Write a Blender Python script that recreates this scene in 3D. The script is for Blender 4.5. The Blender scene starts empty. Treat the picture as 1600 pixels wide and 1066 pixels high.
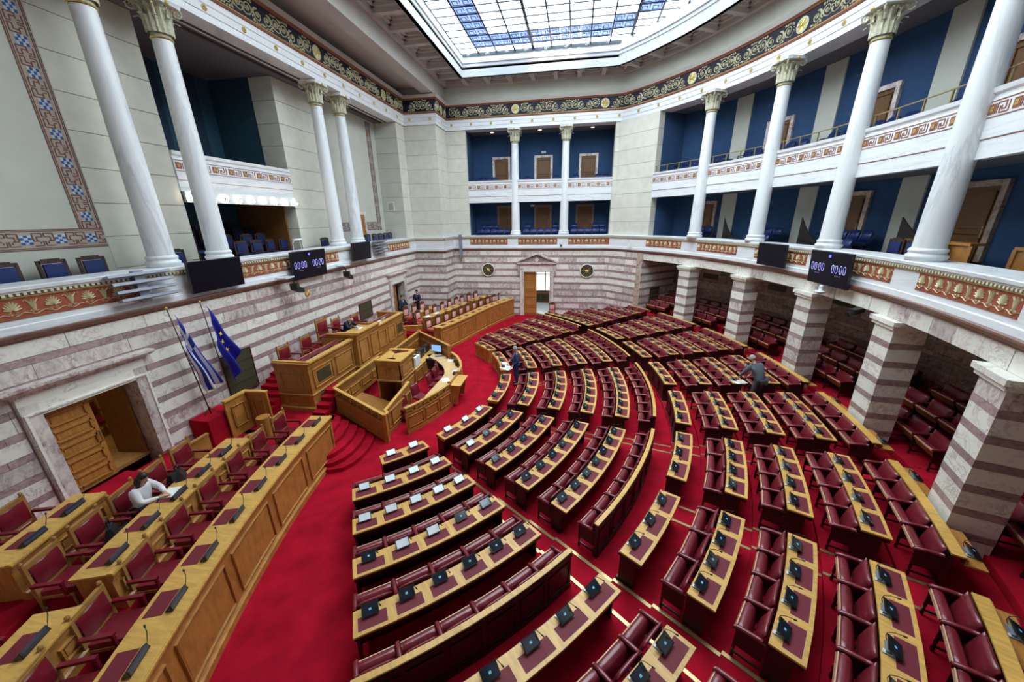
import bpy, math, random
from mathutils import Matrix, Vector
random.seed(7)
PI = math.pi; R_ = math.radians
sc = bpy.context.scene
COL = sc.collection
# ------------------------------------------------------------------ camera
f_px, pitch, yaw, roll = 567.95, 0.32543, 0.17000, 0.015419
cam_d = bpy.data.cameras.new('camera'); cam = bpy.data.objects.new('camera', cam_d); COL.objects.link(cam)
cam_d.sensor_width = 36.0; cam_d.lens = f_px / 1600 * 36.0; cam_d.clip_start = 0.05; cam_d.clip_end = 300
_r = Vector((math.cos(yaw), math.sin(yaw), 0))
_f = Vector((-math.sin(yaw) * math.cos(pitch), math.cos(yaw) * math.cos(pitch), -math.sin(pitch)))
_u = Vector((-math.sin(yaw) * math.sin(pitch), math.cos(yaw) * math.sin(pitch), math.cos(pitch)))
cx = math.cos(roll) * _r - math.sin(roll) * _u
cy = math.sin(roll) * _r + math.cos(roll) * _u
m = Matrix((cx, cy, -_f)).transposed().to_4x4(); m.translation = Vector((0, 0, 7.3))
cam.matrix_world = m
sc.camera = cam
# ------------------------------------------------------------------ world, exposure
w = bpy.data.worlds.new('world'); sc.world = w; w.use_nodes = True
w.node_tree.nodes['Background'].inputs[0].default_value = (0.75, 0.86, 1.0, 1)
w.node_tree.nodes['Background'].inputs[1].default_value = 0.05
sc.view_settings.view_transform = 'Standard'; sc.view_settings.look = 'None'
sc.view_settings.gamma = 1.0; sc.view_settings.use_curve_mapping = False
sc.view_settings.exposure = 0.18
SKY_GLOW = 7.4          # luminance of the daylit glass ceiling
# ------------------------------------------------------------------ materials
MATS = {}
def nt(name):
    m = bpy.data.materials.new(name); m.use_nodes = True
    return m, m.node_tree.nodes, m.node_tree.links, m.node_tree.nodes['Principled BSDF']
def mat(name, col, rough=0.6, metal=0.0, var=0.0, scale=8.0, coat=0.0, bump=0.0, col2=None, stretch=None, rnd=0.0, spec=0.5):
    if name in MATS: return MATS[name]
    m, N, L, b = nt(name)
    b.inputs['Roughness'].default_value = rough; b.inputs['Metallic'].default_value = metal
    b.inputs['Specular IOR Level'].default_value = spec
    if coat: b.inputs['Coat Weight'].default_value = coat; b.inputs['Coat Roughness'].default_value = 0.12
    c = (*col, 1)
    if var or col2 or bump or rnd:
        tc = N.new('ShaderNodeTexCoord'); mp = N.new('ShaderNodeMapping'); L.new(tc.outputs['Object'], mp.inputs[0])
        if stretch: mp.inputs['Scale'].default_value = stretch
        oi = N.new('ShaderNodeObjectInfo')
        no = N.new('ShaderNodeTexNoise'); no.inputs['Scale'].default_value = scale; no.inputs['Detail'].default_value = 6
        no.noise_dimensions = '4D'; L.new(oi.outputs['Random'], no.inputs['W'])
        L.new(mp.outputs[0], no.inputs['Vector'])
        mx = N.new('ShaderNodeMix'); mx.data_type = 'RGBA'
        c2 = (*col2, 1) if col2 else tuple([v * (1 - var) for v in col] + [1])
        rp = N.new('ShaderNodeMapRange'); rp.inputs[1].default_value = 0.35; rp.inputs[2].default_value = 0.68
        L.new(no.outputs[0], rp.inputs[0]); L.new(rp.outputs[0], mx.inputs[0])
        mx.inputs[6].default_value = c; mx.inputs[7].default_value = c2
        out = mx.outputs[2]
        if rnd:
            hs = N.new('ShaderNodeHueSaturation'); mr = N.new('ShaderNodeMapRange')
            mr.inputs[3].default_value = 1 - rnd; mr.inputs[4].default_value = 1 + rnd
            L.new(oi.outputs['Random'], mr.inputs[0]); L.new(mr.outputs[0], hs.inputs['Value']); L.new(out, hs.inputs['Color']); out = hs.outputs[0]
        L.new(out, b.inputs['Base Color'])
        if bump:
            bp = N.new('ShaderNodeBump'); bp.inputs['Strength'].default_value = bump; bp.inputs['Distance'].default_value = 0.02
            L.new(no.outputs[0], bp.inputs['Height']); L.new(bp.outputs[0], b.inputs['Normal'])
    else:
        b.inputs['Base Color'].default_value = c
    MATS[name] = m; return m
def veined(name, base, vein, scale=1.0, rough=0.35, amount=0.5, stretch=(1, 1, 1), dist=1.0, rnd=0.1, rot=(0.3, 0.5, 0.2), patch=0.0):
    """marble: thin branching veins plus broad clouding; each block gets its own random cut"""
    m, N, L, b = nt(name)
    tc = N.new('ShaderNodeTexCoord'); mp = N.new('ShaderNodeMapping'); L.new(tc.outputs['Object'], mp.inputs[0])
    mp.inputs['Scale'].default_value = stretch; mp.inputs['Rotation'].default_value = rot
    oi = N.new('ShaderNodeObjectInfo')
    vm = N.new('ShaderNodeVectorMath'); vm.operation = 'MULTIPLY_ADD'; L.new(oi.outputs['Random'], vm.inputs[0])
    vm.inputs[1].default_value = (37, 19, 53); L.new(mp.outputs[0], vm.inputs[2])
    def noise(sc_, det, dis):
        no = N.new('ShaderNodeTexNoise'); no.inputs['Scale'].default_value = sc_; no.inputs['Detail'].default_value = det; no.inputs['Distortion'].default_value = dis; no.inputs['Roughness'].default_value = .6
        L.new(vm.outputs[0], no.inputs['Vector']); return no.outputs[0]
    def math_(op, x, y):
        q = N.new('ShaderNodeMath'); q.operation = op
        for k, v in ((0, x), (1, y)):
            if isinstance(v, (int, float)): q.inputs[k].default_value = v
            else: L.new(v, q.inputs[k])
        return q.outputs[0]
    def ramp(x, a0, a1, o0=0.0, o1=1.0):
        r = N.new('ShaderNodeMapRange'); r.inputs[1].default_value = a0; r.inputs[2].default_value = a1; r.inputs[3].default_value = o0; r.inputs[4].default_value = o1; L.new(x, r.inputs[0]); return r.outputs[0]
    ridge = math_('ABSOLUTE', math_('SUBTRACT', noise(scale * 1.7, 7, dist), .5), 0)
    v1 = ramp(ridge, 0.0, .02 + .05 * amount, 1.0, 0.0)
    mask = ramp(noise(scale * 1.1, 3, 0), .42, .62)
    cloud = ramp(noise(scale * 2.6, 8, .6), .56 - .18 * patch, .74 - .12 * patch)
    fac = math_('MINIMUM', math_('ADD', math_('MULTIPLY', v1, math_('MULTIPLY', mask, .35 + .55 * amount)), math_('MULTIPLY', cloud, .25 + .7 * patch)), 1.0)
    mx = N.new('ShaderNodeMix'); mx.data_type = 'RGBA'; L.new(fac, mx.inputs[0])
    mx.inputs[6].default_value = (*base, 1); mx.inputs[7].default_value = (*vein, 1)
    hs = N.new('ShaderNodeHueSaturation'); L.new(ramp(oi.outputs['Random'], 0, 1, 1 - rnd, 1 + rnd * .6), hs.inputs['Value']); L.new(mx.outputs[2], hs.inputs['Color'])
    L.new(hs.outputs[0], b.inputs['Base Color'])
    b.inputs['Roughness'].default_value = rough
    MATS[name] = m; return m
def glow(name, col, s):
    m, N, L, b = nt(name)
    b.inputs['Base Color'].default_value = (*col, 1)
    b.inputs['Emission Color'].default_value = (*col, 1); b.inputs['Emission Strength'].default_value = s
    MATS[name] = m; return m
carpet = mat('red_carpet', (0.43, 0.006, 0.022), 0.95, var=0.35, scale=2.2, bump=0.15, spec=0.1)
oakL = mat('oak_top', (0.72, 0.41, 0.095), 0.45, var=0.28, scale=3.0, stretch=(1, 7, 1), coat=0.15, rnd=0.05)
oakM = mat('oak_panel', (0.50, 0.215, 0.048), 0.38, var=0.35, scale=4.0, stretch=(6, 1, 0.9), coat=0.2, rnd=0.06)
oakD = mat('oak_door', (0.30, 0.125, 0.03), 0.42, var=0.35, scale=4.0, stretch=(6, 1, 0.9), coat=0.15)
oakG = mat('gallery_door_oak', (0.17, 0.075, 0.022), 0.5, var=0.3, scale=4, stretch=(6, 1, 1))
mahog = mat('mahogany', (0.022, 0.006, 0.005), 0.4, var=0.4, scale=5, stretch=(1, 1, 4), coat=0.12)
seatwood = mat('seat_board_wood', (0.30, 0.085, 0.035), 0.45, var=0.3, scale=6)
cream_edge = mat('cream_piping', (0.62, 0.46, 0.27), 0.5)
leather = mat('burgundy_leather', (0.19, 0.014, 0.024), 0.30, var=0.25, scale=9, coat=0.25, bump=0.08, rnd=0.08)
leatherR = mat('red_leather', (0.20, 0.009, 0.020), 0.38, var=0.2, scale=9, coat=0.15, rnd=0.06)
padlea = mat('pad_leather', (0.17, 0.020, 0.032), 0.62, spec=.3, var=0.12, scale=30, bump=0.05)
pink = mat('pink_upholstery', (0.82, 0.44, 0.40), 0.8, var=0.1, scale=20)
coral = mat('coral_seat_cloth', (0.62, 0.13, 0.09), 0.8, var=0.1, scale=20)
blueS = mat('blue_leather', (0.010, 0.026, 0.13), 0.38, var=0.2, scale=9)
blueW = mat('blue_wall', (0.022, 0.066, 0.16), 0.9, var=0.15, scale=3)
blueW2 = mat('blue_green_wall', (0.022, 0.075, 0.12), 0.9, var=0.15, scale=3)
cream = mat('cream_ashlar', (0.68, 0.67, 0.58), 0.8, var=0.10, scale=2.5, rnd=0.03, bump=0.05)
plaster = mat('plaster', (0.56, 0.56, 0.49), 0.85, var=0.08, scale=1.5)
ceilp = mat('ceiling_plaster', (0.52, 0.48, 0.45), 0.85, var=0.08, scale=1.5)
white = mat('white_trim', (0.78, 0.82, 0.86), 0.5, var=0.08, scale=2)
joint = mat('joint_mortar', (0.22, 0.21, 0.17), 0.9)  # plain dark mortar tone behind the open stone joints and on the outer shell
pent = veined('white_marble', (0.80, 0.82, 0.84), (0.48, 0.51, 0.55), 1.0, 0.35, 0.35, (1, 1, 0.16), .6, 0.03, (0.1, 0.2, 0.3), .15)
penth = veined('white_marble_band', (0.80, 0.82, 0.84), (0.52, 0.55, 0.60), 1.3, 0.35, 0.35, (0.22, 0.22, 2.6), .4, 0.03, (0, 0, 0), .2)
mlight = veined('pale_veined_marble', (0.84, 0.81, 0.73), (0.36, 0.24, 0.25), 1.5, 0.38, 0.55, (1, 1, 1.1), 1.6, 0.08, patch=.10)
mmix = veined('mottled_marble', (0.72, 0.66, 0.61), (0.34, 0.22, 0.235), 2.2, 0.38, 0.9, (1.2, 1.2, 0.6), 1.6, 0.15, patch=.62)
mpurp = veined('purple_marble', (0.42, 0.30, 0.30), (0.20, 0.11, 0.12), 2.5, 0.38, 0.7, (1, 1, 1.5), 1.5, 0.18, patch=.5)
mbrown = veined('brown_marble', (0.25, 0.135, 0.10), (0.12, 0.055, 0.045), 2.0, 0.3, 0.6, (1, 1, 2), 1.5, 0.1, patch=.4)
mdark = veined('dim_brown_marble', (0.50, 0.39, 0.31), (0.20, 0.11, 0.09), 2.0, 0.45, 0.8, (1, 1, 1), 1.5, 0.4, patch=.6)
relief = mat('cream_relief', (0.72, 0.68, 0.45), 0.6, var=0.15, scale=10)
navy = mat('navy_ground', (0.006, 0.009, 0.025), 0.7)
terra = mat('terracotta_ground', (0.33, 0.075, 0.035), 0.75)
rust = mat('rust_paint', (0.26, 0.085, 0.04), 0.7)
ochre = mat('ochre_gilt', (0.55, 0.38, 0.12), 0.45, metal=0.4)
gold = mat('gold_leaf', (0.75, 0.58, 0.18), 0.35, metal=0.7)
brass = mat('brass', (0.55, 0.42, 0.20), 0.35, metal=0.85, var=0.2, scale=6)
black = mat('black_plastic', (0.012, 0.013, 0.016), 0.35)
blackm = mat('black_matt', (0.010, 0.011, 0.014), 0.6)
screenD = mat('dark_screen', (0.012, 0.020, 0.030), 0.12, spec=0.8)
glossb = mat('glossy_tv_screen', (0.004, 0.004, 0.010), 0.3, spec=.2)
steel = mat('grey_steel', (0.30, 0.31, 0.36), 0.4, metal=0.6)
greyp = mat('grey_plastic', (0.22, 0.26, 0.30), 0.4)
silver = mat('silver_grey', (0.62, 0.66, 0.68), 0.35)
paper = mat('white_paper', (0.85, 0.86, 0.84), 0.7)
iron = mat('dark_iron', (0.02, 0.03, 0.045), 0.4, metal=0.3)
grille = mat('olive_grille', (0.085, 0.078, 0.045), 0.55, metal=0.3)
ochrewall = mat('ochre_room_wall', (0.48, 0.36, 0.12), 0.85)
floorstone = mat('beige_floor_stone', (0.55, 0.44, 0.32), 0.4)
skin = mat('skin', (0.60, 0.33, 0.24), 0.55)
hairD = mat('dark_hair', (0.012, 0.008, 0.006), 0.5)
hairG = mat('grey_hair', (0.35, 0.33, 0.32), 0.7)
suitN = mat('navy_suit', (0.014, 0.022, 0.045), 0.8)
suitB = mat('blue_suit', (0.015, 0.045, 0.16), 0.75)
suitG = mat('grey_suit', (0.10, 0.125, 0.15), 0.8)
shirtW = mat('white_cloth', (0.75, 0.73, 0.76), 0.8)
bulb = glow('warm_lamp_glass', (1.0, 0.86, 0.66), 60.0)
dl = glow('warm_downlight_glass', (1.0, 0.62, 0.35), 4.0)
led = glow('blue_white_digits', (0.42, 0.42, 1.0), 1.1)
ledB = glow('blue_emblem_light', (0.12, 0.14, 0.9), 0.9)
cyan = glow('cyan_screen_logo', (0.10, 0.30, 0.40), 0.55)
pcscr = glow('monitor_blue', (0.22, 0.42, 0.8), 0.8)
tabW = mat('pale_tablet_screen', (0.70, 0.76, 0.80), 0.2)
winglow = glow('window_daylight', (0.85, 0.95, 1.0), 2.2)
# ------------------------------------------------------------------ mesh helpers
class MB:
    def __init__(s): s.v = []; s.f = []; s.mi = []; s.cur = 0
    def add(s, vs, fs):
        n = len(s.v); s.v += [tuple(v) for v in vs]; s.f += [tuple(i + n for i in f) for f in fs]; s.mi += [s.cur] * len(fs); return s
    def box(s, x0, x1, y0, y1, z0, z1):
        return s.add([(x0, y0, z0), (x1, y0, z0), (x1, y1, z0), (x0, y1, z0), (x0, y0, z1), (x1, y0, z1), (x1, y1, z1), (x0, y1, z1)],
                     [(0, 3, 2, 1), (4, 5, 6, 7), (0, 1, 5, 4), (1, 2, 6, 5), (2, 3, 7, 6), (3, 0, 4, 7)])
    def obox(s, c, ax, ay, az, hx, hy, hz):          # oriented box
        c = Vector(c); X = Vector(ax).normalized() * hx; Y = Vector(ay).normalized() * hy; Z = Vector(az).normalized() * hz
        vs = [c + a * X + b * Y + d * Z for d in (-1, 1) for a, b in ((-1, -1), (1, -1), (1, 1), (-1, 1))]
        return s.add(vs, [(0, 3, 2, 1), (4, 5, 6, 7), (0, 1, 5, 4), (1, 2, 6, 5), (2, 3, 7, 6), (3, 0, 4, 7)])
    def hull(s, bot, top):                           # two equal loops
        n = len(bot); vs = list(bot) + list(top)
        fs = [tuple(range(n))[::-1], tuple(range(n, 2 * n))] + [(i, (i + 1) % n, n + (i + 1) % n, n + i) for i in range(n)]
        return s.add(vs, fs)
    def arc(s, r0, r1, a0, a1, z0, z1, n=None, cx=0, cy=0, z0b=None, z1b=None):
        n = n or max(1, int(abs(a1 - a0) / R_(3.0)) + 1); vs = []; fs = []
        zb0 = z0 if z0b is None else z0b; zb1 = z1 if z1b is None else z1b
        for i in range(n + 1):
            a = a0 + (a1 - a0) * i / n; c, q = math.cos(a), math.sin(a)
            vs += [(cx + r0 * c, cy + r0 * q, z0), (cx + r1 * c, cy + r1 * q, zb0), (cx + r1 * c, cy + r1 * q, zb1), (cx + r0 * c, cy + r0 * q, z1)]
        for i in range(n):
            b = 4 * i
            for j in range(4):
                k = (j + 1) % 4; fs.append((b + j, b + k, b + 4 + k, b + 4 + j)[::-1])
        fs += [(0, 1, 2, 3), (4 * n + 3, 4 * n + 2, 4 * n + 1, 4 * n)]
        return s.add(vs, fs)
    def lathe(s, prof, n=16, c=(0, 0, 0), ax=None):
        vs = []; fs = []; m = len(prof)
        M = Matrix.Identity(3) if ax is None else Vector((0, 0, 1)).rotation_difference(Vector(ax)).to_matrix()
        for r, z in prof:
            for i in range(n):
                a = 2 * PI * i / n; p = M @ Vector((r * math.cos(a), r * math.sin(a), z)); vs.append((c[0] + p.x, c[1] + p.y, c[2] + p.z))
        for j in range(m - 1):
            for i in range(n): k = (i + 1) % n; fs.append((j * n + i, j * n + k, (j + 1) * n + k, (j + 1) * n + i))
        fs += [tuple(range(n))[::-1], tuple(range((m - 1) * n, m * n))]
        return s.add(vs, fs)
    def tube(s, pts, r, n=6, r1=None):
        pts = [Vector(p) for p in pts]; vs = []; fs = []; m = len(pts); up = Vector((0, 0, 1))
        for j, p in enumerate(pts):
            d = (pts[min(j + 1, m - 1)] - pts[max(j - 1, 0)]).normalized()
            a = d.cross(up if abs(d.z) < 0.95 else Vector((1, 0, 0))).normalized(); b = d.cross(a)
            rr = r if r1 is None else r + (r1 - r) * j / max(1, m - 1)
            for i in range(n): t = 2 * PI * i / n; vs.append(p + rr * (math.cos(t) * a + math.sin(t) * b))
        for j in range(m - 1):
            for i in range(n): k = (i + 1) % n; fs.append((j * n + i, j * n + k, (j + 1) * n + k, (j + 1) * n + i))
        fs += [tuple(range(n))[::-1], tuple(range((m - 1) * n, m * n))]
        return s.add(vs, fs)
    def ribbon(s, pts, w, y0, y1):                   # flat relief ribbon in XZ plane, thickness along y
        m = len(pts); vs = []; fs = []
        for j, (x, z) in enumerate(pts):
            a = pts[max(j - 1, 0)]; b = pts[min(j + 1, m - 1)]; dx, dz = b[0] - a[0], b[1] - a[1]; l = math.hypot(dx, dz) or 1
            ww = w[j] if isinstance(w, (list, tuple)) else w
            nx, nz = -dz / l * ww / 2, dx / l * ww / 2
            vs += [(x + nx, y0, z + nz), (x - nx, y0, z - nz), (x, y1, z)]
        for j in range(m - 1):
            a = 3 * j; b = a + 3
            fs += [(a, b, b + 2, a + 2), (a + 2, b + 2, b + 1, a + 1)]
        return s.add(vs, fs)
    def sphere(s, c, r, n=12, m=8, sx=1, sy=1, sz=1):
        vs = []; fs = []
        for j in range(m + 1):
            t = PI * j / m
            for i in range(n):
                a = 2 * PI * i / n; vs.append((c[0] + r * sx * math.sin(t) * math.cos(a), c[1] + r * sy * math.sin(t) * math.sin(a), c[2] + r * sz * math.cos(t)))
        for j in range(m):
            for i in range(n): k = (i + 1) % n; fs.append((j * n + i, (j + 1) * n + i, (j + 1) * n + k, j * n + k))
        return s.add(vs, fs)
    def sweep(s, path, prof, closed=True, loop=False):
        P = [Vector((p[0], p[1])) for p in path]; n = len(P); L = len(prof); vs = []; fs = []
        for i in range(n):
            if loop: a, b = P[i - 1], P[(i + 1) % n]; d0 = (P[i] - a).normalized(); d1 = (b - P[i]).normalized()
            else:
                d0 = (P[i] - P[i - 1]).normalized() if i else (P[1] - P[0]).normalized()
                d1 = (P[i + 1] - P[i]).normalized() if i < n - 1 else d0
            n0 = Vector((d0.y, -d0.x)); n1 = Vector((d1.y, -d1.x)); mm = (n0 + n1)
            mm = n0 if mm.length < 1e-6 else mm.normalized(); k = 1 / max(0.3, mm.dot(n0))
            z_ = path[i][2] if len(path[i]) > 2 else 0
            for o, z in prof: q = P[i] + mm * o * k; vs.append((q.x, q.y, z + z_))
        cnt = n if loop else n - 1
        for i in range(cnt):
            for j in range(L if closed else L - 1):
                k = (j + 1) % L; a = i * L; b = ((i + 1) % n) * L
                fs.append((a + j, b + j, b + k, a + k))
        if closed and not loop: fs += [tuple(range(L)), tuple(range((n - 1) * L, n * L))[::-1]]
        return s.add(vs, fs)
    def rsweep(s, path, o0, o1, z0, z1, loop=False):
        return s.sweep(path, [(o0, z0), (o1, z0), (o1, z1), (o0, z1)], True, loop)
    def mesh(s, name, mats, smooth=False):
        me = bpy.data.meshes.new(name); me.from_pydata(s.v, [], s.f)
        for mm in (mats if isinstance(mats, (list, tuple)) else [mats]): me.materials.append(mm)
        if any(s.mi): me.polygons.foreach_set('material_index', s.mi)
        if smooth: me.polygons.foreach_set('use_smooth', [True] * len(s.f))
        me.update(); return me
    def obj(s, name, mats, parent=None, smooth=False, **kw):
        return put(s.mesh(name, mats, smooth), name, parent, **kw)
def put(me, name, parent=None, loc=(0, 0, 0), rz=0, rot=None, sc_=None, **kw):
    o = bpy.data.objects.new(name, me); COL.objects.link(o)
    if parent: o.parent = parent
    o.location = loc; o.rotation_euler = rot if rot else (0, 0, rz)
    if sc_: o.scale = sc_
    for k, v in kw.items(): o[k] = v
    return o
def thing(name, label, cat, loc=(0, 0, 0), rz=0, group=None, rot=None):
    o = put(None, name, None, loc, rz, rot); o.empty_display_size = 0.1
    o['label'] = label; o['category'] = cat
    if group: o['group'] = group
    return o
def tag(o, label, cat, group=None):
    o['label'] = label; o['category'] = cat
    if group: o['group'] = group
    return o
def struct(o): o['kind'] = 'structure'; return o
def smooth_bevel(o, wd=0.004, seg=1):
    b = o.modifiers.new('bevel', 'BEVEL'); b.width = wd; b.segments = seg; b.limit_method = 'ANGLE'; return o
ORD = ['first', 'second', 'third', 'fourth', 'fifth', 'sixth', 'seventh', 'eighth', 'ninth', 'tenth', 'eleventh', 'twelfth', 'thirteenth', 'fourteenth', 'fifteenth', 'sixteenth', 'seventeenth', 'eighteenth', 'nineteenth', 'twentieth']
CX, CY = -9.65, 13.47
def pol(r, a): a = R_(a); return (CX + r * math.cos(a), CY + r * math.sin(a))
def Rlow(a):
    a = abs(a + 0.9) ; return 18.42 + 0.33 * (min(1, max(0, a - 13) / 22.0)) ** 1.3
XL = -11.45; XC = -9.25; YC = 25.8; YB = 27.87; YN = -0.9
ARC_L = [pol(Rlow(a), a) for a in [48.5 - 2.5 * i for i in range(38)]]         # lower gallery front
PATH_L = [(XL, YN), (XL, YC), (XC, YC), (XC, YB), (2.25, YB)] + ARC_L
ARC_U = [pol(18.9, a) for a in [49.2 - 2.5 * i for i in range(40)]]
PATH_U = [(XL, YN), (XL, YC), (XC, YC), (XC, YB)] + ARC_U
# ================================================================== STRUCTURE
def zrow(k): return 0.0637 * (k - 1) if k <= 6 else 0.397 + 0.0828 * (k - 7)
RK = {1: 7.17, 2: 8.39, 3: 9.55, 4: 10.72, 5: 11.88, 6: 12.69, 7: 13.74, 8: 15.0, 9: 16.16, 10: 17.33, 11: 18.5}
# ---- floor: flat pit, carpeted tiers rising outwards
fl = MB()
fl.box(-17.0, 14.5, -3.0, 34.0, -0.3, 0.0)
steps = [(RK[k] - (0.95 if k not in (7,) else 0.50), zrow(k)) for k in range(2, 12)] + [(19.0, 0.92), (19.95, 1.10), (20.9, 1.28)]
for i, (r, z) in enumerate(steps):
    r1 = steps[i + 1][0] if i + 1 < len(steps) else 23.2
    fl.arc(r, r1 + 0.01, R_(-56.5 if i < 5 else -50), R_(53.5 if i < 5 else 47.5), -0.1, z, 60, CX, CY)
floor = struct(fl.obj('floor', carpet))
for a in (-36.3, -38.7, -14.2, -12.7, 10.2, 12.0, 33.2, 35.6):
    mb = MB()
    for k in range(2, 7):
        r0 = steps[k - 2][0]; r1 = steps[k - 1][0]; z = zrow(k); c = Vector((*pol((r0 + r1) / 2, a), z + 0.008)); d = Vector((math.cos(R_(a)), math.sin(R_(a)), 0))
        mb.obox(c, d, (-d.y, d.x, 0), (0, 0, 1), (r1 - r0) / 2, 0.035, 0.008)
    mb.obj('brass_strip', brass, floor)
for a in (-38.7, -36.3, -26.4, -24.2, -14.0, -12.1, -1.7, 0.2, 10.5, 12.6, 22.7, 24.7, 34.0, 36.7):
    mb = MB()
    for k in range(7, 12):
        r0 = steps[k - 2][0]; r1 = steps[k - 1][0]; z = zrow(k); c = Vector((*pol((r0 + r1) / 2, a), z + 0.008)); d = Vector((math.cos(R_(a)), math.sin(R_(a)), 0))
        mb.obox(c, d, (-d.y, d.x, 0), (0, 0, 1), (r1 - r0) / 2, 0.035, 0.008)
    mb.obj('brass_strip', brass, floor)
PROB = [.6, .35, .7, .95, .95, .3, .35, .75, .3, .3]
def block_course(parent, p0, p1, z0, z1, openings, kind, lens, off=0.0, proud=0.035, dark=False):
    p0 = Vector((p0[0], p0[1])); p1 = Vector((p1[0], p1[1])); L = (p1 - p0).length; d = (p1 - p0) / L; n = Vector((d.y, -d.x))
    s = -off
    while s < L:
        ln = lens * random.uniform(0.8, 1.25); a, b = max(0, s), min(L, s + ln); s += ln
        iv = [(a, b)]
        for (o0, o1, oz0, oz1) in openings:
            if z1 > oz0 + 0.01 and z0 < oz1 - 0.01:
                nv = []
                for (u, v) in iv:
                    if o1 <= u or o0 >= v: nv.append((u, v))
                    else:
                        if o0 > u: nv.append((u, o0))
                        if o1 < v: nv.append((o1, v))
                iv = nv
        for (u, v) in iv:
            if v - u < 0.04: continue
            g = 0.005; u += g; v -= g; t = proud + random.uniform(-0.004, 0.004)
            q = [p0 + d * u, p0 + d * v, p0 + d * v + n * t, p0 + d * u + n * t]
            if kind == 'band': mt = mpurp
            else: mt = mlight if random.random() < kind else mmix
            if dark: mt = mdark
            mb = MB(); mb.hull([(c.x, c.y, z0 + g) for c in q], [(c.x, c.y, z1 - g) for c in q])
            mb.obj('marble_block', mt, parent)
def block_wall(parent, p0, p1, openings=(), zmin=0.0, lens=1.35, dark=False, proud=0.035):
    for i in range(10):
        zt = 4.98 - 0.5 * i
        if zt <= zmin + 0.02: break
        block_course(parent, p0, p1, max(zmin, zt - 0.34), zt, openings, PROB[i], lens, random.uniform(0, lens * .8), proud, dark)
        if zt - 0.34 > zmin: block_course(parent, p0, p1, max(zmin, zt - 0.5), zt - 0.34, openings, 'band', lens * 2.0, random.uniform(0, lens), proud + 0.004, dark)
# ---- left wall (behind the podium)
wl = MB()
D1 = (5.22, 7.05); D2 = (21.45, 23.15); DT = 3.42
for a, b, z0, z1 in ((YN - 1, D1[0], 0, 5.0), (D1[1], D2[0], 0, 5.0), (D2[1], YC, 0, 5.0), (D1[0], D1[1], DT, 5.0), (D2[0], D2[1], DT, 5.0)):
    wl.box(XL - 0.45, XL, a, b, z0, z1)
wall_left = struct(wl.obj('wall_left', mmix))
off = -(YN)
block_wall(wall_left, (XL, YN), (XL, YC - 0.04), [(D1[0] - .32 - YN, D1[1] + .32 - YN, 0, 3.78), (D2[0] - .32 - YN, D2[1] + .32 - YN, 0, 3.78)], lens=1.5)
wb = MB(); wb.box(XL - 0.45, XC, YC, YC + 0.3, 0, 5.0); wb.box(XC - 0.4, XC, YC, YB + .3, 0, 5.0)
DB = (-3.78, -1.78)
for a, b, z0, z1 in ((XC - .4, DB[0], 0, 5.0), (DB[1], 2.4, 0, 5.0), (DB[0], DB[1], DT, 5.0)): wb.box(a, b, YB, YB + 0.5, z0, z1)
AW = [(2.2, YB)] + [pol(18.7, a) for a in (49.5, 47.4, 45.3, 43.2, 41.0)]
wb.rsweep(AW, -.3, -.01, 0, 5.0)
wall_back = struct(wb.obj('wall_back', mmix))
block_wall(wall_back, (XL, YC), (XC + .03, YC), lens=1.1)
block_wall(wall_back, (XC, YC), (XC, YB), lens=1.0)
block_wall(wall_back, (XC, YB), (2.2, YB), [(DB[0] - .3 - XC, DB[1] + .3 - XC, 0, 3.75)], lens=1.15)
for i in range(10):
    zt = 4.98 - .5 * i
    for j in range(0, 5):
        block_course(wall_back, AW[j], AW[j + 1], max(0, zt - .34), zt, (), PROB[i], 9)
        if zt > .5: block_course(wall_back, AW[j], AW[j + 1], zt - .5, zt - .34, (), 'band', 9)
# ---- radial end wall and curved outer wall below the right gallery
def radial(a, r0, r1): return [pol(r0, a), pol(r1, a)]
wr = MB()
p0, p1 = radial(41.0, 18.65, 22.6); d = (Vector(p1) - Vector(p0)).normalized(); nn = Vector((-d.y, d.x))
wr.hull([(p0[0], p0[1], 0), (p1[0], p1[1], 0), (p1[0] + nn.x * .4, p1[1] + nn.y * .4, 0), (p0[0] + nn.x * .4, p0[1] + nn.y * .4, 0)],
        [(p0[0], p0[1], 5), (p1[0], p1[1], 5), (p1[0] + nn.x * .4, p1[1] + nn.y * .4, 5), (p0[0] + nn.x * .4, p0[1] + nn.y * .4, 5)])
RW = 22.3
DR = (-12.2, -8.6)
wr.arc(RW, RW + .4, R_(DR[1]), R_(42), 0, 5.1, 40, CX, CY); wr.arc(RW, RW + .4, R_(-50), R_(DR[0]), 0, 5.1, 30, CX, CY)
wr.arc(RW, RW + .4, R_(DR[0]), R_(DR[1]), 4.2, 5.1, 3, CX, CY)
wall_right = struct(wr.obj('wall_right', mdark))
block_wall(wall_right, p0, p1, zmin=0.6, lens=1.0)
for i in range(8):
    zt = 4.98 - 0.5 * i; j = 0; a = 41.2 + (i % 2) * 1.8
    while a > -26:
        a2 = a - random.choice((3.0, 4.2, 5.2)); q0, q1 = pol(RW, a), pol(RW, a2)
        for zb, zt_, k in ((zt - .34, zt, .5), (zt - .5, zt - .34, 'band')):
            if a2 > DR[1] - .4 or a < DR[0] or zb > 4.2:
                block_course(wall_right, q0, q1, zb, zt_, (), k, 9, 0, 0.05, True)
        a = a2
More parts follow.
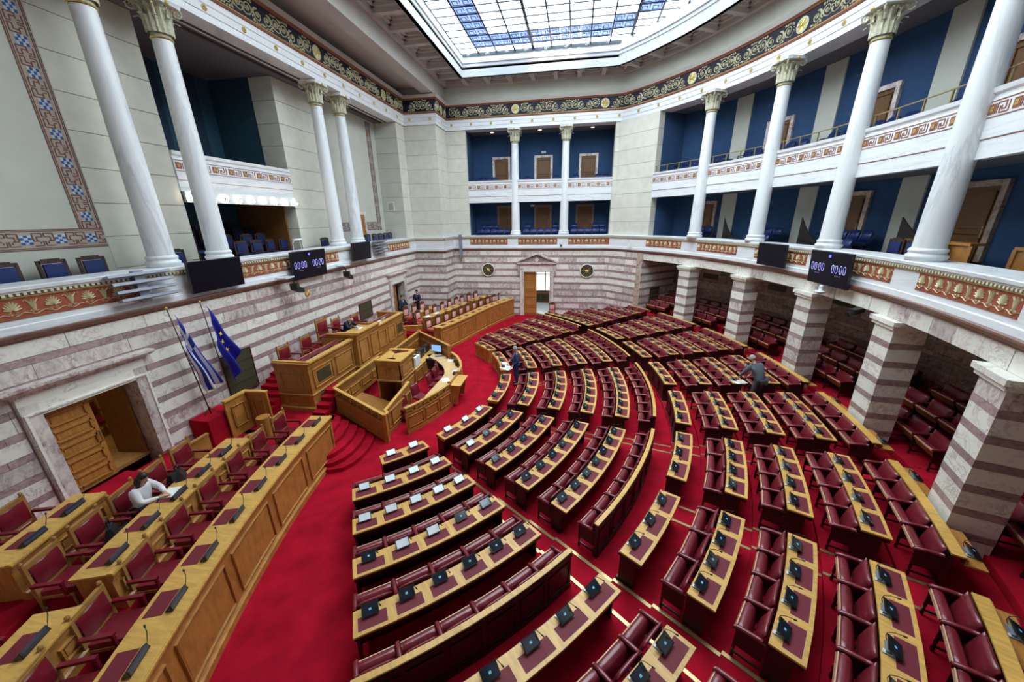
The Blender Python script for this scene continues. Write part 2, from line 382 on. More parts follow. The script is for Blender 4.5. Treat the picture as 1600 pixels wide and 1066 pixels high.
# ---- pillars under the right gallery
for n_, a in enumerate((29.6, 17.4, 5.2, -7.0, -19.2, -31.4)):
    lab = ['striped marble pillar farthest away, beside the back corner', 'second farthest striped marble pillar under the right gallery', 'striped marble pillar behind the man in the grey suit', 'striped marble pillar with the open wooden door behind it', 'nearest striped marble pillar, large at the right edge', 'striped marble pillar at the far right, cut off by the picture edge'][n_]
    px_, py_ = pol(18.70, a)
    t = thing('marble_pillar', lab, 'pillar', (px_, py_, 0.73), R_(a), 'striped pillars under the curved gallery')
    zt = 4.32 - 0.73; i = 0; hw = 0.40; hd = 0.36
    while zt > 0.02:
        for h, m_ in ((0.37, mlight), (0.16, mpurp)):
            zb = max(0, zt - h)
            if zt <= 0.01: break
            g = 0.004; e = random.uniform(-0.003, 0.003) + (0.004 if h < .2 else 0)
            mb = MB().box(-hd - e, hd + e, -hw - e, hw + e, zb + g, zt - g); mb.obj('marble_block', m_ if random.random() < .8 or h < .2 else mmix, t)
            zt = zb
    mb = MB().box(-hd - .07, hd + .07, -hw - .07, hw + .07, 3.60, 3.70).box(-hd - .12, hd + .12, -hw - .12, hw + .12, 3.70, 3.82)
    mb.obj('pillar_cap', mlight, t)
# ---- beam above the pillars (right gallery) as marble blocks
beam = MB().rsweep(ARC_L, -0.95, -0.04, 4.55, 4.98); tb = struct(beam.obj('trim_1', mmix))
for i in range(len(ARC_L) - 1):
    block_course(tb, ARC_L[i], ARC_L[i + 1], 4.55, 4.98, (), .85, 9, 0, 0.0 + .001)
# ---- moulding, parapet and rail
mo = MB().sweep(PATH_L, [(-.3, 4.98), (.05, 4.98), (.07, 5.03), (.12, 5.06), (.15, 5.12), (.15, 5.16), (-.3, 5.16)])
struct(mo.obj('trim_2', mbrown))
pa = MB().sweep(PATH_L, [(-.32, 5.16), (.03, 5.16), (.03, 5.30), (0, 5.32), (0, 5.90), (-.32, 5.90)])
parapet = struct(pa.obj('trim_3', penth))
rl = MB().sweep(PATH_L, [(-.85, 6.0), (-.2, 5.98), (-.2, 5.90), (.05, 5.90), (.05, 6.0), (.09, 6.02), (.10, 6.09), (.07, 6.11), (-.85, 6.11)])
rl.obj('marble_rail', penth, parapet)
def walk(path, s0, s1, pitch):
    """positions along path every pitch: (x, y, angle)"""
    out = []; S = 0; P = [Vector((p[0], p[1])) for p in path]; s = s0
    for i in range(len(P) - 1):
        l = (P[i + 1] - P[i]).length; d = (P[i + 1] - P[i]) / l
        while s <= S + l and s <= s1:
            q = P[i] + d * (s - S); out.append((q.x, q.y, math.atan2(d.y, d.x), s)); s += pitch
        S += l
    return out
def plen(path, k): return sum((Vector(path[i + 1]) - Vector(path[i])).length for i in range(k))
TL = plen(PATH_L, len(PATH_L) - 1); TU = plen(PATH_U, len(PATH_U) - 1)
# dentil course under the rail
dn = MB(); dn2 = MB()
for x, y, a, s in walk(PATH_L, 5.0, TL - 1, 0.105):
    c, q = math.cos(a), math.sin(a); n = Vector((q, -c, 0)); dn.obox(Vector((x, y, 5.945)) + n * 0.062, (c, q, 0), n, (0, 0, 1), 0.026, 0.014, 0.026)
dn.obj('dentil', relief, parapet, kind='stuff')
MB().sweep(PATH_L, [(.0, 5.905), (.051, 5.905), (.051, 5.975), (.0, 5.975)]).obj('dentil_ground', mat('brown_ground', (0.16, 0.08, 0.045), .7), parapet)
MB().sweep(PATH_L, [(.0, 5.86), (.03, 5.87), (.03, 5.90), (0, 5.90)]).obj('bead_moulding', ochre, parapet)
# anthemion panels
def anthemion():
    mb = MB(); W = 0.62
    for cx_, kind in ((-W / 4, 'p'), (W / 4, 'l')):
        if kind == 'p':
            for i in range(9):
                t = R_(-78 + i * 19.5); l = 0.165 + 0.035 * math.cos(t) ; x1, z1 = cx_ + math.sin(t) * l * .78, 0.15 + math.cos(t) * l
                mb.ribbon([(cx_ + math.sin(t) * .03, 0.14 + math.cos(t) * .03), (cx_ + (x1 - cx_) * .6, .15 + (z1 - .15) * .6), (x1, z1)], [.012, .032, .026], 0, -.022)
        else:
            for s_ in (-1, 1):
                mb.ribbon([(cx_, .10), (cx_ + s_ * .03, .2), (cx_ + s_ * .05, .28), (cx_ + s_ * .10, .34), (cx_ + s_ * .13, .31)], [.03, .035, .03, .022, .012], 0, -.024)
                mb.ribbon([(cx_, .12), (cx_ + s_ * .02, .22), (cx_ + s_ * .03, .33)], [.02, .026, .008], 0, -.024)
            mb.ribbon([(cx_, .12), (cx_, .25), (cx_, .36)], [.02, .026, .008], 0, -.024)
        for s_ in (-1, 1):                                   # scrolls underneath
            pts = [(cx_ + s_ * (.045 + .032 * (1 - t / 9) * math.cos(t * .95)), .085 + .032 * (1 - t / 9) * math.sin(t * .95)) for t in range(8)]
            mb.ribbon(pts, .011, 0, -.016)
    mb.ribbon([(-W / 2 + i * W / 16, 0.06 + 0.03 * math.cos(i * PI / 4)) for i in range(17)], .012, 0, -.016)
    return mb.mesh('anthemion', relief)
AN = anthemion()
def y2s(y): return y - YN
sb = plen(PATH_L, 3)                      # start of the back wall
sa = plen(PATH_L, 5)                      # start of right arc
def az2s(a):
    best = 0; S = sa
    for i in range(len(ARC_L) - 1):
        a0 = 48.5 - 2.5 * i
        if a <= a0 and a >= a0 - 2.5: return S + (a0 - a) / 2.5 * (Vector(ARC_L[i + 1]) - Vector(ARC_L[i])).length
        S += (Vector(ARC_L[i + 1]) - Vector(ARC_L[i])).length
PAN = [(y2s(1.6), y2s(7.9)), (y2s(11.05), y2s(16.6)), (y2s(21.6), y2s(24.8)), (sb + 1.35, sb + 4.25), (sb + 5.05, sb + 7.95), (sb + 8.75, sb + 11.7)] + \
      [(az2s(a), az2s(b)) for a, b in ((40.6, 32.2), (28.4, 19.6), (16.0, 6.6), (3.8, -5.6), (-8.6, -18.2), (-20.8, -29.4), (-32, -40))]
for s0, s1 in PAN:
    n = max(1, round((s1 - s0) / 0.62)); pt = (s1 - s0) / n
    mb = MB(); W_ = walk(PATH_L, s0, s1 + .001, (s1 - s0) / 12)
    mb.rsweep([(x, y) for x, y, a, s in W_], 0.001, 0.006, 5.46, 5.87)
    pan = mb.obj('terracotta_panel', terra, parapet)
    mb = MB(); pp = [(x, y) for x, y, a, s in W_]; mb.rsweep(pp, 0.0, 0.014, 5.44, 5.465); mb.rsweep(pp, 0, 0.014, 5.865, 5.89); mb.obj('panel_border', rust, pan)
    for x, y, a, s in walk(PATH_L, s0 + pt / 2, s1, pt):
        n_ = Vector((math.sin(a), -math.cos(a))); put(AN, 'palmette_relief', pan, (x + n_.x * .007, y + n_.y * .007, 5.47), a, sc_=(pt / .62, 1, 1))
# ---- upper entablature
en = MB().sweep(PATH_U, [(-.9, 13.2), (.0, 13.2), (.0, 13.40), (.03, 13.41), (.03, 13.62), (.06, 13.64), (.06, 13.82), (-.9, 13.82)])
ent = struct(en.obj('trim_4', penth))
MB().sweep(PATH_U, [(-.2, 13.82), (.10, 13.82), (.12, 13.86), (.10, 13.91), (-.2, 13.91)]).obj('rust_moulding', rust, ent)
MB().sweep(PATH_U, [(-.2, 13.905), (.11, 13.905), (.11, 13.925), (-.2, 13.925)]).obj('gilt_fillet', ochre, ent)
fr = MB().rsweep(PATH_U, -.2, .02, 13.925, 14.62).obj('frieze_ground', navy, ent)
MB().sweep(PATH_U, [(-.2, 14.62), (.06, 14.62), (.10, 14.67), (.14, 14.70), (-.2, 14.70)]).obj('rust_moulding', rust, ent)
MB().sweep(PATH_U, [(-.2, 14.70), (.16, 14.70), (.20, 14.78), (.24, 14.86), (-.2, 14.86)]).obj('cornice', ceilp, ent)
def scroll_unit():
    mb = MB(); W = 0.86
    def spiral(cx_, cz, r, t0, turns, d, w=.046):
        pts = []; ws = []
        for i in range(15):
            u = i / 14; t = t0 + d * turns * 2 * PI * u; rr = r * (1 - .80 * u); pts.append((cx_ + rr * math.cos(t), cz + rr * math.sin(t))); ws.append(w * (1 - .35 * u))
        mb.ribbon(pts, ws, 0, -.03); return pts[0]
    spiral(-.21, .37, .20, -PI / 2, 1.5, 1); spiral(.21, .31, .20, PI / 2, 1.5, 1)
    mb.ribbon([(-.43, .30), (-.38, .19), (-.3, .15), (-.21, .17)], .036, 0, -.03); mb.ribbon([(0, .36), (.05, .46), (.12, .51), (.21, .51)], .036, 0, -.03)
    mb.ribbon([(-.01, .28), (.0, .34), (.03, .42)], .05, 0, -.03)
    for cx_, cz, s_ in ((-.21, .37, 1), (.21, .31, -1)):
        for i in range(5):
            t = i * 2 * PI / 5; mb.ribbon([(cx_, cz), (cx_ + .035 * math.cos(t), cz + .035 * math.sin(t)), (cx_ + .06 * math.cos(t), cz + .06 * math.sin(t))], [.02, .045, .02], 0, -.035)
        for i in range(6):
            t = PI / 2 * s_ + s_ * (i - 1) * .42; r0 = .21; x, z = cx_ + r0 * math.cos(t), cz + r0 * math.sin(t)
            mb.ribbon([(x, z), (x + .05 * math.cos(t + .5), z + .05 * math.sin(t + .5)), (x + .085 * math.cos(t + .9), z + .085 * math.sin(t + .9))], [.04, .06, .02], 0, -.028)
    for x, z in ((-.40, .56), (.40, .10), (.02, .1), (-.03, .6)):
        for t in (0.3, 1.3, 2.3, 3.6, 5):
            mb.ribbon([(x, z), (x + .055 * math.cos(t), z + .045 * math.sin(t))], [.05, .02], 0, -.025)
    return mb.mesh('scroll_relief', relief)
SC = scroll_unit()
def rosette(r, m1, m2):
    mb = MB(); mb.lathe([(r, 0), (r * 1.02, .012), (r * .86, .02)], 16, ax=(0, -1, 0)); mb.cur = 1
    for i in range(8):
        t = i * PI / 4; mb.ribbon([(r * .15 * math.cos(t), r * .15 * math.sin(t)), (r * .5 * math.cos(t), r * .5 * math.sin(t)), (r * .82 * math.cos(t), r * .82 * math.sin(t))], [r * .1, r * .38, r * .1], -.018, -.04)
    mb.sphere((0, -.03, 0), r * .2, 8, 5)
    return mb.mesh('rosette', [m1, m2])
ROS = rosette(0.27, relief, gold); ROSs = rosette(0.085, ochre, gold)
i = 0
for x, y, a, s in walk(PATH_U, 4.0, TU - 2, 0.84):
    n_ = Vector((math.sin(a), -math.cos(a)))
    if i % 7 == 3: put(ROS, 'frieze_rosette', fr, (x + n_.x * .022, y + n_.y * .022, 14.27), a)
    else: put(SC, 'scroll_relief', fr, (x + n_.x * .022, y + n_.y * .022, 13.945), a, sc_=((1 if i % 2 else -1) * 1.0, 1, 1))
    i += 1
for x, y, a, s in walk(PATH_U, 4.4, TU - 2, 1.42):
    n_ = Vector((math.sin(a), -math.cos(a))); put(ROSs, 'gilt_rosette', ent, (x + n_.x * .035, y + n_.y * .035, 13.52), a)
# ---- attic wall, coffered ceiling, skylight well
PATH_A = [(XC, YN), (XC, YB)] + ARC_U
at = MB().rsweep(PATH_A[1:], -.3, .02, 14.86, 15.75); attic = struct(at.obj('wall_attic', plaster))
MB().box(XL - 1.2, XC - .7, YN, YC + .6, 15.30, 15.4).box(XL - 1.2, XL - 1.0, YN, YC + .5, 13.5, 15.35).obj('strip_ceiling', ceilp, attic)
MB().box(XL - .25, XC - .74, YC + .15, YC + .5, 14.8, 15.35).obj('strip_end', ceilp, attic)
MB().box(XC - 0.75, XC + .01, YN, YB, 14.92, 16.3).obj('ceiling_beam', ceilp, attic)
SX0, SY0, SY1, SR = -7.4, 6.9, 26.15, 17.3  # SY0: glass stopped early out of view, partly so the near walls darken
a_end = math.degrees(math.asin((SY1 - CY) / SR)); a_beg = math.degrees(math.asin((SY0 - CY) / SR))
SKY = [(SX0, SY0), (SX0, SY1)] + [pol(SR, a) for a in [a_end - (a_end - a_beg) * i / 24 for i in range(25)]]
PATH_C = [(XC, YN), (XC, YB)] + [pol(18.9, a) for a in [49.2 - (49.2 + 49) * i / 24 for i in range(25)]]
ce = MB()
a_, b_ = SKY[2], PATH_C[2]
ce.box(XC, SX0, YN, YB, 16.15, 16.35)                       # left strip
ce.box(SX0, 2.9, SY1, YB, 16.15, 16.35)                      # back strip
ce.box(SX0, 9.3, YN - 1, SY0 - .02, 16.17, 16.37)  # unseen near-end ceiling, added in place of glass to hold back daylight
ce.arc(SR, 19.0, R_(-50), R_(50), 16.15, 16.35, 40, CX, CY)
ceiling = struct(ce.obj('ceiling', ceilp))
rb = MB()                                                     # ribs of the coffers
W1 = 0.22
rb.box(SX0 - W1, SX0 - .012, SY0, SY1 + W1, 15.75, 16.2); rb.box(SX0, 2.9, SY1 + .012, SY1 + W1, 15.75, 16.2)
rb.box(XC + .025, XC + .25, YN, YB, 15.75, 16.2); rb.box(XC, 2.9, YB - .25, YB - .025, 15.75, 16.2)
rb.arc(SR + .012, SR + W1, R_(a_beg), R_(a_end), 15.75, 16.2, 40, CX, CY); rb.arc(18.62, 18.87, R_(-50), R_(49), 15.75, 16.2, 40, CX, CY)
rb.box(SX0 - .25, 6.5, SY0 - W1, SY0 - .015, 15.75, 16.2)
y = SY0 + .3
while y < SY1 - .3: rb.box(XC + .2, SX0 - .02, y, y + .26, 15.76, 16.2); y += 1.56
rb.box(XC + .2, SX0 - .1, SY1 - .05, SY1 + .20, 15.765, 16.19)
x = SX0 - .25
while x < 2.6: rb.box(x, x + .26, SY1 + .02, YB - .2, 15.76, 16.2); x += 1.48
a = a_end - 1.5
while a > a_beg:
    c = Vector((*pol((SR + 18.7) / 2 + .04, a), 15.98)); d = Vector((math.cos(R_(a)), math.sin(R_(a)), 0)); rb.obox(c, d, (-d.y, d.x, 0), (0, 0, 1), .70, .13, .22); a -= 5.0
rb.obj('coffer_rib', ceilp, ceiling)
# inner steps in each coffer
ci = MB()
y = SY0 + .3
while y < SY1 - 1.6:
    for e, z in ((.16, 15.95), (.30, 16.05)):
        x0, x1, y0, y1 = XC + .25, SX0 - W1, y + .26, y + 1.56
        for q in ((x0, x0 + e, y0, y1), (x1 - e, x1, y0, y1), (x0, x1, y0, y0 + e), (x0, x1, y1 - e, y1)): ci.box(*q, z, z + .12)
    y += 1.56
x = SX0 - .25
while x < 2.4:
    for e, z in ((.14, 15.95), (.26, 16.05)):
        x0, x1, y0, y1 = x + .26, x + 1.48, SY1 + W1, YB - .25
        for q in ((x0, x0 + e, y0, y1), (x1 - e, x1, y0, y1), (x0, x1, y0, y0 + e), (x0, x1, y1 - e, y1)): ci.box(*q, z, z + .12)
    x += 1.48
a = a_end - 1.5
while a > a_beg + 4:
    for e, z in ((.14, 15.95), (.26, 16.05)):
        A0, A1 = R_(a - 4.55), R_(a - .45); ea = e / 18
        ci.arc(SR + W1, SR + W1 + e, A0, A1, z, z + .12, 2, CX, CY); ci.arc(18.62 - e, 18.62, A0, A1, z, z + .12, 2, CX, CY)
        ci.arc(SR + W1, 18.62, A0, A0 + ea, z, z + .12, 1, CX, CY); ci.arc(SR + W1, 18.62, A1 - ea, A1, z, z + .12, 1, CX, CY)
    a -= 5.0
ci.obj('coffer_step', ceilp, ceiling)
loopS = SKY
well = MB().sweep(loopS, [(.0, 15.75), (.0, 16.25), (.04, 16.28), (.04, 16.42), (.10, 16.46), (.10, 16.56), (.05, 16.60), (.05, 16.72), (.0, 16.75), (.0, 17.1), (-.2, 17.1), (-.2, 15.75)], True, True)
well.obj('skylight_fascia', mat('fascia_plaster', (.52, .55, .58), .7), ceiling)
ZG = 16.98
sky = struct(put(None, 'window_1')); sky.location = (0, 0, 0)
gm, N, L, b = nt('daylit_glass'); b.inputs['Base Color'].default_value = (.8, .9, 1, 1); b.inputs['Emission Color'].default_value = (0.80, 0.93, 1.0, 1); b.inputs['Emission Strength'].default_value = SKY_GLOW; b.inputs['Roughness'].default_value = .2
gb, N, L, b = nt('blue_key_glass'); b.inputs['Base Color'].default_value = (.5, .65, 1, 1); b.inputs['Emission Color'].default_value = (0.30, 0.48, 1.0, 1); b.inputs['Emission Strength'].default_value = SKY_GLOW * .13; b.inputs['Roughness'].default_value = .2
def inside(x, y, e=0.0):
    if x < SX0 + e or y > SY1 - e or y < SY0 + e: return False
    return math.hypot(x - CX, y - CY) < SR - e
PW, PD = 1.12, 0.74
cnt = 0; rest = MB(); mbar = MB(); keyb = MB()
nx = int((9 - SX0) / PW) + 1; ny = int((SY1 - SY0) / PD) + 1
def clip(poly):
    pl = [((SKY[i + 1][0] - SKY[i][0]), (SKY[i + 1][1] - SKY[i][1]), SKY[i]) for i in range(len(SKY) - 1)] + [(SKY[0][0] - SKY[-1][0], SKY[0][1] - SKY[-1][1], SKY[-1])]
    for dx, dy, p in pl:
        out = []
        for i in range(len(poly)):
            u, v = poly[i], poly[(i + 1) % len(poly)]
            su = (u[0] - p[0]) * dy - (u[1] - p[1]) * dx; sv = (v[0] - p[0]) * dy - (v[1] - p[1]) * dx
            if su >= 0: out.append(u)
            if (su >= 0) != (sv >= 0): t = su / (su - sv); out.append((u[0] + (v[0] - u[0]) * t, u[1] + (v[1] - u[1]) * t))
        poly = out
        if len(poly) < 3: return None
    return poly
pane_m = {}
def pane_mesh(m_):
    if m_ not in pane_m: pane_m[m_] = MB().box(-PW / 2 + .02, PW / 2 - .02, -PD / 2 + .015, PD / 2 - .015, 0, .02).mesh('pane', m_)
    return pane_m[m_]
def inside(x, y, e=0.0):
    return not (x < SX0 + e or y > SY1 - e or y < SY0 + e) and math.hypot(x - CX, y - CY) < SR - e
for i in range(nx):
    for j in range(ny):
        x0, x1, y1, y0 = SX0 + i * PW, SX0 + (i + 1) * PW, SY1 - j * PD, SY1 - (j + 1) * PD; cx_, cy_ = (x0 + x1) / 2, (y0 + y1) / 2
        pg = clip([(x0 + .02, y0 + .015), (x1 - .02, y0 + .015), (x1 - .02, y1 - .015), (x0 + .02, y1 - .015)])
        if not pg: continue
        whole = all(inside(px, py, 0) for px, py in ((x0 + .02, y0 + .02), (x1 - .02, y0 + .02), (x1 - .02, y1 - .02), (x0 + .02, y1 - .02)))
        bd = inside(cx_, cy_, .95) and not inside(cx_, cy_, 2.1)
        m_ = gb if bd else gm
        if bd and cy_ > 12.5 and whole:
            for s_ in (-1, 1):
                ox = cx_ + s_ * .26
                for (u0, u1, v0, v1) in ((-.2, .2, .24, .28), (-.2, -.16, -.1, .28), (-.2, .08, -.1, -.06), (.04, .08, -.1, .14), (-.2, .2, -.28, -.24), (.16, .2, -.28, .05)):
                    keyb.box(ox + u0, ox + u1, cy_ + v0, cy_ + v1, ZG - .012, ZG - .004)
        if not whole: (rest if cy_ < 12 else MB()).hull([(px, py, ZG) for px, py in pg], [(px, py, ZG + .02) for px, py in pg]) if cy_ < 12 else MB().hull([(px, py, ZG) for px, py in pg], [(px, py, ZG + .02) for px, py in pg]).obj('glass_pane', m_, sky)
        elif cy_ > 13.0 and cnt < 270: put(pane_mesh(m_), 'glass_pane', sky, (cx_, cy_, ZG)); cnt += 1
        else: rest.hull([(px, py, ZG) for px, py in pg], [(px, py, ZG + .02) for px, py in pg])
rest.obj('glass_pane', gm, sky, kind='stuff')
keyb.obj('key_pattern', mat('blue_glass_lines', (.02, .06, .5), .3), sky)
for i in range(nx + 1):
    x = SX0 + i * PW; d_ = SR ** 2 - (x - CX) ** 2
    if d_ <= 0: continue
    y1 = min(SY1, CY + math.sqrt(d_)); y0 = max(SY0, CY - math.sqrt(d_)); t = .075 if i % 5 == 4 else .042
    mbar.box(x - t, x + t, y0, y1, ZG - .05, ZG + .03)
for j in range(ny + 1):
    y = SY1 - j * PD; d_ = SR ** 2 - (y - CY) ** 2; x1 = CX + math.sqrt(max(0, d_)); mbar.box(SX0, x1, y - .034, y + .034, ZG - .035, ZG + .03)
mbar.obj('glazing_bar', iron, sky)
gi = MB().box(SX0 + .1, 2.2, SY1 - .09, SY1 - .06, 16.80, 16.93); gi.obj('dark_border_strip', iron, sky)
for i in range(8):
    x = SX0 + .45 + i * 1.2
    if x > 2: break
    mb = MB(); mb.ribbon([(.14 * math.cos(t * .7) * (1 - t / 14), .055 * math.sin(t * .7) * (1 - t / 14)) for t in range(12)], .025, 0, -.02); mb.obj('scroll_relief', silver, sky, loc=(x, SY1 - .10, 16.86))
rf = MB().box(-17, 14.5, -3, 34, 17.6, 17.8); struct(rf.obj('ceiling_roof_slab', ceilp))
for i in range(6):
    x = -2.85 + i * .53
    t = thing('spotlight', '%s lit spotlight from the left at the far edge of the glass ceiling' % ORD[i], 'spotlight', (x, SY1 - .22, 16.62), 0, 'spotlights along the skylight edge')
    MB().lathe([(.03, .06), (.10, .05), (.115, -.02), (.10, -.03)], 12).obj('lamp_housing', white, t)
    MB().sphere((0, 0, -.03), .085, 12, 8).obj('lamp_glass', bulb, t, True)
    MB().box(-.02, .02, .04, .24, .02, .06).obj('bracket', white, t)
# ================================================================== UPPER WALLS, COLUMNS, GALLERIES
GF = 5.45
def ashlar(parent, p0, p1, z0=5.45, z1=13.2, h=0.8875, thick=0.25, m_=None, base=6.1):
    """stacked stone courses with open joints on a straight run"""
    p0 = Vector((p0[0], p0[1])); p1 = Vector((p1[0], p1[1])); d = (p1 - p0).normalized(); n = Vector((d.y, -d.x)); z = base - h; p0 = p0 + d * .005; p1 = p1 - d * .005
    while z < z1 - .01:
        a, b = max(z0, z), min(z1, z + h)
        if b - a > .05:
            q = [p0, p1, p1 - n * thick, p0 - n * thick]
            MB().hull([(c.x, c.y, a + .009) for c in q], [(c.x, c.y, b - .009) for c in q]).obj('ashlar_stone', m_ or cream, parent)
        z += h
XP = -13.05; BY0, BY1 = 11.1, 16.3; RY = 24.7
wu = MB()
wu.box(XP - .4, XP - .02, YN, BY0 - .02, GF, 13.3).box(XP - .4, XP - .02, BY1 + .02, RY + .4, GF, 13.3)
XLu, XCu, YCu, YBu = XL - .08, XC - .08, YC + .08, YB + .08
wu.box(XP - .4, XLu - .02, RY + .02, YC + .3, GF, 13.3).box(XLu - .3, XCu - .02, YCu + .02, YC + .3, GF, 13.3).box(XCu - .3, XCu - .02, YCu + .01, YB + .3, GF, 13.3)
wall_upper_left = struct(wu.obj('wall_upper_left', joint))
PAN_Y = 8.62
MB().box(XP - .1, XP, YN, PAN_Y, GF, 13.2).obj('plaster_panel', plaster, wall_upper_left)
ashlar(wall_upper_left, (XP, PAN_Y), (XP, BY0)); ashlar(wall_upper_left, (XP, BY1), (XP, 18.9))
MB().box(XP - .1, XP, 18.9, RY, GF, 13.2).obj('plaster_panel', plaster, wall_upper_left)
ashlar(wall_upper_left, (XP, RY), (XLu, RY), m_=plaster); ashlar(wall_upper_left, (XLu, RY), (XLu, YCu), z0=6.11)
ashlar(wall_upper_left, (XLu, YCu), (XCu, YCu), z0=6.11); ashlar(wall_upper_left, (XCu, YCu), (XCu, YBu), z0=6.11)
# reveals of the big opening
ashlar(wall_upper_left, (XP - 1.1, BY1 + .0), (XP, BY1 + .0), thick=.3)
ashlar(wall_upper_left, (XP, BY0), (XP - 1.1, BY0), thick=.3)
# mosaic bands
def key_cell(W, H, m0, m1):
    mb = MB(); t = W * .055
    def hl(x0, x1, z): mb.box(x0, x1, -.012, 0, z - t / 2, z + t / 2)
    def vl(x, z0, z1): mb.box(x - t / 2, x + t / 2, -.012, 0, z0, z1)
    hl(-W / 2, W / 2, t / 2); hl(-W / 2, W / 2, H - t / 2)
    return mb
def mosaic_unit():
    H = .50; W = .60; mb = MB(); mb.cur = 0
    for z in (.015, .05, H - .05, H - .015): mb.box(-W / 2, W / 2, -.008, 0, z - .008, z + .008)
    for x0, x1, z in ((-.28, -.12, .40), (-.28, -.18, .32), (-.22, -.12, .22), (-.28, -.12, .11), (.12, .28, .40), (.18, .28, .32), (.12, .22, .22), (.12, .28, .11)): mb.box(x0, x1, -.008, 0, z - .011, z + .011)
    for x, z0, z1 in ((-.28, .11, .22), (-.12, .22, .40), (-.28, .32, .40), (-.18, .22, .32), (.28, .11, .22), (.12, .22, .40), (.28, .32, .40), (.18, .22, .32), (-.23, .15, .2), (.23, .15, .2)): mb.box(x - .011, x + .011, -.008, 0, z0, z1)
    mb.cur = 1; mb.box(-.10, .10, -.006, 0, .14, .36); mb.cur = 2
    for i, j in ((0, 0), (2, 0), (1, 1), (0, 2), (2, 2), (1, 3)): 
        mb.box(-.10 + i * .067, -.10 + i * .067 + .062, -.012, 0, .14 + j * .055, .14 + j * .055 + .052)
    return mb.mesh('mosaic_cell', [mat('mosaic_brown', (.17, .075, .06), .8), mat('mosaic_pale', (.50, .55, .58), .8), mat('mosaic_blue', (.02, .09, .30), .7)])
MU = mosaic_unit(); mosbg = mat('mosaic_ground', (.42, .34, .28), .85)
def mosaic(y0, y1, z, vert, name='mosaic_band'):
    L = abs(y1 - y0) if not vert else vert
    if vert:
        b = MB().box(XP, XP + .006, y0, y0 + .5, z, z + L).obj(name, mosbg, wall_upper_left); n = int(L / .6)
        for i in range(n): put(MU, 'mosaic_cell', b, (XP + .007, y0 + .5, z + .3 + i * L / n), rot=(0, -PI / 2, PI / 2), sc_=(L / n / .6, 1, 1))
    else:
        b = MB().box(XP, XP + .006, y0, y1, z, z + .5).obj(name, mosbg, wall_upper_left); n = max(1, int(L / .6))
        for i in range(n): put(MU, 'mosaic_cell', b, (XP + .007, y0 + (i + .5) * L / n, z), PI / 2, sc_=(L / n / .6, 1, 1))
mosaic(5.45, 8.6, 6.72, None); mosaic(8.1, 8.6, 7.22, 5.9)
mosaic(19.2, 23.6, 6.72, None); mosaic(23.65, 24.15, 6.72, 6.4)
# ---- back wall upper
wbk = MB().box(XC, -7.92, YB + .12, YB + .4, GF, 13.3).box(2.62, 3.1, YB + .02, YB + .4, GF, 13.3)
wall_upper_back = struct(wbk.obj('wall_upper_back', joint))
ashlar(wall_upper_back, (XC - .12, YB + .1), (-7.9, YB + .1), z0=6.11); 
azs = [49.2, 46.4, 43.5, 40.7]; PTS = [(2.6, YB + .02)] + [pol(18.9, a) for a in azs]
z = 6.1 - .8875
while z < 13.2:
    a, b = max(6.11, z) + .009, min(13.2, z + .8875) - .009; MB().rsweep(PTS, -.25, 0, a, b).obj('ashlar_stone', cream, wall_upper_back); z += .8875
MB().rsweep(PTS, -.4, -.02, 6.1, 13.3).obj('joint_backing', joint, wall_upper_back)
ashlar(wall_upper_back, pol(18.9, 40.7), pol(19.75, 40.7)); ashlar(wall_upper_back, (2.62, YB + .9), (2.62, YB), thick=-.25)
# ---- gallery floors and ceilings
gfl = MB()
gfl.rsweep([(XL, YN), (XL, BY1 + 12)], -5.5, -.3, 5.2, GF)
gfl.box(-9.9, 4.6, YB + .3, 30.3, 5.2, GF); gfl.box(-9.9, 4.6, 29.0, 30.3, GF, GF + .4)
gfl.arc(18.78, 22.6, R_(-50), R_(50), 5.08, GF, 50, CX, CY)
struct(gfl.obj('floor_gallery', mat('gallery_floor', (.06, .05, .05), .8)))
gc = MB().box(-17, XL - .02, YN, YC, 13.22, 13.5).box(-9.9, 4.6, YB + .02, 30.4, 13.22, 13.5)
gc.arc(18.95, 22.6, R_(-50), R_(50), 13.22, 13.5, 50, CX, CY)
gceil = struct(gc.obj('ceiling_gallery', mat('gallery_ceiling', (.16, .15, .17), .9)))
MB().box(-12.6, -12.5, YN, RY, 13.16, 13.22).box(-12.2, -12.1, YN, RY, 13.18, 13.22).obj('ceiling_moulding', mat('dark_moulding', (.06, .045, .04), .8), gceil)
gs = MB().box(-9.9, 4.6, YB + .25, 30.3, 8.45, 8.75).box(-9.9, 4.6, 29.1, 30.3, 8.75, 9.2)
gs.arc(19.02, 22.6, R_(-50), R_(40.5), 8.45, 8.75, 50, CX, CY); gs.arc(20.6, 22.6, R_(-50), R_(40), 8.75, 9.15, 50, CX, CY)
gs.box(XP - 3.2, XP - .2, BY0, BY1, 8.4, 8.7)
struct(gs.obj('floor_upper_gallery', mat('gallery_ceiling2', (.10, .11, .14), .9)))
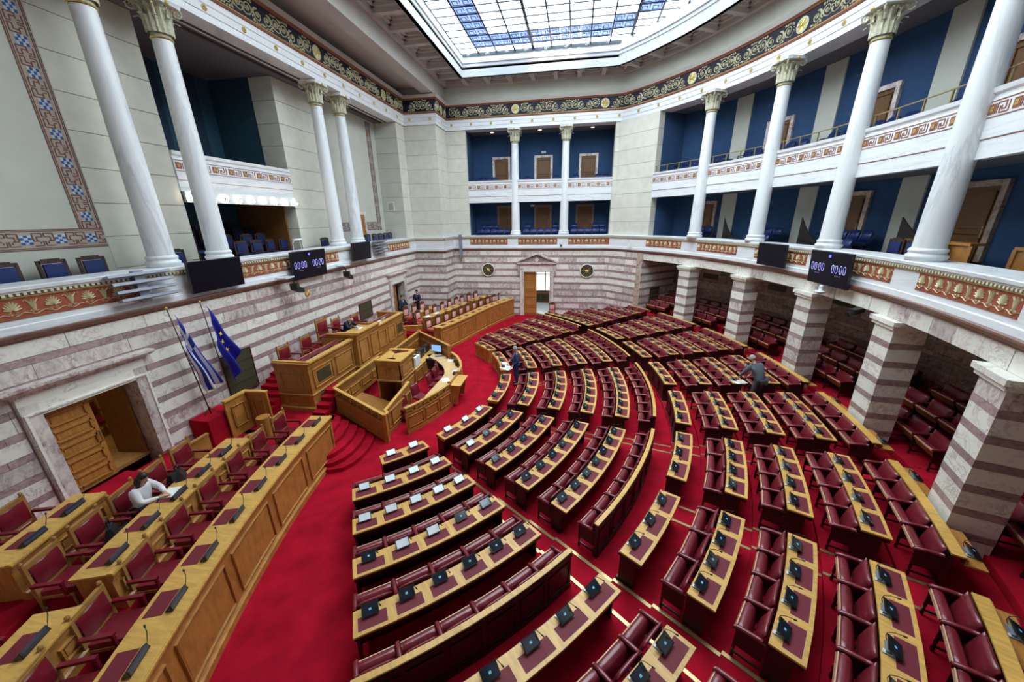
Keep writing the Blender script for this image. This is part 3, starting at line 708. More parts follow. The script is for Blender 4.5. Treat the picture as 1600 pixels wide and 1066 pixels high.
# ---- blue inner walls
iw = MB().box(-9.9, 4.6, 30.05, 30.3, GF, 13.3).box(-8.2, -7.95, YB + .3, 30.1, GF, 13.3).box(2.65, 2.9, YB + .3, 30.1, GF, 13.3)
wib = struct(iw.obj('wall_gallery_back', blueW))
RG = 21.0
ir = MB().arc(RG, RG + .2, R_(-50), R_(44), GF, 13.3, 60, CX, CY)
ir.hull([(*pol(19.0, 40.9), GF), (*pol(21.1, 39.9), GF), (*pol(21.1, 41.2), GF), (*pol(19.0, 41.5), GF)], [(*pol(19.0, 40.9), 13.2), (*pol(21.1, 39.9), 13.2), (*pol(21.1, 41.2), 13.2), (*pol(19.0, 41.5), 13.2)])
wir = struct(ir.obj('wall_gallery_right', blueW))
for a in (29.7, 17.4, 5.2, -7.0, -19.2):
    w_ = 1.25; mb = MB().arc(RG - .06, RG + .01, R_(a - w_), R_(a + w_), GF, 13.2, 2, CX, CY); mb.obj('cream_pilaster', plaster, wir)
il = MB().box(-16.4, -16.2, BY0 - .3, BY1 + .3, GF, 13.3).box(-16.3, XP - 1.0, BY1 + .02, BY1 + .2, GF, 13.3).box(-16.3, XP - .3, BY0 - .2, BY0, GF, 13.3)
wil = struct(il.obj('wall_gallery_left', blueW2))
MB().box(-16.22, -16.12, 13.4, 14.0, 8.7, 13.2).box(-16.22, -16.12, 15.0, 15.6, 8.7, 13.2).obj('dark_pilaster', mat('dark_blue_pilaster', (.012, .03, .06), .9), wil)
# ---- balcony fronts with the Greek key band
def key_band():
    H = .34; W = .62; mb = MB(); t = .022
    def hl(x0, x1, z, tt=t): mb.box(x0, x1, -.012, 0, z - tt / 2, z + tt / 2)
    def vl(x, z0, z1, tt=t): mb.box(x - tt / 2, x + tt / 2, -.012, 0, z0, z1)
    hl(-W / 2, W / 2, .008, .016); hl(-W / 2, W / 2, H - .008, .016)
    mb.box(-.27, -.09, -.010, 0, .07, .27); mb.cur = 1; mb.box(-.225, -.135, -.016, 0, .12, .22); mb.cur = 2; mb.box(-.19, -.17, -.018, 0, .16, .18); mb.cur = 0
    hl(-.05, .17, .27); vl(-.05, .07, .27); vl(.17, .13, .27); hl(.07, .17, .13); vl(.07, .13, .20)
    vl(.25, .07, .27); hl(.02, .25, .07); vl(.02, .07, .20)
    return mb.mesh('key_relief', [rust, ochre, mat('dark_brown', (.05, .02, .015), .7)])
KB = key_band()
def balcony(path, zt, zb, parent_name, cap_back=-.3, railing=False):
    h = zt - zb; q = zb + h * .28
    o = struct(MB().sweep(path, [(-.25, zb), (0, zb), (0, q), (.025, q + .02), (.025, zt - .22), (.0, zt - .20), (.0, zt - .14), (.06, zt - .10), (.08, zt), (-.35, zt), (-.35, zt - .1), (-.25, zt - .1)]).obj(parent_name, penth))
    MB().sweep(path, [(.0, q - .01), (.006, q - .01), (.006, q + .01), (0, q + .01)]).obj('rust_line', rust, o)
    L = plen(path, len(path) - 1); n = max(1, round(L / .62)); pt = L / n; zk = zt - .60
    for x, y, a, s in walk(path, pt / 2, L, pt):
        n_ = Vector((math.sin(a), -math.cos(a))); put(KB, 'key_relief', o, (x + n_.x * .026, y + n_.y * .026, zk), a, sc_=(pt / .62, 1, 1))
    return o
balcony([(XP + .02, BY0), (XP + .02, BY1)], 9.55, 8.33, 'trim_5')
CBX = (-4.42, -0.86)
balcony([(-7.9, YB + .15), (CBX[0] - .2, YB + .15)], 9.9, 8.42, 'trim_6'); balcony([(CBX[0] + .2, YB + .15), (CBX[1] - .2, YB + .15)], 9.9, 8.42, 'trim_7'); balcony([(CBX[1] + .2, YB + .15), (2.6, YB + .15)], 9.9, 8.42, 'trim_8')
CAZ = [29.6, 17.4, 5.2, -7.0, -19.2, -31.4]; edges = [40.7] + CAZ + [-44]
for i in range(7):
    a0 = edges[i] - (0 if i == 0 else .7); a1 = edges[i + 1] + .7
    P_ = [pol(18.82, a0 - (a0 - a1) * j / 6) for j in range(7)]
    ro = balcony(P_, 9.85, 8.42, 'trim_%d' % (9 + i))
    L = plen(P_, 6); mb = MB(); mb.rsweep(P_, -.12, -.08, 10.20, 10.23)
    for x, y, a, s in walk(P_, .12, L, (L - .24) / 4): mb.rsweep([(x - .02 * math.cos(a), y - .02 * math.sin(a)), (x + .02 * math.cos(a), y + .02 * math.sin(a))], -.12, -.08, 9.85, 10.2)
    mb.obj('brass_railing', brass, ro)
    P2 = [pol(20.45, a0 - (a0 - a1) * j / 6) for j in range(7)]
    for lo, hi in ((.06, .44), (.56, .94)):
        L = plen(P2, 6); W_ = walk(P2, L * lo, L * hi, L * (hi - lo) / 3.001); mb = MB()
        for z_ in (10.25,): mb.tube([(x, y, z_) for x, y, a, s in W_], .022, 5)
        for x, y, a, s in W_[::1]: mb.tube([(x, y, 9.15), (x, y, 10.25)], .016, 5)
        mb.obj('iron_railing', iron, ro)
# ---- columns
def spiral_pts(c, r, t0, turns, d, ax, up, n=14):
    out = []
    for i in range(n):
        u = i / (n - 1); t = t0 + d * turns * 2 * PI * u; rr = r * (1 - .82 * u); out.append(Vector(c) + rr * (math.cos(t) * Vector(ax) + math.sin(t) * Vector(up)))
    return out
def capital():
    mb = MB(); mb.cur = 0
    mb.lathe([(.255, 0), (.255, .02), (.235, .08), (.225, .45), (.25, .70), (.33, .82)], 20)
    for row, (n, h, zb, r) in enumerate(((8, .38, .10, .27), (8, .62, .10, .275))):
        for i in range(n):
            a = 2 * PI * (i + .5 * row) / n; c, s = math.cos(a), math.sin(a); vs = []; fs = []
            for j in range(7):
                u = j / 6; rad = r + .005 + .03 * u + (.30 * max(0, u - .55) ** 1.3 * 1.6); z = zb + h * math.sin(min(u * 1.15, 1.0) * PI / 2) - (max(0, u - .8) * .25); w_ = .078 * (1 - .50 * u) * (1 + .30 * math.sin(u * 12))
                for k in (-1, 0, 1): vs.append((rad * c - k * w_ * s + (.045 * c if k == 0 else 0), rad * s + k * w_ * c + (.045 * s if k == 0 else 0), z))
            for j in range(6):
                for k in (0, 1): fs.append((3 * j + k, 3 * j + k + 1, 3 * j + 4 + k, 3 * j + 3 + k))
            mb.add(vs, fs)
    for i in range(4):
        a = PI / 4 + i * PI / 2; ax = (math.cos(a), math.sin(a), 0)
        mb.tube([Vector((ax[0] * .29, ax[1] * .29, .42)), Vector((ax[0] * .34, ax[1] * .34, .62))] + spiral_pts((ax[0] * .48, ax[1] * .48, .70), .135, 2.6, 1.6, -1, ax, (0, 0, 1)), .036, 6, .018)
    for i in range(8):
        a = i * PI / 4 + (.22 if i % 2 else -.22) + (0 if i % 2 == 0 else -PI / 4) ; ax = (math.cos(a), math.sin(a), 0); tx = (-math.sin(a), math.cos(a), 0)
        mb.tube(spiral_pts((ax[0] * .34, ax[1] * .34, .70), .07, -1.2, 1.3, 1, tx, (0, 0, 1), 10), .020, 5, .012)
    mb.cur = 2
    vs = []; N_ = 24
    for z, e in ((.80, 0), (.86, .015), (.90, .03)):
        for i in range(N_):
            a = 2 * PI * i / N_ ; k = abs(math.cos(2 * (a))) ; r = .44 + e + .14 * (1 - k) ; vs.append((r * math.cos(a), r * math.sin(a), z))
    fs = [(j * N_ + i, j * N_ + (i + 1) % N_, (j + 1) * N_ + (i + 1) % N_, (j + 1) * N_ + i) for j in range(2) for i in range(N_)] + [tuple(range(N_))[::-1], tuple(range(2 * N_, 3 * N_))]
    mb.add(vs, fs); mb.cur = 1
    for i in range(4):
        a = i * PI / 2; mb.sphere((.46 * math.cos(a), .46 * math.sin(a), .82), .055, 8, 6)
    mb.lathe([(.262, -.02), (.275, 0), (.262, .02)], 20)
    for i in range(4):
        a = PI / 4 + i * PI / 2; mb.sphere((.43 * math.cos(a), .43 * math.sin(a), .72), .035, 6, 5)
    return mb.mesh('capital', [mat('capital_stone', (.60, .58, .42), .6, var=.3, scale=14), gold, penth], False)
CAP = capital()
SH = MB()
def flute(r): return r
nfl = 24; rings = 12; vs = []
for j in range(rings + 1):
    u = j / rings; r = .315 - .065 * u - .01 * u * u
    for i in range(nfl * 2): a = PI * i / nfl; rr = r * (1 - (.012 if i % 2 else 0)); vs.append((rr * math.cos(a), rr * math.sin(a), .30 + 5.83 * u))
fs = [(j * 48 + i, j * 48 + (i + 1) % 48, (j + 1) * 48 + (i + 1) % 48, (j + 1) * 48 + i) for j in range(rings) for i in range(48)]
SH.add(vs, fs); SH = SH.mesh('shaft', pent, True)
BS = MB().lathe([(.385, -.02), (.385, .05), (.40, .07), (.40, .13), (.36, .16), (.35, .20), (.37, .23), (.37, .27), (.33, .31)], 28).mesh('base', pent, True)
PL = MB().box(-.44, .44, -.44, .44, -.62, .0).mesh('plinth', penth)
def column(x, y, rz, lab):
    t = thing('marble_column', lab, 'column', (x, y, 6.12), rz, 'white marble columns around the gallery')
    put(SH, 'shaft', t); put(BS, 'base', t); put(CAP, 'capital', t, (0, 0, 6.16))
for (y, lab) in ((9.0, 'leftmost white marble column, above the metal louvred fixture'), (10.8, 'second white marble column from the left, behind the blank screen'), (17.4, 'third white column from the left, right of the row of lit lamps'), (19.2, 'fourth white column from the left, beside the mosaic-edged panel')):
    column(XL - .42, y, 0, lab)
column(CBX[0], YB + .35, 0, 'left column of the back gallery, above the pedimented door'); column(CBX[1], YB + .35, 0, 'right column of the back gallery, between blue bays')
for a, lab in zip(CAZ, ('farthest column of the right gallery', 'second farthest column of the right gallery', 'right gallery column above the timer screen', 'large right gallery column left of the blue-backed desks', 'nearest right column, cut by the top right corner', 'right column outside the edge of the view')):
    x, y = pol(18.72, a); column(x, y, R_(a), lab)
# ---- doors
def door_leaf(mb_parent, w_, h, npan, rows, m_, t=.05, name='door_leaf', loc=(0, 0, 0), rz=0, handle=True):
    """leaf in local frame: x 0..w, z 0..h, face towards -y"""
    g = MB().box(0, w_, 0, t, 0, h); o = g.obj(name, m_, mb_parent, loc=loc, rz=rz)
    pw = (w_ - .10 * (npan + 1)) / npan; ph = (h - .12 * (rows + 1)) / rows
    for i in range(npan):
        for j in range(rows):
            x0 = .10 + i * (pw + .10); z0 = .12 + j * (ph + .12)
            mb = MB().box(x0, x0 + pw, -.04, .0, z0, z0 + .04).box(x0, x0 + pw, -.04, 0, z0 + ph - .04, z0 + ph).box(x0, x0 + .03, -.04, 0, z0, z0 + ph).box(x0 + pw - .03, x0 + pw, -.04, 0, z0, z0 + ph).box(x0 + .07, x0 + pw - .07, -.012, 0, z0 + .07, z0 + ph - .07)
            mb.obj('door_panel', m_, o)
    if handle: MB().tube([(w_ - .07, -.02, 1.0), (w_ - .07, -.07, 1.0), (w_ - .07, -.07, 1.3), (w_ - .07, -.02, 1.3)], .018, 6).obj('door_handle', brass, o)
    return o
dn_ = [0]
def door_frame(loc, rz, w_, h, fw=.22, m_=None, leafs=1, rows=2, cap=False, leaf=oakG, pr=.10):
    dn_[0] += 1; r = struct(put(None, 'door_%d' % dn_[0], None, loc, rz))
    MB().box(-w_ / 2 - fw, -w_ / 2, -pr, .02, 0, h + fw).box(w_ / 2, w_ / 2 + fw, -pr, .02, 0, h + fw).box(-w_ / 2, w_ / 2, -pr, .02, h, h + fw).obj('door_frame', m_ or mmix, r)
    for i in range(leafs): door_leaf(r, w_ / leafs - .01, h, 1, rows, leaf, loc=(-w_ / 2 + i * w_ / leafs, -.03, 0))
    return r
for x in (-5.75, -2.55, 0.75): door_frame((x, 30.05, 9.2), 0, 1.05, 2.35, .16)
for x in (-5.5, -2.55, 0.65): door_frame((x, 30.05, 5.85), 0, 1.05, 2.25, .16, m_=mbrown)
for a in (23.5, 11.3, -.9, -13): x, y = pol(RG - .02, a); door_frame((x, y, 9.15), R_(a) - PI / 2, 1.1, 2.35, .16)
for a in (31.8 + 2.0, 23.5 - 12.2, -.9, -13): x, y = pol(RG - .02, a); door_frame((x, y, 5.6), R_(a) - PI / 2, 1.15, 2.35, .16, m_=mdark)
door_frame((-16.18, 12.6, 8.7), PI / 2, 1.2, 2.6, .16, leaf=oakM)
door_frame((XP, 21.6, GF), PI / 2, 0.85, 2.2, .16, leaf=oakM); door_frame((XP, 4.45, GF), PI / 2, 1.5, 2.9, .34, leaf=oakM)
MB().box(-16.15, -13.6, BY1 - .12, BY1 - .04, GF, 8.1).obj('door_panel', oakD, wil)
# emergency sign blanks, vents
for (x, z) in ((-2.55, 11.85), (-3.35, 8.15)): MB().box(x - .17, x + .17, 30.0, 30.04, z, z + .14).obj('exit_light_box', silver, wib)
for x in (-6.2, -2.75, 0.9):
    t = thing('downlight', {-6.2: 'left', -2.75: 'middle', 0.9: 'right'}[x] + ' warm downlight in the upper back gallery ceiling', 'lamp', (x, 29.0, 13.20), 0, 'downlights in the gallery ceiling')
    MB().lathe([(.16, .02), (.16, -.02), (.13, -.025)], 14).obj('trim_ring', silver, t); MB().lathe([(.12, -.02), (.12, -.03), (.02, -.035)], 14).obj('lens', dl, t)
MB().box(XP + .0, XP + .9, RY - .04, RY, 0, 0.01)
v = MB(); v.box(XP + .35, XP + .85, RY - .03, RY, 7.9, 8.5); vo = v.obj('vent_frame', cream, wall_upper_left)
for i in range(5): MB().box(XP + .42, XP + .78, RY - .045, RY - .03, 7.98 + i * .09, 8.03 + i * .09).obj('vent_slat', greyp, vo)
# ---- gallery seats
def gseat(w_=.5):
    a = MB().box(-w_ / 2 + .02, w_ / 2 - .02, -.44, .0, .36, .46); b = MB()
    pts = [(-.5 + i / 8) for i in range(9)]
    bot = []; top = []
    vs = []
    for i, p in enumerate(pts):
        x = p * (w_ - .03); top_ = .90 - .10 * (2 * abs(p)) ** 4; dep = .03 * (1 - (2 * p) ** 2)
        vs += [(x, .06 + dep, .42), (x, .14 + dep, top_), (x, .20 + dep, top_ - .01), (x, .12 + dep, .42)]
    fs = [(4 * i + j, 4 * i + (j + 1) % 4, 4 * i + 4 + (j + 1) % 4, 4 * i + 4 + j) for i in range(8) for j in range(4)] + [(0, 1, 2, 3), (35, 34, 33, 32)]
    b.add(vs, fs)
    l = MB().box(-.05, .05, -.25, .1, 0, .40)
    return a.mesh('seat', blueS, False), b.mesh('backrest', blueS, True), l.mesh('legs', blackm)
GSa, GSb, GSc = gseat()
def gallery_seat(x, y, z, rz, lab, grp):
    t = thing('gallery_seat', lab, 'seat', (x, y, z), rz, grp); put(GSa, 'seat', t); put(GSb, 'backrest', t); put(GSc, 'leg', t)
bays = ((-7.6, -4.9, 'left'), (-4.0, -1.25, 'middle'), (-0.4, 2.3, 'right'))
for x0, x1, bn in bays:
    for lvl, zf, ln in ((0, GF, 'lower'), (1, 8.75 + .2, 'upper')):
        for row, (yy, zz) in enumerate(((28.75, .22), (29.45, .55))):
            n = 5
            for i in range(n):
                x = x0 + .3 + (x1 - x0 - .6) * i / (n - 1)
                if row == 1 and abs(x - (-5.6, -2.55, .7)[('left', 'middle', 'right').index(bn)]) < .65: continue
                gallery_seat(x, yy, zf + zz - (.1 if lvl else .0), 0, '%s blue seat from the left, %s row, %s bay of the %s back gallery' % (ORD[i], ('front', 'rear')[row], bn, ln), 'blue seats in the back gallery')
edges = [40.7, 29.6, 17.4, 5.2, -7.0, -19.2]
BN = ['farthest', 'second', 'third', 'fourth', 'nearest']
for b in range(5):
    a0, a1 = edges[b] - 2.2, edges[b + 1] + 1.8
    for row, (r, zz) in enumerate(((19.45, 9.15), (20.6, 9.60))):
        for i in range(6):
            a = a0 + (a1 - a0) * i / 5; x, y = pol(r, a)
            gallery_seat(x, y, zz, R_(a) - PI / 2, '%s seat from the far end, %s row, %s bay of the right upper gallery' % (ORD[i], ('front', 'rear')[row], BN[b]), 'blue seats in the right upper gallery')
for b in range(3):
    a0, a1 = edges[b] - (6.5 if b == 0 else 5), edges[b + 1] + 1.4
    for row, (r, zz) in enumerate(((19.75, GF), (20.4, GF + .3))):
        for i in range(3 if b else 2):
            a = a1 + 1.5 * (i + .5); x, y = pol(r, a)
            gallery_seat(x, y, zz + .05, R_(a) - PI / 2, '%s seat from the near column, %s row, %s bay of the right lower gallery' % (ORD[i], ('front', 'rear')[row], BN[b]), 'blue seats in the right lower gallery')
# sloping dark screens and oak desks in the right lower gallery
for b, (a0, a1) in enumerate(((28.4, 24.6), (15.6, 10.6), (3.2, -5.2), (-8.8, -17.6))):
    mb = MB(); n = 8; vs = []
    for i in range(n + 1):
        u = i / n; a = a0 + (a1 - a0) * (1 - u); x, y = pol(20.3, a); x2, y2 = pol(20.34, a); h = .55 + 1.15 * u ** 2.4
        vs += [(x, y, GF), (x2, y2, GF), (x2, y2, GF + h), (x, y, GF + h)]
    mb.add(vs, [(4 * i + j, 4 * i + (j + 1) % 4, 4 * i + 4 + (j + 1) % 4, 4 * i + 4 + j) for i in range(n) for j in range(4)] + [(0, 1, 2, 3), (4 * n + 3, 4 * n + 2, 4 * n + 1, 4 * n)])
    o = mb.obj('curved_partition', mat('dark_partition', (.02, .012, .010), .6)); tag(o, 'dark partition with a sweeping curved top in the %s bay of the right gallery' % BN[b + 1], 'partition', 'curved dark partitions in the right gallery')
for nm, a0, a1 in (('left of', 1.6, -5.2), ('right of', -8.6, -12.6), ('farthest right of', -14.2, -22)):
    t = thing('press_desk', 'oak panelled desk front %s the large right column, behind blue chairs' % nm, 'desk', (*pol(20.1, a0), GF)); t.location = (0, 0, 0)
    MB().arc(20.0, 20.05, R_(a1), R_(a0), GF, GF + .98, 6, CX, CY).obj('front_panel', oakM, t); MB().arc(19.95, 20.28, R_(a1), R_(a0), GF + .98, GF + 1.05, 6, CX, CY).obj('desktop', oakM, t)
    n = int(abs(a0 - a1) / 2.2)
    for i in range(n + 1): a = a0 + (a1 - a0) * i / n; MB().arc(19.965, 20.0, R_(a - .15), R_(a + .15), GF, GF + .98, 1, CX, CY).obj('stile', oakM, t)
def wood_chair_meshes(seatm, framem, H=1.0, W=.5):
    fr = MB()
    for s_ in (-1, 1):
        fr.box(s_ * W / 2 - .03, s_ * W / 2 + .03, .20, .26, 0, H)
    fr.box(-W / 2, W / 2, .20, .26, H - .08, H - .0).box(-W / 2 + .08, W / 2 - .08, .20, .26, H, H + .03).box(-W / 2, W / 2, .20, .26, .52, .58)
    lg = MB().box(- .03, .03, -.26, -.20, 0, .44)
    st = MB().box(-W / 2, W / 2, -.28, .22, .40, .50); bk = MB().box(-W / 2 + .05, W / 2 - .05, .17, .22, .58, H - .09)
    return fr.mesh('back_frame', framem), lg.mesh('leg', framem), st.mesh('seat', seatm), bk.mesh('backrest', seatm)
darkwood = mat('dark_chair_wood', (.045, .022, .014), .45)
WC = wood_chair_meshes(blueS, darkwood, 1.0, .50)
def blue_chair(x, y, z, rz, lab, grp, s_=1):
    t = thing('blue_chair', lab, 'chair', (x, y, z), rz, grp)
    for me, n in zip(WC, ('back_frame', 'leg', 'seat', 'backrest')): put(me, n, t, (-.22 if n == 'leg' else 0, 0, 0))
    put(WC[1], 'leg', t, (.22, 0, 0))
for i, y in enumerate((5.0, 6.25, 7.1, 7.85, 10.05, 3.2, 2.3)):
    blue_chair(XP + .62, y, GF + .05, PI / 2 + random.uniform(-.1, .1), ('%s blue leather chair behind the left parapet, in front of the plaster wall' % ORD[[6, 5, 0, 1, 2, 3, 4].index(i)]) if i != 4 else 'single blue chair between the two leftmost columns', 'blue chairs behind the left parapet')
k = 0
for row, (x, z, ys) in enumerate(((XP - .55, .1, (13.6, 14.4, 15.2, 16.0)), (XP - 1.3, .35, (12.2, 13.0, 13.8, 14.7, 15.5)), (XP - 2.1, .6, (12.0, 12.8, 13.6, 14.4, 15.2, 15.9)), (XP - 2.8, .85, (13.2, 14.0, 14.8, 15.6)))):
    for i, y in enumerate(ys): blue_chair(x, y, GF + z, PI / 2 + random.uniform(-.15, .15), '%s chair of the %s row under the lit lamps of the left gallery' % (ORD[i], ('front', 'second', 'third', 'back')[row]), 'blue chairs under the left gallery lamps')
for i, y in enumerate((20.4, 21.1, 21.9, 22.6, 23.3, 23.9)): blue_chair(XP + .9, y, GF + .05, PI / 2, '%s blue chair in the row right of the fourth column' % ORD[i], 'blue chairs by the far mosaic panel')
for i, y in enumerate((17.0, 17.9)): blue_chair(XP + .8, y + .2, GF + .05, PI / 2, ('left' if i == 0 else 'right') + ' blue chair in front of the cream pier by the third column', 'blue chairs by the third column')
for i, a in enumerate((1.2, -.7, -2.8, -11.6, -14.2, -16.8)): x, y = pol(19.6, a); blue_chair(x, y, GF + .05, R_(a) - PI / 2, '%s blue chair from the left before the oak desks, right gallery' % ORD[i], 'blue chairs at the oak gallery desks')
# lamp row under the left balcony
for i in range(9):
    y = 11.35 + i * .60 if i else 11.25
    t = thing('reflector_lamp', '%s lit lamp from the left in the row under the left balcony' % ORD[i], 'lamp', (XP + .12, y, 8.12), 0, 'lamps under the left balcony')
    MB().lathe([(.03, 0), (.10, .10), (.11, .12)], 12, ax=(1, 0, -.3)).obj('reflector', silver, t); MB().sphere((.07, 0, -.02), .07, 10, 7).obj('lamp_glass', bulb, t, True)
tag(MB().box(XP - .02, XP + .10, BY0 + .05, BY1 - .05, 7.98, 8.33).obj('lamp_rail', silver), 'white mounting rail carrying the lamps under the left balcony', 'rail')
# ================================================================== DELEGATE BENCHES
CONS = {}
def console_meshes():
    b = MB().box(-.115, .115, -.055, .055, 0, .018).box(-.09, .09, -.05, -.01, .018, .05)
    CONS['base'] = b.mesh('console_base', greyp)
    # tablet leaning back: lower edge towards +y user side
    t = MB(); ang = R_(30); c_, s_ = math.cos(ang), math.sin(ang); X, Yv, N = (1, 0, 0), (0, -c_, s_), (0, s_, c_)
    t.obox((0, .035, .085), X, Yv, N, .135, .092, .010); CONS['tablet'] = t.mesh('tablet', black)
    for nm, m1 in (('dark', screenD), ('pale', tabW)):
        s = MB(); cc = Vector((0, .035, .085)) + Vector(N) * .0105; s.obox(cc, X, Yv, N, .120, .078, .0012); s.cur = 1
        if nm == 'dark': s.obox(cc + Vector(N) * .0014, X, Yv, N, .020, .017, .0006)
        CONS[nm] = s.mesh('screen', [m1, cyan])
    m_ = MB(); m_.tube([(-.10, -.03, .02), (-.115, -.06, .10), (-.12, -.05, .17), (-.13, .02, .21), (-.16, .11, .20)], .0055, 5); m_.tube([(-.155, .10, .20), (-.172, .14, .192)], .012, 6)
    CONS['mic'] = m_.mesh('gooseneck_microphone', blackm, True)
    p = MB().box(.05, .115, -.08, -.05, 0, .02); CONS['plate'] = p.mesh('card_reader', silver)
console_meshes()
def console(x, y, z, rz, lab, grp, pale=False, lite=False):
    t = thing('voting_console', lab, 'console', (x, y, z), rz, grp)
    put(CONS['base'], 'console_base', t); tb = put(CONS['tablet'], 'tablet', t)
    if not lite: put(CONS['pale' if pale else 'dark'], 'screen', tb); put(CONS['plate'], 'card_reader', t)
    put(CONS['mic'], 'gooseneck_microphone', t)
    return t
SEATM = {}
def seat_meshes(pitch, R, Rb, hb):
    """seat parts in a frame whose x is radial from R, y tangential"""
    k = (round(pitch, 3), round(Rb - R, 3), round(hb, 3))
    if k in SEATM: return SEATM[k]
    x0 = Rb - R; w_ = pitch - .10; n = 6
    def cushion(prof, w_, puff, mt, name, lipm=None):
        # prof: list of (x,z) front face line, normal dir; thickness along normal
        mb = MB(); (xa, za), (xb, zb) = prof; dx, dz = xb - xa, zb - za; L = math.hypot(dx, dz); nx, nz = -dz / L, dx / L
        vs = []; m_ = 6
        for i in range(m_ + 1):
            u = i / m_; e = math.sin(PI * min(max(u, .04), .96)) ** .35
            for j in range(n + 1):
                v = -1 + 2 * j / n; f = (1 - abs(v) ** 6 * .8); th = puff * e * f + .012
                vs.append((xa + dx * u + nx * th, v * w_ / 2, za + dz * u + nz * th))
        base = len(vs)
        for i in range(m_ + 1):
            for j in range(n + 1):
                v = -1 + 2 * j / n; vs.append((xa + dx * i / m_, v * w_ / 2, za + dz * i / m_))
        fs = []
        W_ = n + 1
        for i in range(m_):
            for j in range(n):
                a = i * W_ + j; fs += [(a, a + 1, a + W_ + 1, a + W_), (base + a, base + a + W_, base + a + W_ + 1, base + a + 1)]
        for i in range(m_):
            for a in (i * W_, i * W_ + n): fs.append((a, a + W_, base + a + W_, base + a))
        for j in range(n):
            for a in (j, m_ * W_ + j): fs.append((a, a + 1, base + a + 1, base + a))
        mb.add(vs, fs); return mb
    back = cushion(((x0 - .15, .38), (x0 - .045, hb)), w_, .055, leather, 'backrest').mesh('backrest', leather, True)
    sx, sz = .118, -.205; L = math.hypot(sx, sz); nx, nz = -sz / L, sx / L
    pr = [(-.300, .37), (-.418, .575), (-.415, .606), (-.390, .628), (-.340, .634), (-.295, .622), (-.262, .588), (-.205, .42), (-.225, .385)]
    seat = MB(); vs = []
    for v in (-1, -.93, -.6, 0, .6, .93, 1):
        k_ = .975 if abs(v) == 1 else 1.0
        for (x, z) in pr: vs.append((x0 - .30 + (x + .30) * (1 if abs(v) < 1 else .86), v * w_ / 2, .50 + (z - .50) * (1 if abs(v) < 1 else .95)))
    q = len(pr); seat.add(vs, [(i * q + j, i * q + (j + 1) % q, (i + 1) * q + (j + 1) % q, (i + 1) * q + j) for i in range(6) for j in range(q)] + [tuple(range(q)), tuple(range(6 * q, 7 * q))[::-1]])
    seat = seat.mesh('seat_cushion', leather, True)
    bd = MB().obox(((x0 - .362) - nx * .012, 0, .474 - nz * .012), (sx, 0, sz), (0, 1, 0), (nx, 0, nz), L / 2 + .005, w_ / 2 + .004, .011).mesh('seat_board', seatwood)
    ed = MB().obox((x0 - .418, 0, .592), (1, 0, 0), (0, 1, 0), (0, 0, 1), .008, w_ / 2, .016).mesh('seat_edge', cream_edge)
    ar = MB(); xs = [x0 - .06, x0 - .15, x0 - .28, x0 - .41, x0 - .445]; zs = [.665, .66, .65, .635, .60]; vs = []
    for i, (x, z) in enumerate(zip(xs, zs)):
        for y_, dz in ((-.032, -.025), (.032, -.025), (.036, .012), (.018, .03), (-.018, .03), (-.036, .012)): vs.append((x, y_, z + dz))
    fs = [(6 * i + j, 6 * i + (j + 1) % 6, 6 * i + 6 + (j + 1) % 6, 6 * i + 6 + j) for i in range(4) for j in range(6)] + [tuple(range(6)), tuple(range(24, 30))[::-1]]
    ar.add(vs, fs); arm = ar.mesh('armrest', leather, True)
    st = MB().box(x0 - .405, x0 - .02, -.016, .016, .26, .63).lathe([(.02, 0), (.030, .05), (.016, .12), (.028, .2), (.02, .3)], 8, (x0 - .385, 0, 0)).box(x0 - .38, x0 - .02, -.012, .012, .08, .12).mesh('arm_support', mahog)
    SEATM[k] = (back, seat, bd, ed, arm, st); return SEATM[k]
def put_pol(me, name, parent, R, phi, **kw):
    return put(me, name, parent, (R * math.cos(phi) - R, R * math.sin(phi), 0), phi, **kw)
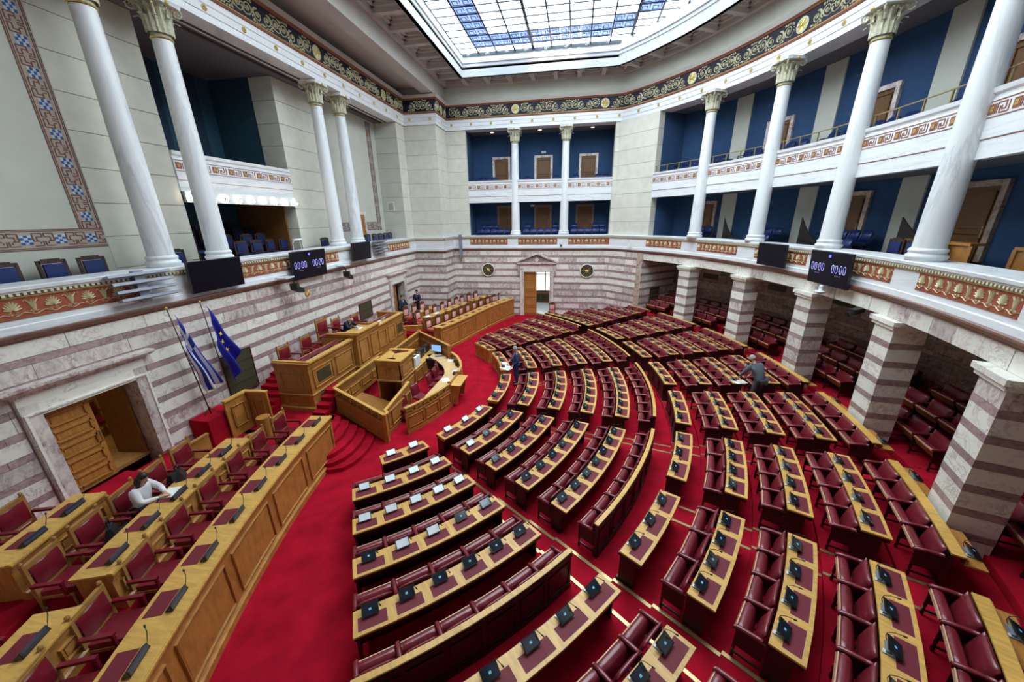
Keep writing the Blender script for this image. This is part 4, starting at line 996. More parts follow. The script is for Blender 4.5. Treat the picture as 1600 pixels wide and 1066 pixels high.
def bench(k, a0, a1, npads, nseats, lab, kind='desk', R=None, zf=None, cons=True, consgrp='', conslab='', pale=False, h=.75, skip_az=()):
    R = R or RK[k]; zf = zrow(k) if zf is None else zf; ac = (a0 + a1) / 2; H = R_(abs(a1 - a0) / 2)
    x, y = pol(R, ac)
    t = thing({'desk': 'delegate_bench', 'front': 'front_desk', 'barrier': 'seat_row', 'plain': 'seat_row', 'shelf': 'delegate_bench'}[kind], lab, 'bench', (x, y, zf), R_(ac), 'curved benches of the chamber')
    def A(r0, r1, p0, p1, z0, z1, n=None): return MB().arc(R + r0, R + r1, p0, p1, z0, z1, n, -R, 0)
    Rb = R - .45
    e = .015 / R
    if kind in ('desk', 'front'):
        A(-.45, 0, -H, H, h - .035, h).obj('desktop', oakL, t)
        mb = A(-.445, -.425, -H + e, H - e, h - .13, h - .035); 
        A(-.035, -.015, -H + e, H - e, h - .12, h - .035).obj('front_apron', mahog, t)
        for s_ in (-1, 1):
            A(-.43, -.03, s_ * H - s_ * .03 / R, s_ * H - s_ * .008 / R, h - .12, h - .035, 1).obj('side_apron', mahog if kind == 'desk' else oakM if k == 1 else mahog, t)
            A(-.40, -.12, s_ * H - s_ * .06 / R, s_ * H - s_ * .02 / R, .0, h - .12, 1).obj('end_panel', mahog if not (k == 1 and kind == 'front' and ac > 10) else oakM, t)
        fm = mahog if not (k == 1 and ac > 10) else oakM
        A(-.44, -.40, -H + e, H - e, .0, h - .035).obj('back_panel', fm, t)
        if kind == 'front':
            nq = max(2, npads)
            for q in range(nq):
                p0 = -H + e * 3 + (2 * H - 6 * e) * q / nq + .05 / R; p1 = -H + e * 3 + (2 * H - 6 * e) * (q + 1) / nq - .05 / R
                for (u0, u1, z0, z1) in ((p0, p1, .12, .15), (p0, p1, h - .22, h - .19), (p0, p0 + .03 / R, .12, h - .19), (p1 - .03 / R, p1, .12, h - .19)): A(-.46, -.44, u0, u1, z0, z1, 2).obj('panel_moulding', fm, t)
            A(-.47, -.44, -H, H, 0, .08).obj('plinth', fm, t); A(-.475, -.44, -H, H, h - .10, h - .04).obj('top_moulding', fm, t)
        pt = 2 * H / npads
        for i in range(npads):
            p = -H + pt * (i + .5); 
            A(-.30, -.065, p - pt * .5 + .075 / R, p + pt * .5 - .075 / R, h - .004, h + .003, 3).obj('leather_pad', padlea, t)
            A(-.305, -.06, p - pt * .5 + .070 / R, p + pt * .5 - .070 / R, h - .004, h + .0012, 3).obj('pad_border', cream_edge, t)
    elif kind == 'barrier':
        A(-.07, 0, -H, H, 0, h).obj('back_panel', mahog, t); A(-.085, .012, -H - e, H + e, h, h + .03).obj('top_rail', oakL, t)
        nq = max(3, nseats // 1)
        for q in range(nq):
            p0 = -H + 2 * H * q / nq + .05 / R; p1 = -H + 2 * H * (q + 1) / nq - .05 / R
            for (u0, u1, z0, z1) in ((p0, p1, .14, .165), (p0, p1, h - .22, h - .195), (p0, p0 + .025 / R, .14, h - .2), (p1 - .025 / R, p1, .14, h - .2)): A(.0, .014, u0, u1, z0, z1, 2).obj('panel_moulding', mahog, t)
        A(0, .02, -H, H, 0, .10).obj('plinth', mahog, t); A(0, .02, -H, H, h - .09, h - .03).obj('top_moulding', mahog, t)
        Rb = R - .075
    elif kind == 'shelf':
        A(-.43, -.39, -H, H, 0, h).obj('back_panel', mahog, t); A(-.44, -.25, -H, H, h, h + .03).obj('desktop', oakL, t)
        for (p0, p1) in skip_az:
            A(-.22, .04, R_(p0 - ac), R_(p1 - ac), h - .14, h - .11, 3).obj('writing_shelf', oakM, t)
            A(-.25, -.22, R_(p0 - ac), R_(p1 - ac), h - .14, h, 3).obj('shelf_riser', oakM, t)
        Rb = R - .44
    elif kind == 'plain':
        A(-.45, -.42, -H, H, .1, h).obj('back_panel', mahog, t); Rb = R - .45
    if nseats:
        pt = 2 * H / nseats; pitch = pt * (Rb - .2); hb = h + .05 if kind != 'barrier' else h - .02
        back, seat, bd, ed, arm, st = seat_meshes(pitch, R, Rb, hb)
        for i in range(nseats):
            p = -H + pt * (i + .5)
            put_pol(back, 'backrest', t, R, p); s_ = put_pol(seat, 'seat_cushion', t, R, p); put(bd, 'seat_board', s_); put(ed, 'seat_edge', s_)
        for i in range(nseats + 1):
            p = -H + pt * i; p = max(-H + .03 / R, min(H - .03 / R, p)); put_pol(arm, 'armrest', t, R, p); put_pol(st, 'arm_support', t, R, p)
    if cons and npads:
        pt = 2 * H / npads
        for i in range(npads):
            # count from the near (low azimuth) end
            p = -H + pt * (i + .5) - .02 / R
            rr, zz_ = (R - .355, zf + h) if kind != 'shelf' else (R - .09, zf + h - .11)
            aa = R_(ac) + p
            if kind == 'shelf' and not any(q0 + .6 < math.degrees(aa) < q1 - .6 for q0, q1 in skip_az): continue
            cx_, cy_ = CX + rr * math.cos(aa), CY + rr * math.sin(aa)
            console(cx_, cy_, zz_ + .001, aa - PI / 2, '%s console from the near end, %s' % (ORD[i], conslab), 'consoles on the curved benches', pale=pale(i) if callable(pale) else pale, lite=math.hypot(cx_, cy_) > 17)
    return t
# sectors of the inner block (azimuth ranges in degrees)
SEC1 = [('nearest wedge left of the first aisle', -57.3, -39.3, (2, 4, 5, 5, 6, 6), 1), ('second wedge from the camera', -35.3, -15.5, (3, 4, 5, 6, 7, 7), 0), ('middle wedge facing the rostrum', -11.8, 9.2, (3, 4, 5, 6, 7, 7), 0),
        ('wedge beyond the middle one', 13.0, 33.0, (3, 4, 5, 6, 7, 7), 0), ('farthest wedge towards the back wall', 36.6, 54.6, (2, 4, 5, 5, 6, 6), 2)]
ROWN = ['first', 'second', 'third', 'fourth', 'fifth', 'sixth']
for nm, a0, a1, cnt_, end in SEC1:
    for k in range(1, 7):
        b0, b1 = a0, a1
        if k == 1 and end == 1: b0, b1 = -51.0, -39.6
        if k == 1 and end == 2: b0, b1 = 36.4, 49.5
        pl = (lambda i, kk=k: kk <= 3 or (kk == 4 and i in (1, 2))) if end == 1 else (lambda i, kk=k, n_=nm: n_.startswith('second') and kk == 1 or (n_.startswith('second') and kk == 2 and i == 0))
        ns = 0 if k == 1 else (cnt_[k - 2] if k > 1 else 0)
        kind = 'front' if k == 1 else ('barrier' if k == 6 else 'desk')
        if k == 2 and end: ns = 3
        bench(k, b0, b1, cnt_[k - 1] if k < 6 else 0, ns, '%s row of the %s' % (('desk without seats in the first', 'second', 'third', 'fourth', 'fifth', 'outermost desk-less')[k - 1], nm), kind,
              h=.88 if k == 6 else .75, conslab='%s row, %s' % (ROWN[k - 1], nm), pale=pl)
SEC2 = [('nearest outer wedge', -57.0, -39.0), ('second outer wedge', -36.1, -26.6), ('third outer wedge', -23.9, -14.3), ('fourth outer wedge', -11.9, -2.0), ('fifth outer wedge', 0.5, 10.2),
        ('sixth outer wedge', 12.9, 22.4), ('seventh outer wedge', 24.8, 33.8), ('farthest outer wedge', 36.9, 50.0)]
PILAZ = (29.6, 17.4, 5.2, -7.0, -19.2, -31.4, -43.6)
for si, (nm, a0, a1) in enumerate(SEC2):
    wide = si in (0, 7)
    for k in range(7, 12):
        if wide: npd = {7: 6, 8: 7, 9: 7, 10: 8, 11: 8}[k]; ns = 0 if k == 7 else {8: 6, 9: 7, 10: 7, 11: 8}[k]
        else: npd = {7: 3, 8: 4, 9: 4, 10: 4, 11: 4}[k]; ns = {7: 0, 8: 3, 9: 4, 10: 4, 11: 4}[k]
        b0, b1 = a0, a1
        if si == 0: b0 = {7: -57, 8: -54, 9: -48, 10: -47, 11: -46}[k]
        if si == 7: b1 = {7: 54.0, 8: 50.0, 9: 47.3, 10: 44.8, 11: 42.0}[k]; npd = {7: 7, 8: 6, 9: 5, 10: 4, 11: 2}[k]; ns = {7: 0, 8: 6, 9: 5, 10: 4, 11: 3}[k]
        if si == 0: npd = {7: 6, 8: 6, 9: 4, 10: 4, 11: 4}[k]; ns = {7: 0, 8: 6, 9: 4, 10: 4, 11: 4}[k]
        sk = []
        if k == 11:
            lo = b0
            for pz in sorted(PILAZ):
                if b0 - 2 < pz < b1 + 2:
                    if pz - 1.6 > lo: sk.append((lo, pz - 1.6))
                    lo = max(lo, pz + 1.6)
            if lo < b1: sk.append((lo, b1))
        if a0 < -24 and k == 11 and a0 < -50: continue
        bench(k, b0, b1, npd, ns, '%s row of the %s' % (('desk-only inner', 'second', 'third', 'fourth', 'pillar-side')[k - 7], nm), 'front' if k == 7 else ('shelf' if k == 11 else 'desk'),
              conslab='%s row, %s' % (('inner', 'second', 'third', 'fourth', 'pillar-side')[k - 7], nm), skip_az=sk)
# darker seats under the gallery
for si, (a0, a1) in enumerate(((-36, -26.6), (-23.9, -14.3), (-11.9, -2.0), (0.5, 10.2), (12.9, 22.4), (24.8, 33.8), (35.5, 40.4))):
    for k, (R, z) in enumerate(((20.15, .92), (21.1, 1.10), (22.05, 1.28))):
        b0, b1 = a0, a1
        ns = 4 if si < 6 else 2
        bench(12, b0, b1, 0, ns, '%s seat row under the gallery, %s bay from the camera' % (('front', 'middle', 'rear')[k], ORD[si]), 'plain', R=R, zf=z, h=.80, cons=False)
# ================================================================== NEAR END WALL (behind the camera), DOORS, PODIUM
we = MB().box(-12.5, 5.5, YN - 1.1, YN - .7, 0, 5.0).box(-17, 12, YN - 2.6, YN - 2.2, 4.9, 13.4).box(-14, 8, YN - 1.1, YN - .8, 13.2, 16.3)
we.box(-14, -9, YN - 1.0, YN - .7, 5, 13.2).box(3, 8, YN - 1.0, YN - .7, 5, 13.2)
struct(we.obj('wall_near', cream))
we = MB().arc(22.3, 22.6, R_(-62), R_(-48), 0, 13.4, 8, CX, CY).box(-17.3, -17, -4, 31, 4.9, 17.6).box(-17, 14.5, 30.3, 30.6, 4.9, 17.6)
struct(we.obj('wall_outer_shell', joint))
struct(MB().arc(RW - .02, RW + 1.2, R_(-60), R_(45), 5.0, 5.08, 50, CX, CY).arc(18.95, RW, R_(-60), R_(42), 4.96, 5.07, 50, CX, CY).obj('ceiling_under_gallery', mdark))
struct(MB().arc(21.1, 23.0, R_(-60), R_(47), 13.2, 13.5, 40, CX, CY).obj('ceiling_outer', joint))
# --- platforms
def V2(p): return Vector((p[0], p[1]))
GX, GY, GR = 15.84, 11.87, 23.78
def gp(r, a): a = R_(a); return (GX + r * math.cos(a), GY + r * math.sin(a))
def garc(r, a0, a1, step=1.0):
    n = max(2, int(abs(a1 - a0) / step)); return [gp(r, a0 + (a1 - a0) * i / n) for i in range(n + 1)]
plat = MB()
front = garc(GR - .32, 208, 187.0); 
def poly(mb, pts, z0, z1): mb.hull([(x, y, z0) for x, y in pts], [(x, y, z1) for x, y in pts])
def strip(mb, path, xl, z0, z1):
    for i in range(len(path) - 1):
        (x0, y0), (x1, y1) = path[i], path[i + 1]; poly(mb, [(xl, y0), (x0, y0), (x1, y1), (xl, y1)], z0, z1)
strip(plat, front, XL, 0, .70)
poly(plat, [(XL, 8.8), (-7.75, 8.8), (-8.25, 10.35), (XL, 10.35)], 0, .70)
strip(plat, garc(GR + .95, 208, 190.6), XL, .7, 1.0); strip(plat, garc(GR + 2.45, 208, 195.2), XL, 1.0, 1.15)
# presidium podium and the raised floor behind it
poly(plat, [(XL, 11.45), (-9.5, 11.45), (-9.5, 17.6), (XL, 17.6)], 0, 1.80)
poly(plat, [(XL, 13.1), (-9.4, 13.1), (-9.4, 15.4), (XL, 15.4)], 1.8, 1.98)
poly(plat, [(XL, 17.6), (-8.9, 17.6), (-8.5, 18.6), (-8.6, 20.0), (XL, 25.75)], 0, .30); poly(plat, [(XL, 19.6), (-9.3, 19.6), (-9.0, 23.5), (XL, 25.75)], .3, .78)
platform = struct(plat.obj('floor_podium', carpet))
# far benches platform follows the far bench curve
FPATH = [(-7.38, 18.95), (-7.02, 19.9), (-6.70, 20.9), (-6.42, 21.9), (-6.15, 22.9), (-5.88, 23.9), (-5.55, 24.9), (-5.20, 25.8), (-4.80, 26.8), (-4.52, 27.45)]
def offs(path, o):
    P = [V2(p) for p in path]; out = []
    for i in range(len(P)):
        d = (P[min(i + 1, len(P) - 1)] - P[max(i - 1, 0)]).normalized(); n = Vector((d.y, -d.x)); q = P[i] + n * o; out.append((q.x, q.y))
    return out
fp = MB(); L1 = offs(FPATH, -.2)
for o0, o1, za, zb in ((-.2, -1.75, 0, .66), (-1.75, -2.9, 0, .86), (-2.9, -3.6, 0, 1.0)):
    A_, B_ = offs(FPATH, o0), offs(FPATH, o1)
    for i in range(len(A_) - 1):
        q = [A_[i], A_[i + 1], B_[i + 1], B_[i]]
        q = [(max(x, XL + .02 if y < YC else XC + .02), min(y, YB - .03)) for x, y in q]
        poly(fp, q, za, zb)
struct(fp.obj('floor_bench_platform', carpet))
# --- stairs
st = MB()
for i in range(5):                       # curved flight between the near bench and the rostrum
    z = .14 * (i + 1); x0 = -6.50 - .30 * i; pts = [(-9.0, 8.2), (x0 - .62, 8.15), (x0 - .25, 8.32), (x0 - .08, 8.60), (x0, 8.95), (x0 + .0, 9.4), (x0 - .12, 9.9), (x0 - .3, 10.25), (-9.0, 10.35)]
    poly(st, pts, 0.0 if i == 0 else .14 * i, z)
for i in range(4):                       # continues up beside the presidium front
    poly(st, [(-9.0, 10.1 + .28 * i), (-8.5, 10.1 + .28 * i), (-8.55, 11.6), (-9.0, 11.6)], .70 + .16 * i, .86 + .16 * i)
sco = struct(st.obj('floor_stairs', carpet))
st = MB(); nos = MB()
for i in range(7):                       # flight by the wall
    y0 = 9.55 + .27 * i; z = .70 + .157 * (i + 1); st.box(XL + .05, -10.45, y0, 11.46, z - .157, z); nos.box(XL + .05, -10.45, y0 - .008, y0 + .015, z - .16, z - .145)
o = struct(st.obj('floor_side_stairs', carpet)); nos.obj('stair_nosing', brass, o, kind='stuff')
# --- panelled joinery along a path
def panel_frames(parent, path, z0, z1, n, m_, o=0.0, inset=.12, wid=.03):
    L = plen(path, len(path) - 1); 
    def sub(s0, s1, k=4): return [(x, y) for x, y, a, s in walk(path, s0, s1 + 1e-4, (s1 - s0) / k)]
    for i in range(n):
        s0 = L * i / n + inset; s1 = L * (i + 1) / n - inset; mb = MB()
        for (a, b, za, zb) in ((s0, s1, z0, z0 + wid), (s0, s1, z1 - wid, z1), (s0, s0 + wid, z0, z1), (s1 - wid, s1, z0, z1)):
            p = sub(a, b)
            if len(p) > 1: mb.sweep(p, [(o, za), (o + .04, za + wid * .25), (o + .04, za + (zb - za) - wid * .25), (o, zb)])
        mb.obj('panel_moulding', m_, parent)
        p = sub(s0 + wid * 2.2, s1 - wid * 2.2); MB().rsweep(p, o, o + .014, z0 + wid * 2.2, z1 - wid * 2.2).obj('panel', m_, parent)
def long_desk(name, lab, path, z0, zt, depth, npan, m_=None, ends=True, lip=.06):
    m_ = m_ or oakM; t = thing(name, lab, 'desk', (path[0][0], path[0][1], z0), 0); off_ = Vector((path[0][0], path[0][1])); P = [(x - off_.x, y - off_.y) for x, y in path]; H = zt - z0
    MB().rsweep(P, -.05, 0, 0, H - .03).obj('front_panel', m_, t)
    MB().sweep(P, [(0, 0), (.07, 0), (.07, .14), (.04, .17), (0, .17)]).obj('plinth', m_, t)
    MB().sweep(P, [(0, H - .16), (.02, H - .16), (.03, H - .10), (.055, H - .06), (.055, H - .035), (0, H - .035)]).obj('cornice_moulding', m_, t)
    MB().rsweep(P, -depth, lip, H - .035, H).obj('desktop', oakL, t)
    MB().rsweep(P, -.03, .04, H, H + .015).obj('desk_edge', oakL, t)
    if H > .5: panel_frames(t, P, .26, H - .25, npan, m_)
    if ends:
        for e in (0, -1):
            a, b = (P[0], P[1]) if e == 0 else (P[-1], P[-2]); d = (V2(b) - V2(a)).normalized(); dd = d if e == 0 else -d; n = Vector((dd.y, -dd.x)); c = V2(a) + d * .03
            q = [c - n * .02, c - n * (depth - .05), c - n * (depth - .05) + d * .04, c - n * .02 + d * .04]; MB().hull([(v.x, v.y, 0.0) for v in q], [(v.x, v.y, H - .04) for v in q]).obj('end_panel', m_, t)
    return t, off_
def pads(t, off_, places, H, w_=.42, d_=.26, m_=None):
    for x, y, a in places:
        c = Vector((x - off_.x, y - off_.y, H + .001)); MB().obox(c, (math.cos(a), math.sin(a), 0), (-math.sin(a), math.cos(a), 0), (0, 0, 1), w_ / 2, d_ / 2, .003).obj('leather_pad', m_ or padlea, t)
# --- high-backed chairs
def armchair_meshes(leath, wood, W=.58, H=1.12, crest=False, arms=True, seatm=None):
    fr = MB()
    for s_ in (-1, 1):
        x = s_ * (W / 2 - .025); fr.obox((x, .27, H / 2 + .0), (1, 0, 0), (0, 1, -.0), (0, 0, 1), .026, .028, H / 2)
        fr.lathe([(.018, 0), (.030, .02), (.034, .045), (.022, .07), (.005, .078)], 8, (x, .27, H))
    fr.box(-W / 2 + .05, W / 2 - .05, .24, .29, H - .10, H - .02).box(-W / 2 + .05, W / 2 - .05, .245, .285, .50, .57).box(-W / 2 + .02, W / 2 - .02, .235, .30, H - .035, H - .01)
    if crest:
        n = 9; vs = []
        for i in range(n + 1):
            u = i / n * 2 - 1; x = u * (W / 2 - .03); h = .10 * math.cos(u * PI / 2) + .02; vs += [(x, .245, H - .03), (x, .285, H - .03), (x, .285, H + h), (x, .245, H + h)]
        fr.add(vs, [(4 * i + j, 4 * i + (j + 1) % 4, 4 * i + 4 + (j + 1) % 4, 4 * i + 4 + j) for i in range(n) for j in range(4)])
    bk = MB(); vs = []; n = 6
    for i in range(n + 1):
        for j in range(n + 1):
            u, v = i / n, j / n; p = .055 * (math.sin(PI * max(.03, min(.97, u))) * math.sin(PI * max(.03, min(.97, v)))) ** .35
            vs.append((-W / 2 + .06 + (W - .12) * u, .245 - p, .57 + (H - .68) * v))
    bk.add(vs, [(i * 7 + j, (i + 1) * 7 + j, (i + 1) * 7 + j + 1, i * 7 + j + 1) for i in range(6) for j in range(6)]); bk.box(-W / 2 + .06, W / 2 - .06, .244, .272, .57, H - .11)
    se = MB().hull([(-W / 2 + .03, -.26, .40), (W / 2 - .03, -.26, .40), (W / 2 - .03, .24, .40), (-W / 2 + .03, .24, .40)], [(-W / 2 + .05, -.25, .50), (W / 2 - .05, -.25, .50), (W / 2 - .05, .24, .49), (-W / 2 + .05, .24, .49)])
    rail = MB().box(-W / 2 + .02, W / 2 - .02, -.25, .25, .34, .40)
    leg = MB().lathe([(.022, 0), (.030, .05), (.020, .12), (.030, .2), (.022, .3), (.028, .40)], 8)
    arm = MB().box(-.032, .032, -.20, .25, .66, .71); arm.box(-.02, .02, -.19, -.15, .40, .66)
    return dict(back_frame=fr.mesh('back_frame', wood), backrest=bk.mesh('backrest', leath, True), seat=se.mesh('seat', seatm or leath), seat_rail=rail.mesh('seat_rail', wood), leg=leg.mesh('leg', wood, True), armrest=arm.mesh('armrest', leath) if arms else None, W=W)
AR = armchair_meshes(leatherR, mat('honey_oak', (.42, .20, .055), .4, var=.3, scale=5, coat=.2), .60, 1.10)
ARP = armchair_meshes(pink, mat('carved_walnut', (.14, .05, .02), .45), .46, 1.02, True, False, coral)
def armchair(x, y, z, rz, lab, grp, M_=AR, s=1.0, cat='chair'):
    t = thing('armchair' if M_ is AR else 'dining_chair', lab, cat, (x, y, z), rz, grp)
    if s != 1.0: t.scale = (s, s, s)
    for k in ('back_frame', 'backrest', 'seat', 'seat_rail'): put(M_[k], k, t)
    for sx in (-1, 1):
        put(M_['leg'], 'leg', t, (sx * (M_['W'] / 2 - .04), -.21, 0))
        if M_['armrest']: put(M_['armrest'], 'armrest', t, (sx * (M_['W'] / 2 + .01), 0, 0))
    return t
# --- near government benches
t, of = long_desk('ministers_desk', 'long curved oak desk front row at left, panelled front beside the open carpet', garc(GR - .36, 207, 187.0), 0, 1.48, .62, 5)
pl = [(*gp(GR, 188.1 + 2.2 * i), R_(188.1 + 2.2 * i) + PI / 2) for i in range(8)]; pads(t, of, [(x + .06 * math.cos(a - PI / 2), y + .06 * math.sin(a - PI / 2), a) for x, y, a in pl], 1.48, .44, .27)
def tray(x, y, z, rz, lab, grp):
    c = thing('desk_console', lab, 'console', (x, y, z), rz, grp); put(TRAY[0], 'console_body', c); put(TRAY[1], 'tablet_edge', c); put(TRAY[2], 'gooseneck_microphone', c); return c
_b = MB().hull([(-.20, -.05, 0), (.20, -.05, 0), (.20, .06, 0), (-.20, .06, 0)], [(-.19, -.02, .09), (.19, -.02, .09), (.19, .05, .03), (-.19, .05, .03)]).mesh('console_body', black)
_e = MB().box(-.19, .17, -.055, -.035, .02, .115).mesh('tablet_edge', mat('blue_black_glass', (.03, .045, .08), .15))
_m = MB().tube([(.19, -.02, .02), (.22, -.03, .12), (.27, -.02, .2), (.33, .03, .24)], .006, 5).tube([(.32, .02, .238), (.35, .045, .248)], .013, 6).mesh('gooseneck_microphone', blackm, True)
TRAY = (_b, _e, _m)
for i, (x, y, a) in enumerate(pl):
    u = Vector((math.cos(a - PI / 2), math.sin(a - PI / 2)))           # away from the pit centre (towards chairs)
    tray(x - u.x * .17, y - u.y * .17, 1.497, a + PI, '%s console from the far end of the front ministers desk' % ORD[i], 'consoles on the near ministers desks')
    cx_, cy_ = gp(GR + .72, 188.1 + 2.2 * i); armchair(cx_, cy_, .70, a - PI, '%s red armchair from the far end behind the front ministers desk' % ORD[i], 'armchairs of the near ministers benches')
R2 = GR + 1.32; R3 = GR + 2.97
t, of = long_desk('ministers_desk', 'second-row oak desk at left where the woman in white writes', garc(R2 - .30, 200.2, 190.9), 1.0, 1.78, .58, 6)
pl = [(*gp(R2, 192.4 + 1.72 * i), R_(192.4 + 1.72 * i) + PI / 2) for i in range(5)]; pads(t, of, [(x + .05 * math.cos(a - PI / 2), y + .05 * math.sin(a - PI / 2), a) for x, y, a in pl], .78, .40, .26)
for i, (x, y, a) in enumerate(pl):
    u = Vector((math.cos(a - PI / 2), math.sin(a - PI / 2))); tray(x - u.x * .15, y - u.y * .15, 1.797, a + PI, '%s console from the far end of the second ministers desk' % ORD[i], 'consoles on the near ministers desks')
    cx_, cy_ = gp(R2 + .66, 192.4 + 1.72 * i); armchair(cx_, cy_, 1.0, a - PI, ['red armchair nearest the flags behind the second desk', 'red armchair with black bags right of the woman in white', 'red armchair in which the woman in white sits', 'red armchair with a dark coat and handbag on it', 'red armchair at the near end of the second desk'][i], 'armchairs of the near ministers benches', s=.97)
t, of = long_desk('ministers_desk', 'short near piece of the second-row desk at the lower left corner', garc(R2 - .30, 207, 201.4), 1.0, 1.78, .58, 4)
pl = [(*gp(R2, 202.6 + 1.72 * i), R_(202.6 + 1.72 * i) + PI / 2) for i in range(2)]; pads(t, of, pl, .78, .40, .26)
for i, (x, y, a) in enumerate(pl):
    u = Vector((math.cos(a - PI / 2), math.sin(a - PI / 2))); tray(x - u.x * .15, y - u.y * .15, 1.797, a + PI, '%s console on the lower left corner desk piece' % ORD[i], 'consoles on the near ministers desks')
    cx_, cy_ = gp(R2 + .66, 202.6 + 1.72 * i); armchair(cx_, cy_, 1.0, a - PI, '%s red armchair at the lower left corner desk piece' % ORD[i], 'armchairs of the near ministers benches', s=.97)
t, of = long_desk('ministers_desk', 'third-row oak desk against the left wall by the doorway', garc(R3 - .28, 199.4, 195.6), 1.15, 1.93, .56, 3)
pl = [(*gp(R3, 196.6 + 1.55 * i), R_(196.6 + 1.55 * i) + PI / 2) for i in range(2)]; pads(t, of, pl, .78, .40, .26)
for i, (x, y, a) in enumerate(pl):
    u = Vector((math.cos(a - PI / 2), math.sin(a - PI / 2))); tray(x - u.x * .15, y - u.y * .15, 1.947, a + PI, '%s console on the third-row desk by the doorway' % ORD[i], 'consoles on the near ministers desks')
    cx_, cy_ = gp(R3 + .60, 196.75 + 1.75 * i); armchair(cx_, cy_, 1.15, a - PI, '%s red armchair against the wall behind the third-row desk' % ORD[i], 'armchairs of the near ministers benches', s=.97)
tag(MB().box(-9.92, -9.88, 6.62, 7.25, 1.0, 1.72).box(-9.95, -9.85, 6.62, 7.25, 1.72, 1.76).obj('low_screen', oakM), 'low oak screen behind the armchair nearest the flags', 'screen')
# --- far benches with pink chairs
t, of = long_desk('ministers_desk', 'long curved oak desk with framed panels before the pink chairs', FPATH, 0, 1.42, .62, 5)
fw_ = walk(offs(FPATH, -.30), .55, 99, .84); pads(t, of, [(x, y, a) for x, y, a, s in fw_], 1.42, .36, .24)
fw2 = walk(offs(FPATH, -1.02), .40, 99, .86)
for i, (x, y, a, s) in enumerate(fw2[:11]): armchair(x, y, .66, a + PI, '%s pink-backed chair from the near end, front row of the far benches' % ORD[i], 'pink chairs of the far ministers benches', ARP).rotation_euler.z = a
def subpath(path, s0, s1, k=6): return [(x, y) for x, y, a, s in walk(path, s0, s1 + 1e-4, (s1 - s0) / k)]
O2 = offs(FPATH, -1.62); O3 = offs(FPATH, -2.75)
t, of = long_desk('ministers_desk', 'second-row oak desk of the far benches with papers on it', subpath(O2, .75, 5.3, 8), .86, 1.64, .52, 6)
w2 = walk(offs(FPATH, -1.88), 1.2, 5.2, .84); pads(t, of, [(x, y, a) for x, y, a, s in w2], .78, .34, .22)
for i, (x, y, a, s) in enumerate(walk(offs(FPATH, -2.42), 1.0, 5.5, .86)): armchair(x, y, .86, a, '%s pink-backed chair from the near end, second row of the far benches' % ORD[i], 'pink chairs of the far ministers benches', ARP)
t, of = long_desk('ministers_desk', 'short second-row desk near the back wall, far benches', subpath(O2, 6.0, 8.3, 4), .86, 1.64, .52, 3)
w2 = walk(offs(FPATH, -1.88), 6.4, 8.3, .84); pads(t, of, [(x, y, a) for x, y, a, s in w2], .78, .34, .22)
for i, (x, y, a, s) in enumerate(walk(offs(FPATH, -2.42), 6.0, 8.0, .86)): armchair(x, y, .86, a, '%s pink-backed chair behind the short desk near the back wall' % ORD[i], 'pink chairs of the far ministers benches', ARP)
t, of = long_desk('ministers_desk', 'third-row short desk beside the two standing men', subpath(O3, 1.0, 3.0, 4), 1.0, 1.75, .45, 2)
for i, (x, y, a, s) in enumerate(walk(offs(FPATH, -3.35), .9, 3.0, .8)): armchair(x, y, 1.0, a, '%s pink-backed chair behind the third-row desk beside the standing men' % ORD[i], 'pink chairs of the far ministers benches', ARP)
armchair(-9.35, 20.6, .78, 2.2, 'pink-backed chair with coral seat standing alone at the bench end', 'pink chairs of the far ministers benches', ARP)
armchair(-1.55, 27.35, .02, 0, 'single pink chair against the wall right of the back door', 'pink chairs of the far ministers benches', ARP)
tcs = MB(); pts = [(-9.0 + .0, 19.35)] + [(-9.75 + .35 * math.cos(R_(a)), 19.7 + .35 * math.sin(R_(a))) for a in range(-90, -271, -30)] + [(-9.4, 20.1), (-9.05, 20.25)]
tcs.rsweep(pts[1:], -.03, .03, .3, 1.15); o = tcs.obj('curved_screen', oakM); tag(o, 'low curved oak screen near the standing men', 'screen'); MB().rsweep(pts[1:], -.05, .05, 1.15, 1.19).obj('cap_rail', oakL, o)
# --- presidium
def face_panels(t, p0, p1, z0, z1, n, m_=None, inset=.10): panel_frames(t, [p0, p1], z0, z1, n, m_ or oakM, 0.0, inset)
PX = -9.08
def block(name, lab, x0, x1, y0, y1, z0, z1, top=True):
    t = thing(name, lab, 'desk', (0, 0, 0)); c = Vector((x1, y0)); 
    MB().box(x1 - .05, x1, y0, y1, z0, z1 - .03).obj('front_panel', oakM, t); MB().box(x0, x1 - .05, y0, y0 + .05, z0, z1 - .03).obj('end_panel', oakM, t); MB().box(x0, x1 - .05, y1 - .05, y1, z0, z1 - .03).obj('end_panel', oakM, t)
    P = [(x0, y0), (x1, y0), (x1, y1)]
    MB().sweep(P, [(0, z0), (.08, z0), (.08, z0 + .16), (.04, z0 + .20), (0, z0 + .20)]).obj('plinth', oakM, t)
    MB().sweep(P, [(0, z0 + .62), (.03, z0 + .62), (.045, z0 + .66), (.02, z0 + .70), (0, z0 + .70)]).obj('middle_moulding', oakM, t)
    MB().sweep(P, [(0, z1 - .26), (.015, z1 - .26), (.03, z1 - .2), (.03, z1 - .15), (.08, z1 - .07), (.08, z1 - .03), (0, z1 - .03)]).obj('cornice_moulding', oakM, t)
    MB().box(x1 - .12, x1 + .10, y0, y1, z1 - .03, z1 + .02).obj('ledge', oakL, t)
    return t
t = block('presidium_desk', 'near wing of the presidium, panelled oak with maroon desktop', -10.45, PX, 10.42, 13.12, .70, 2.62)
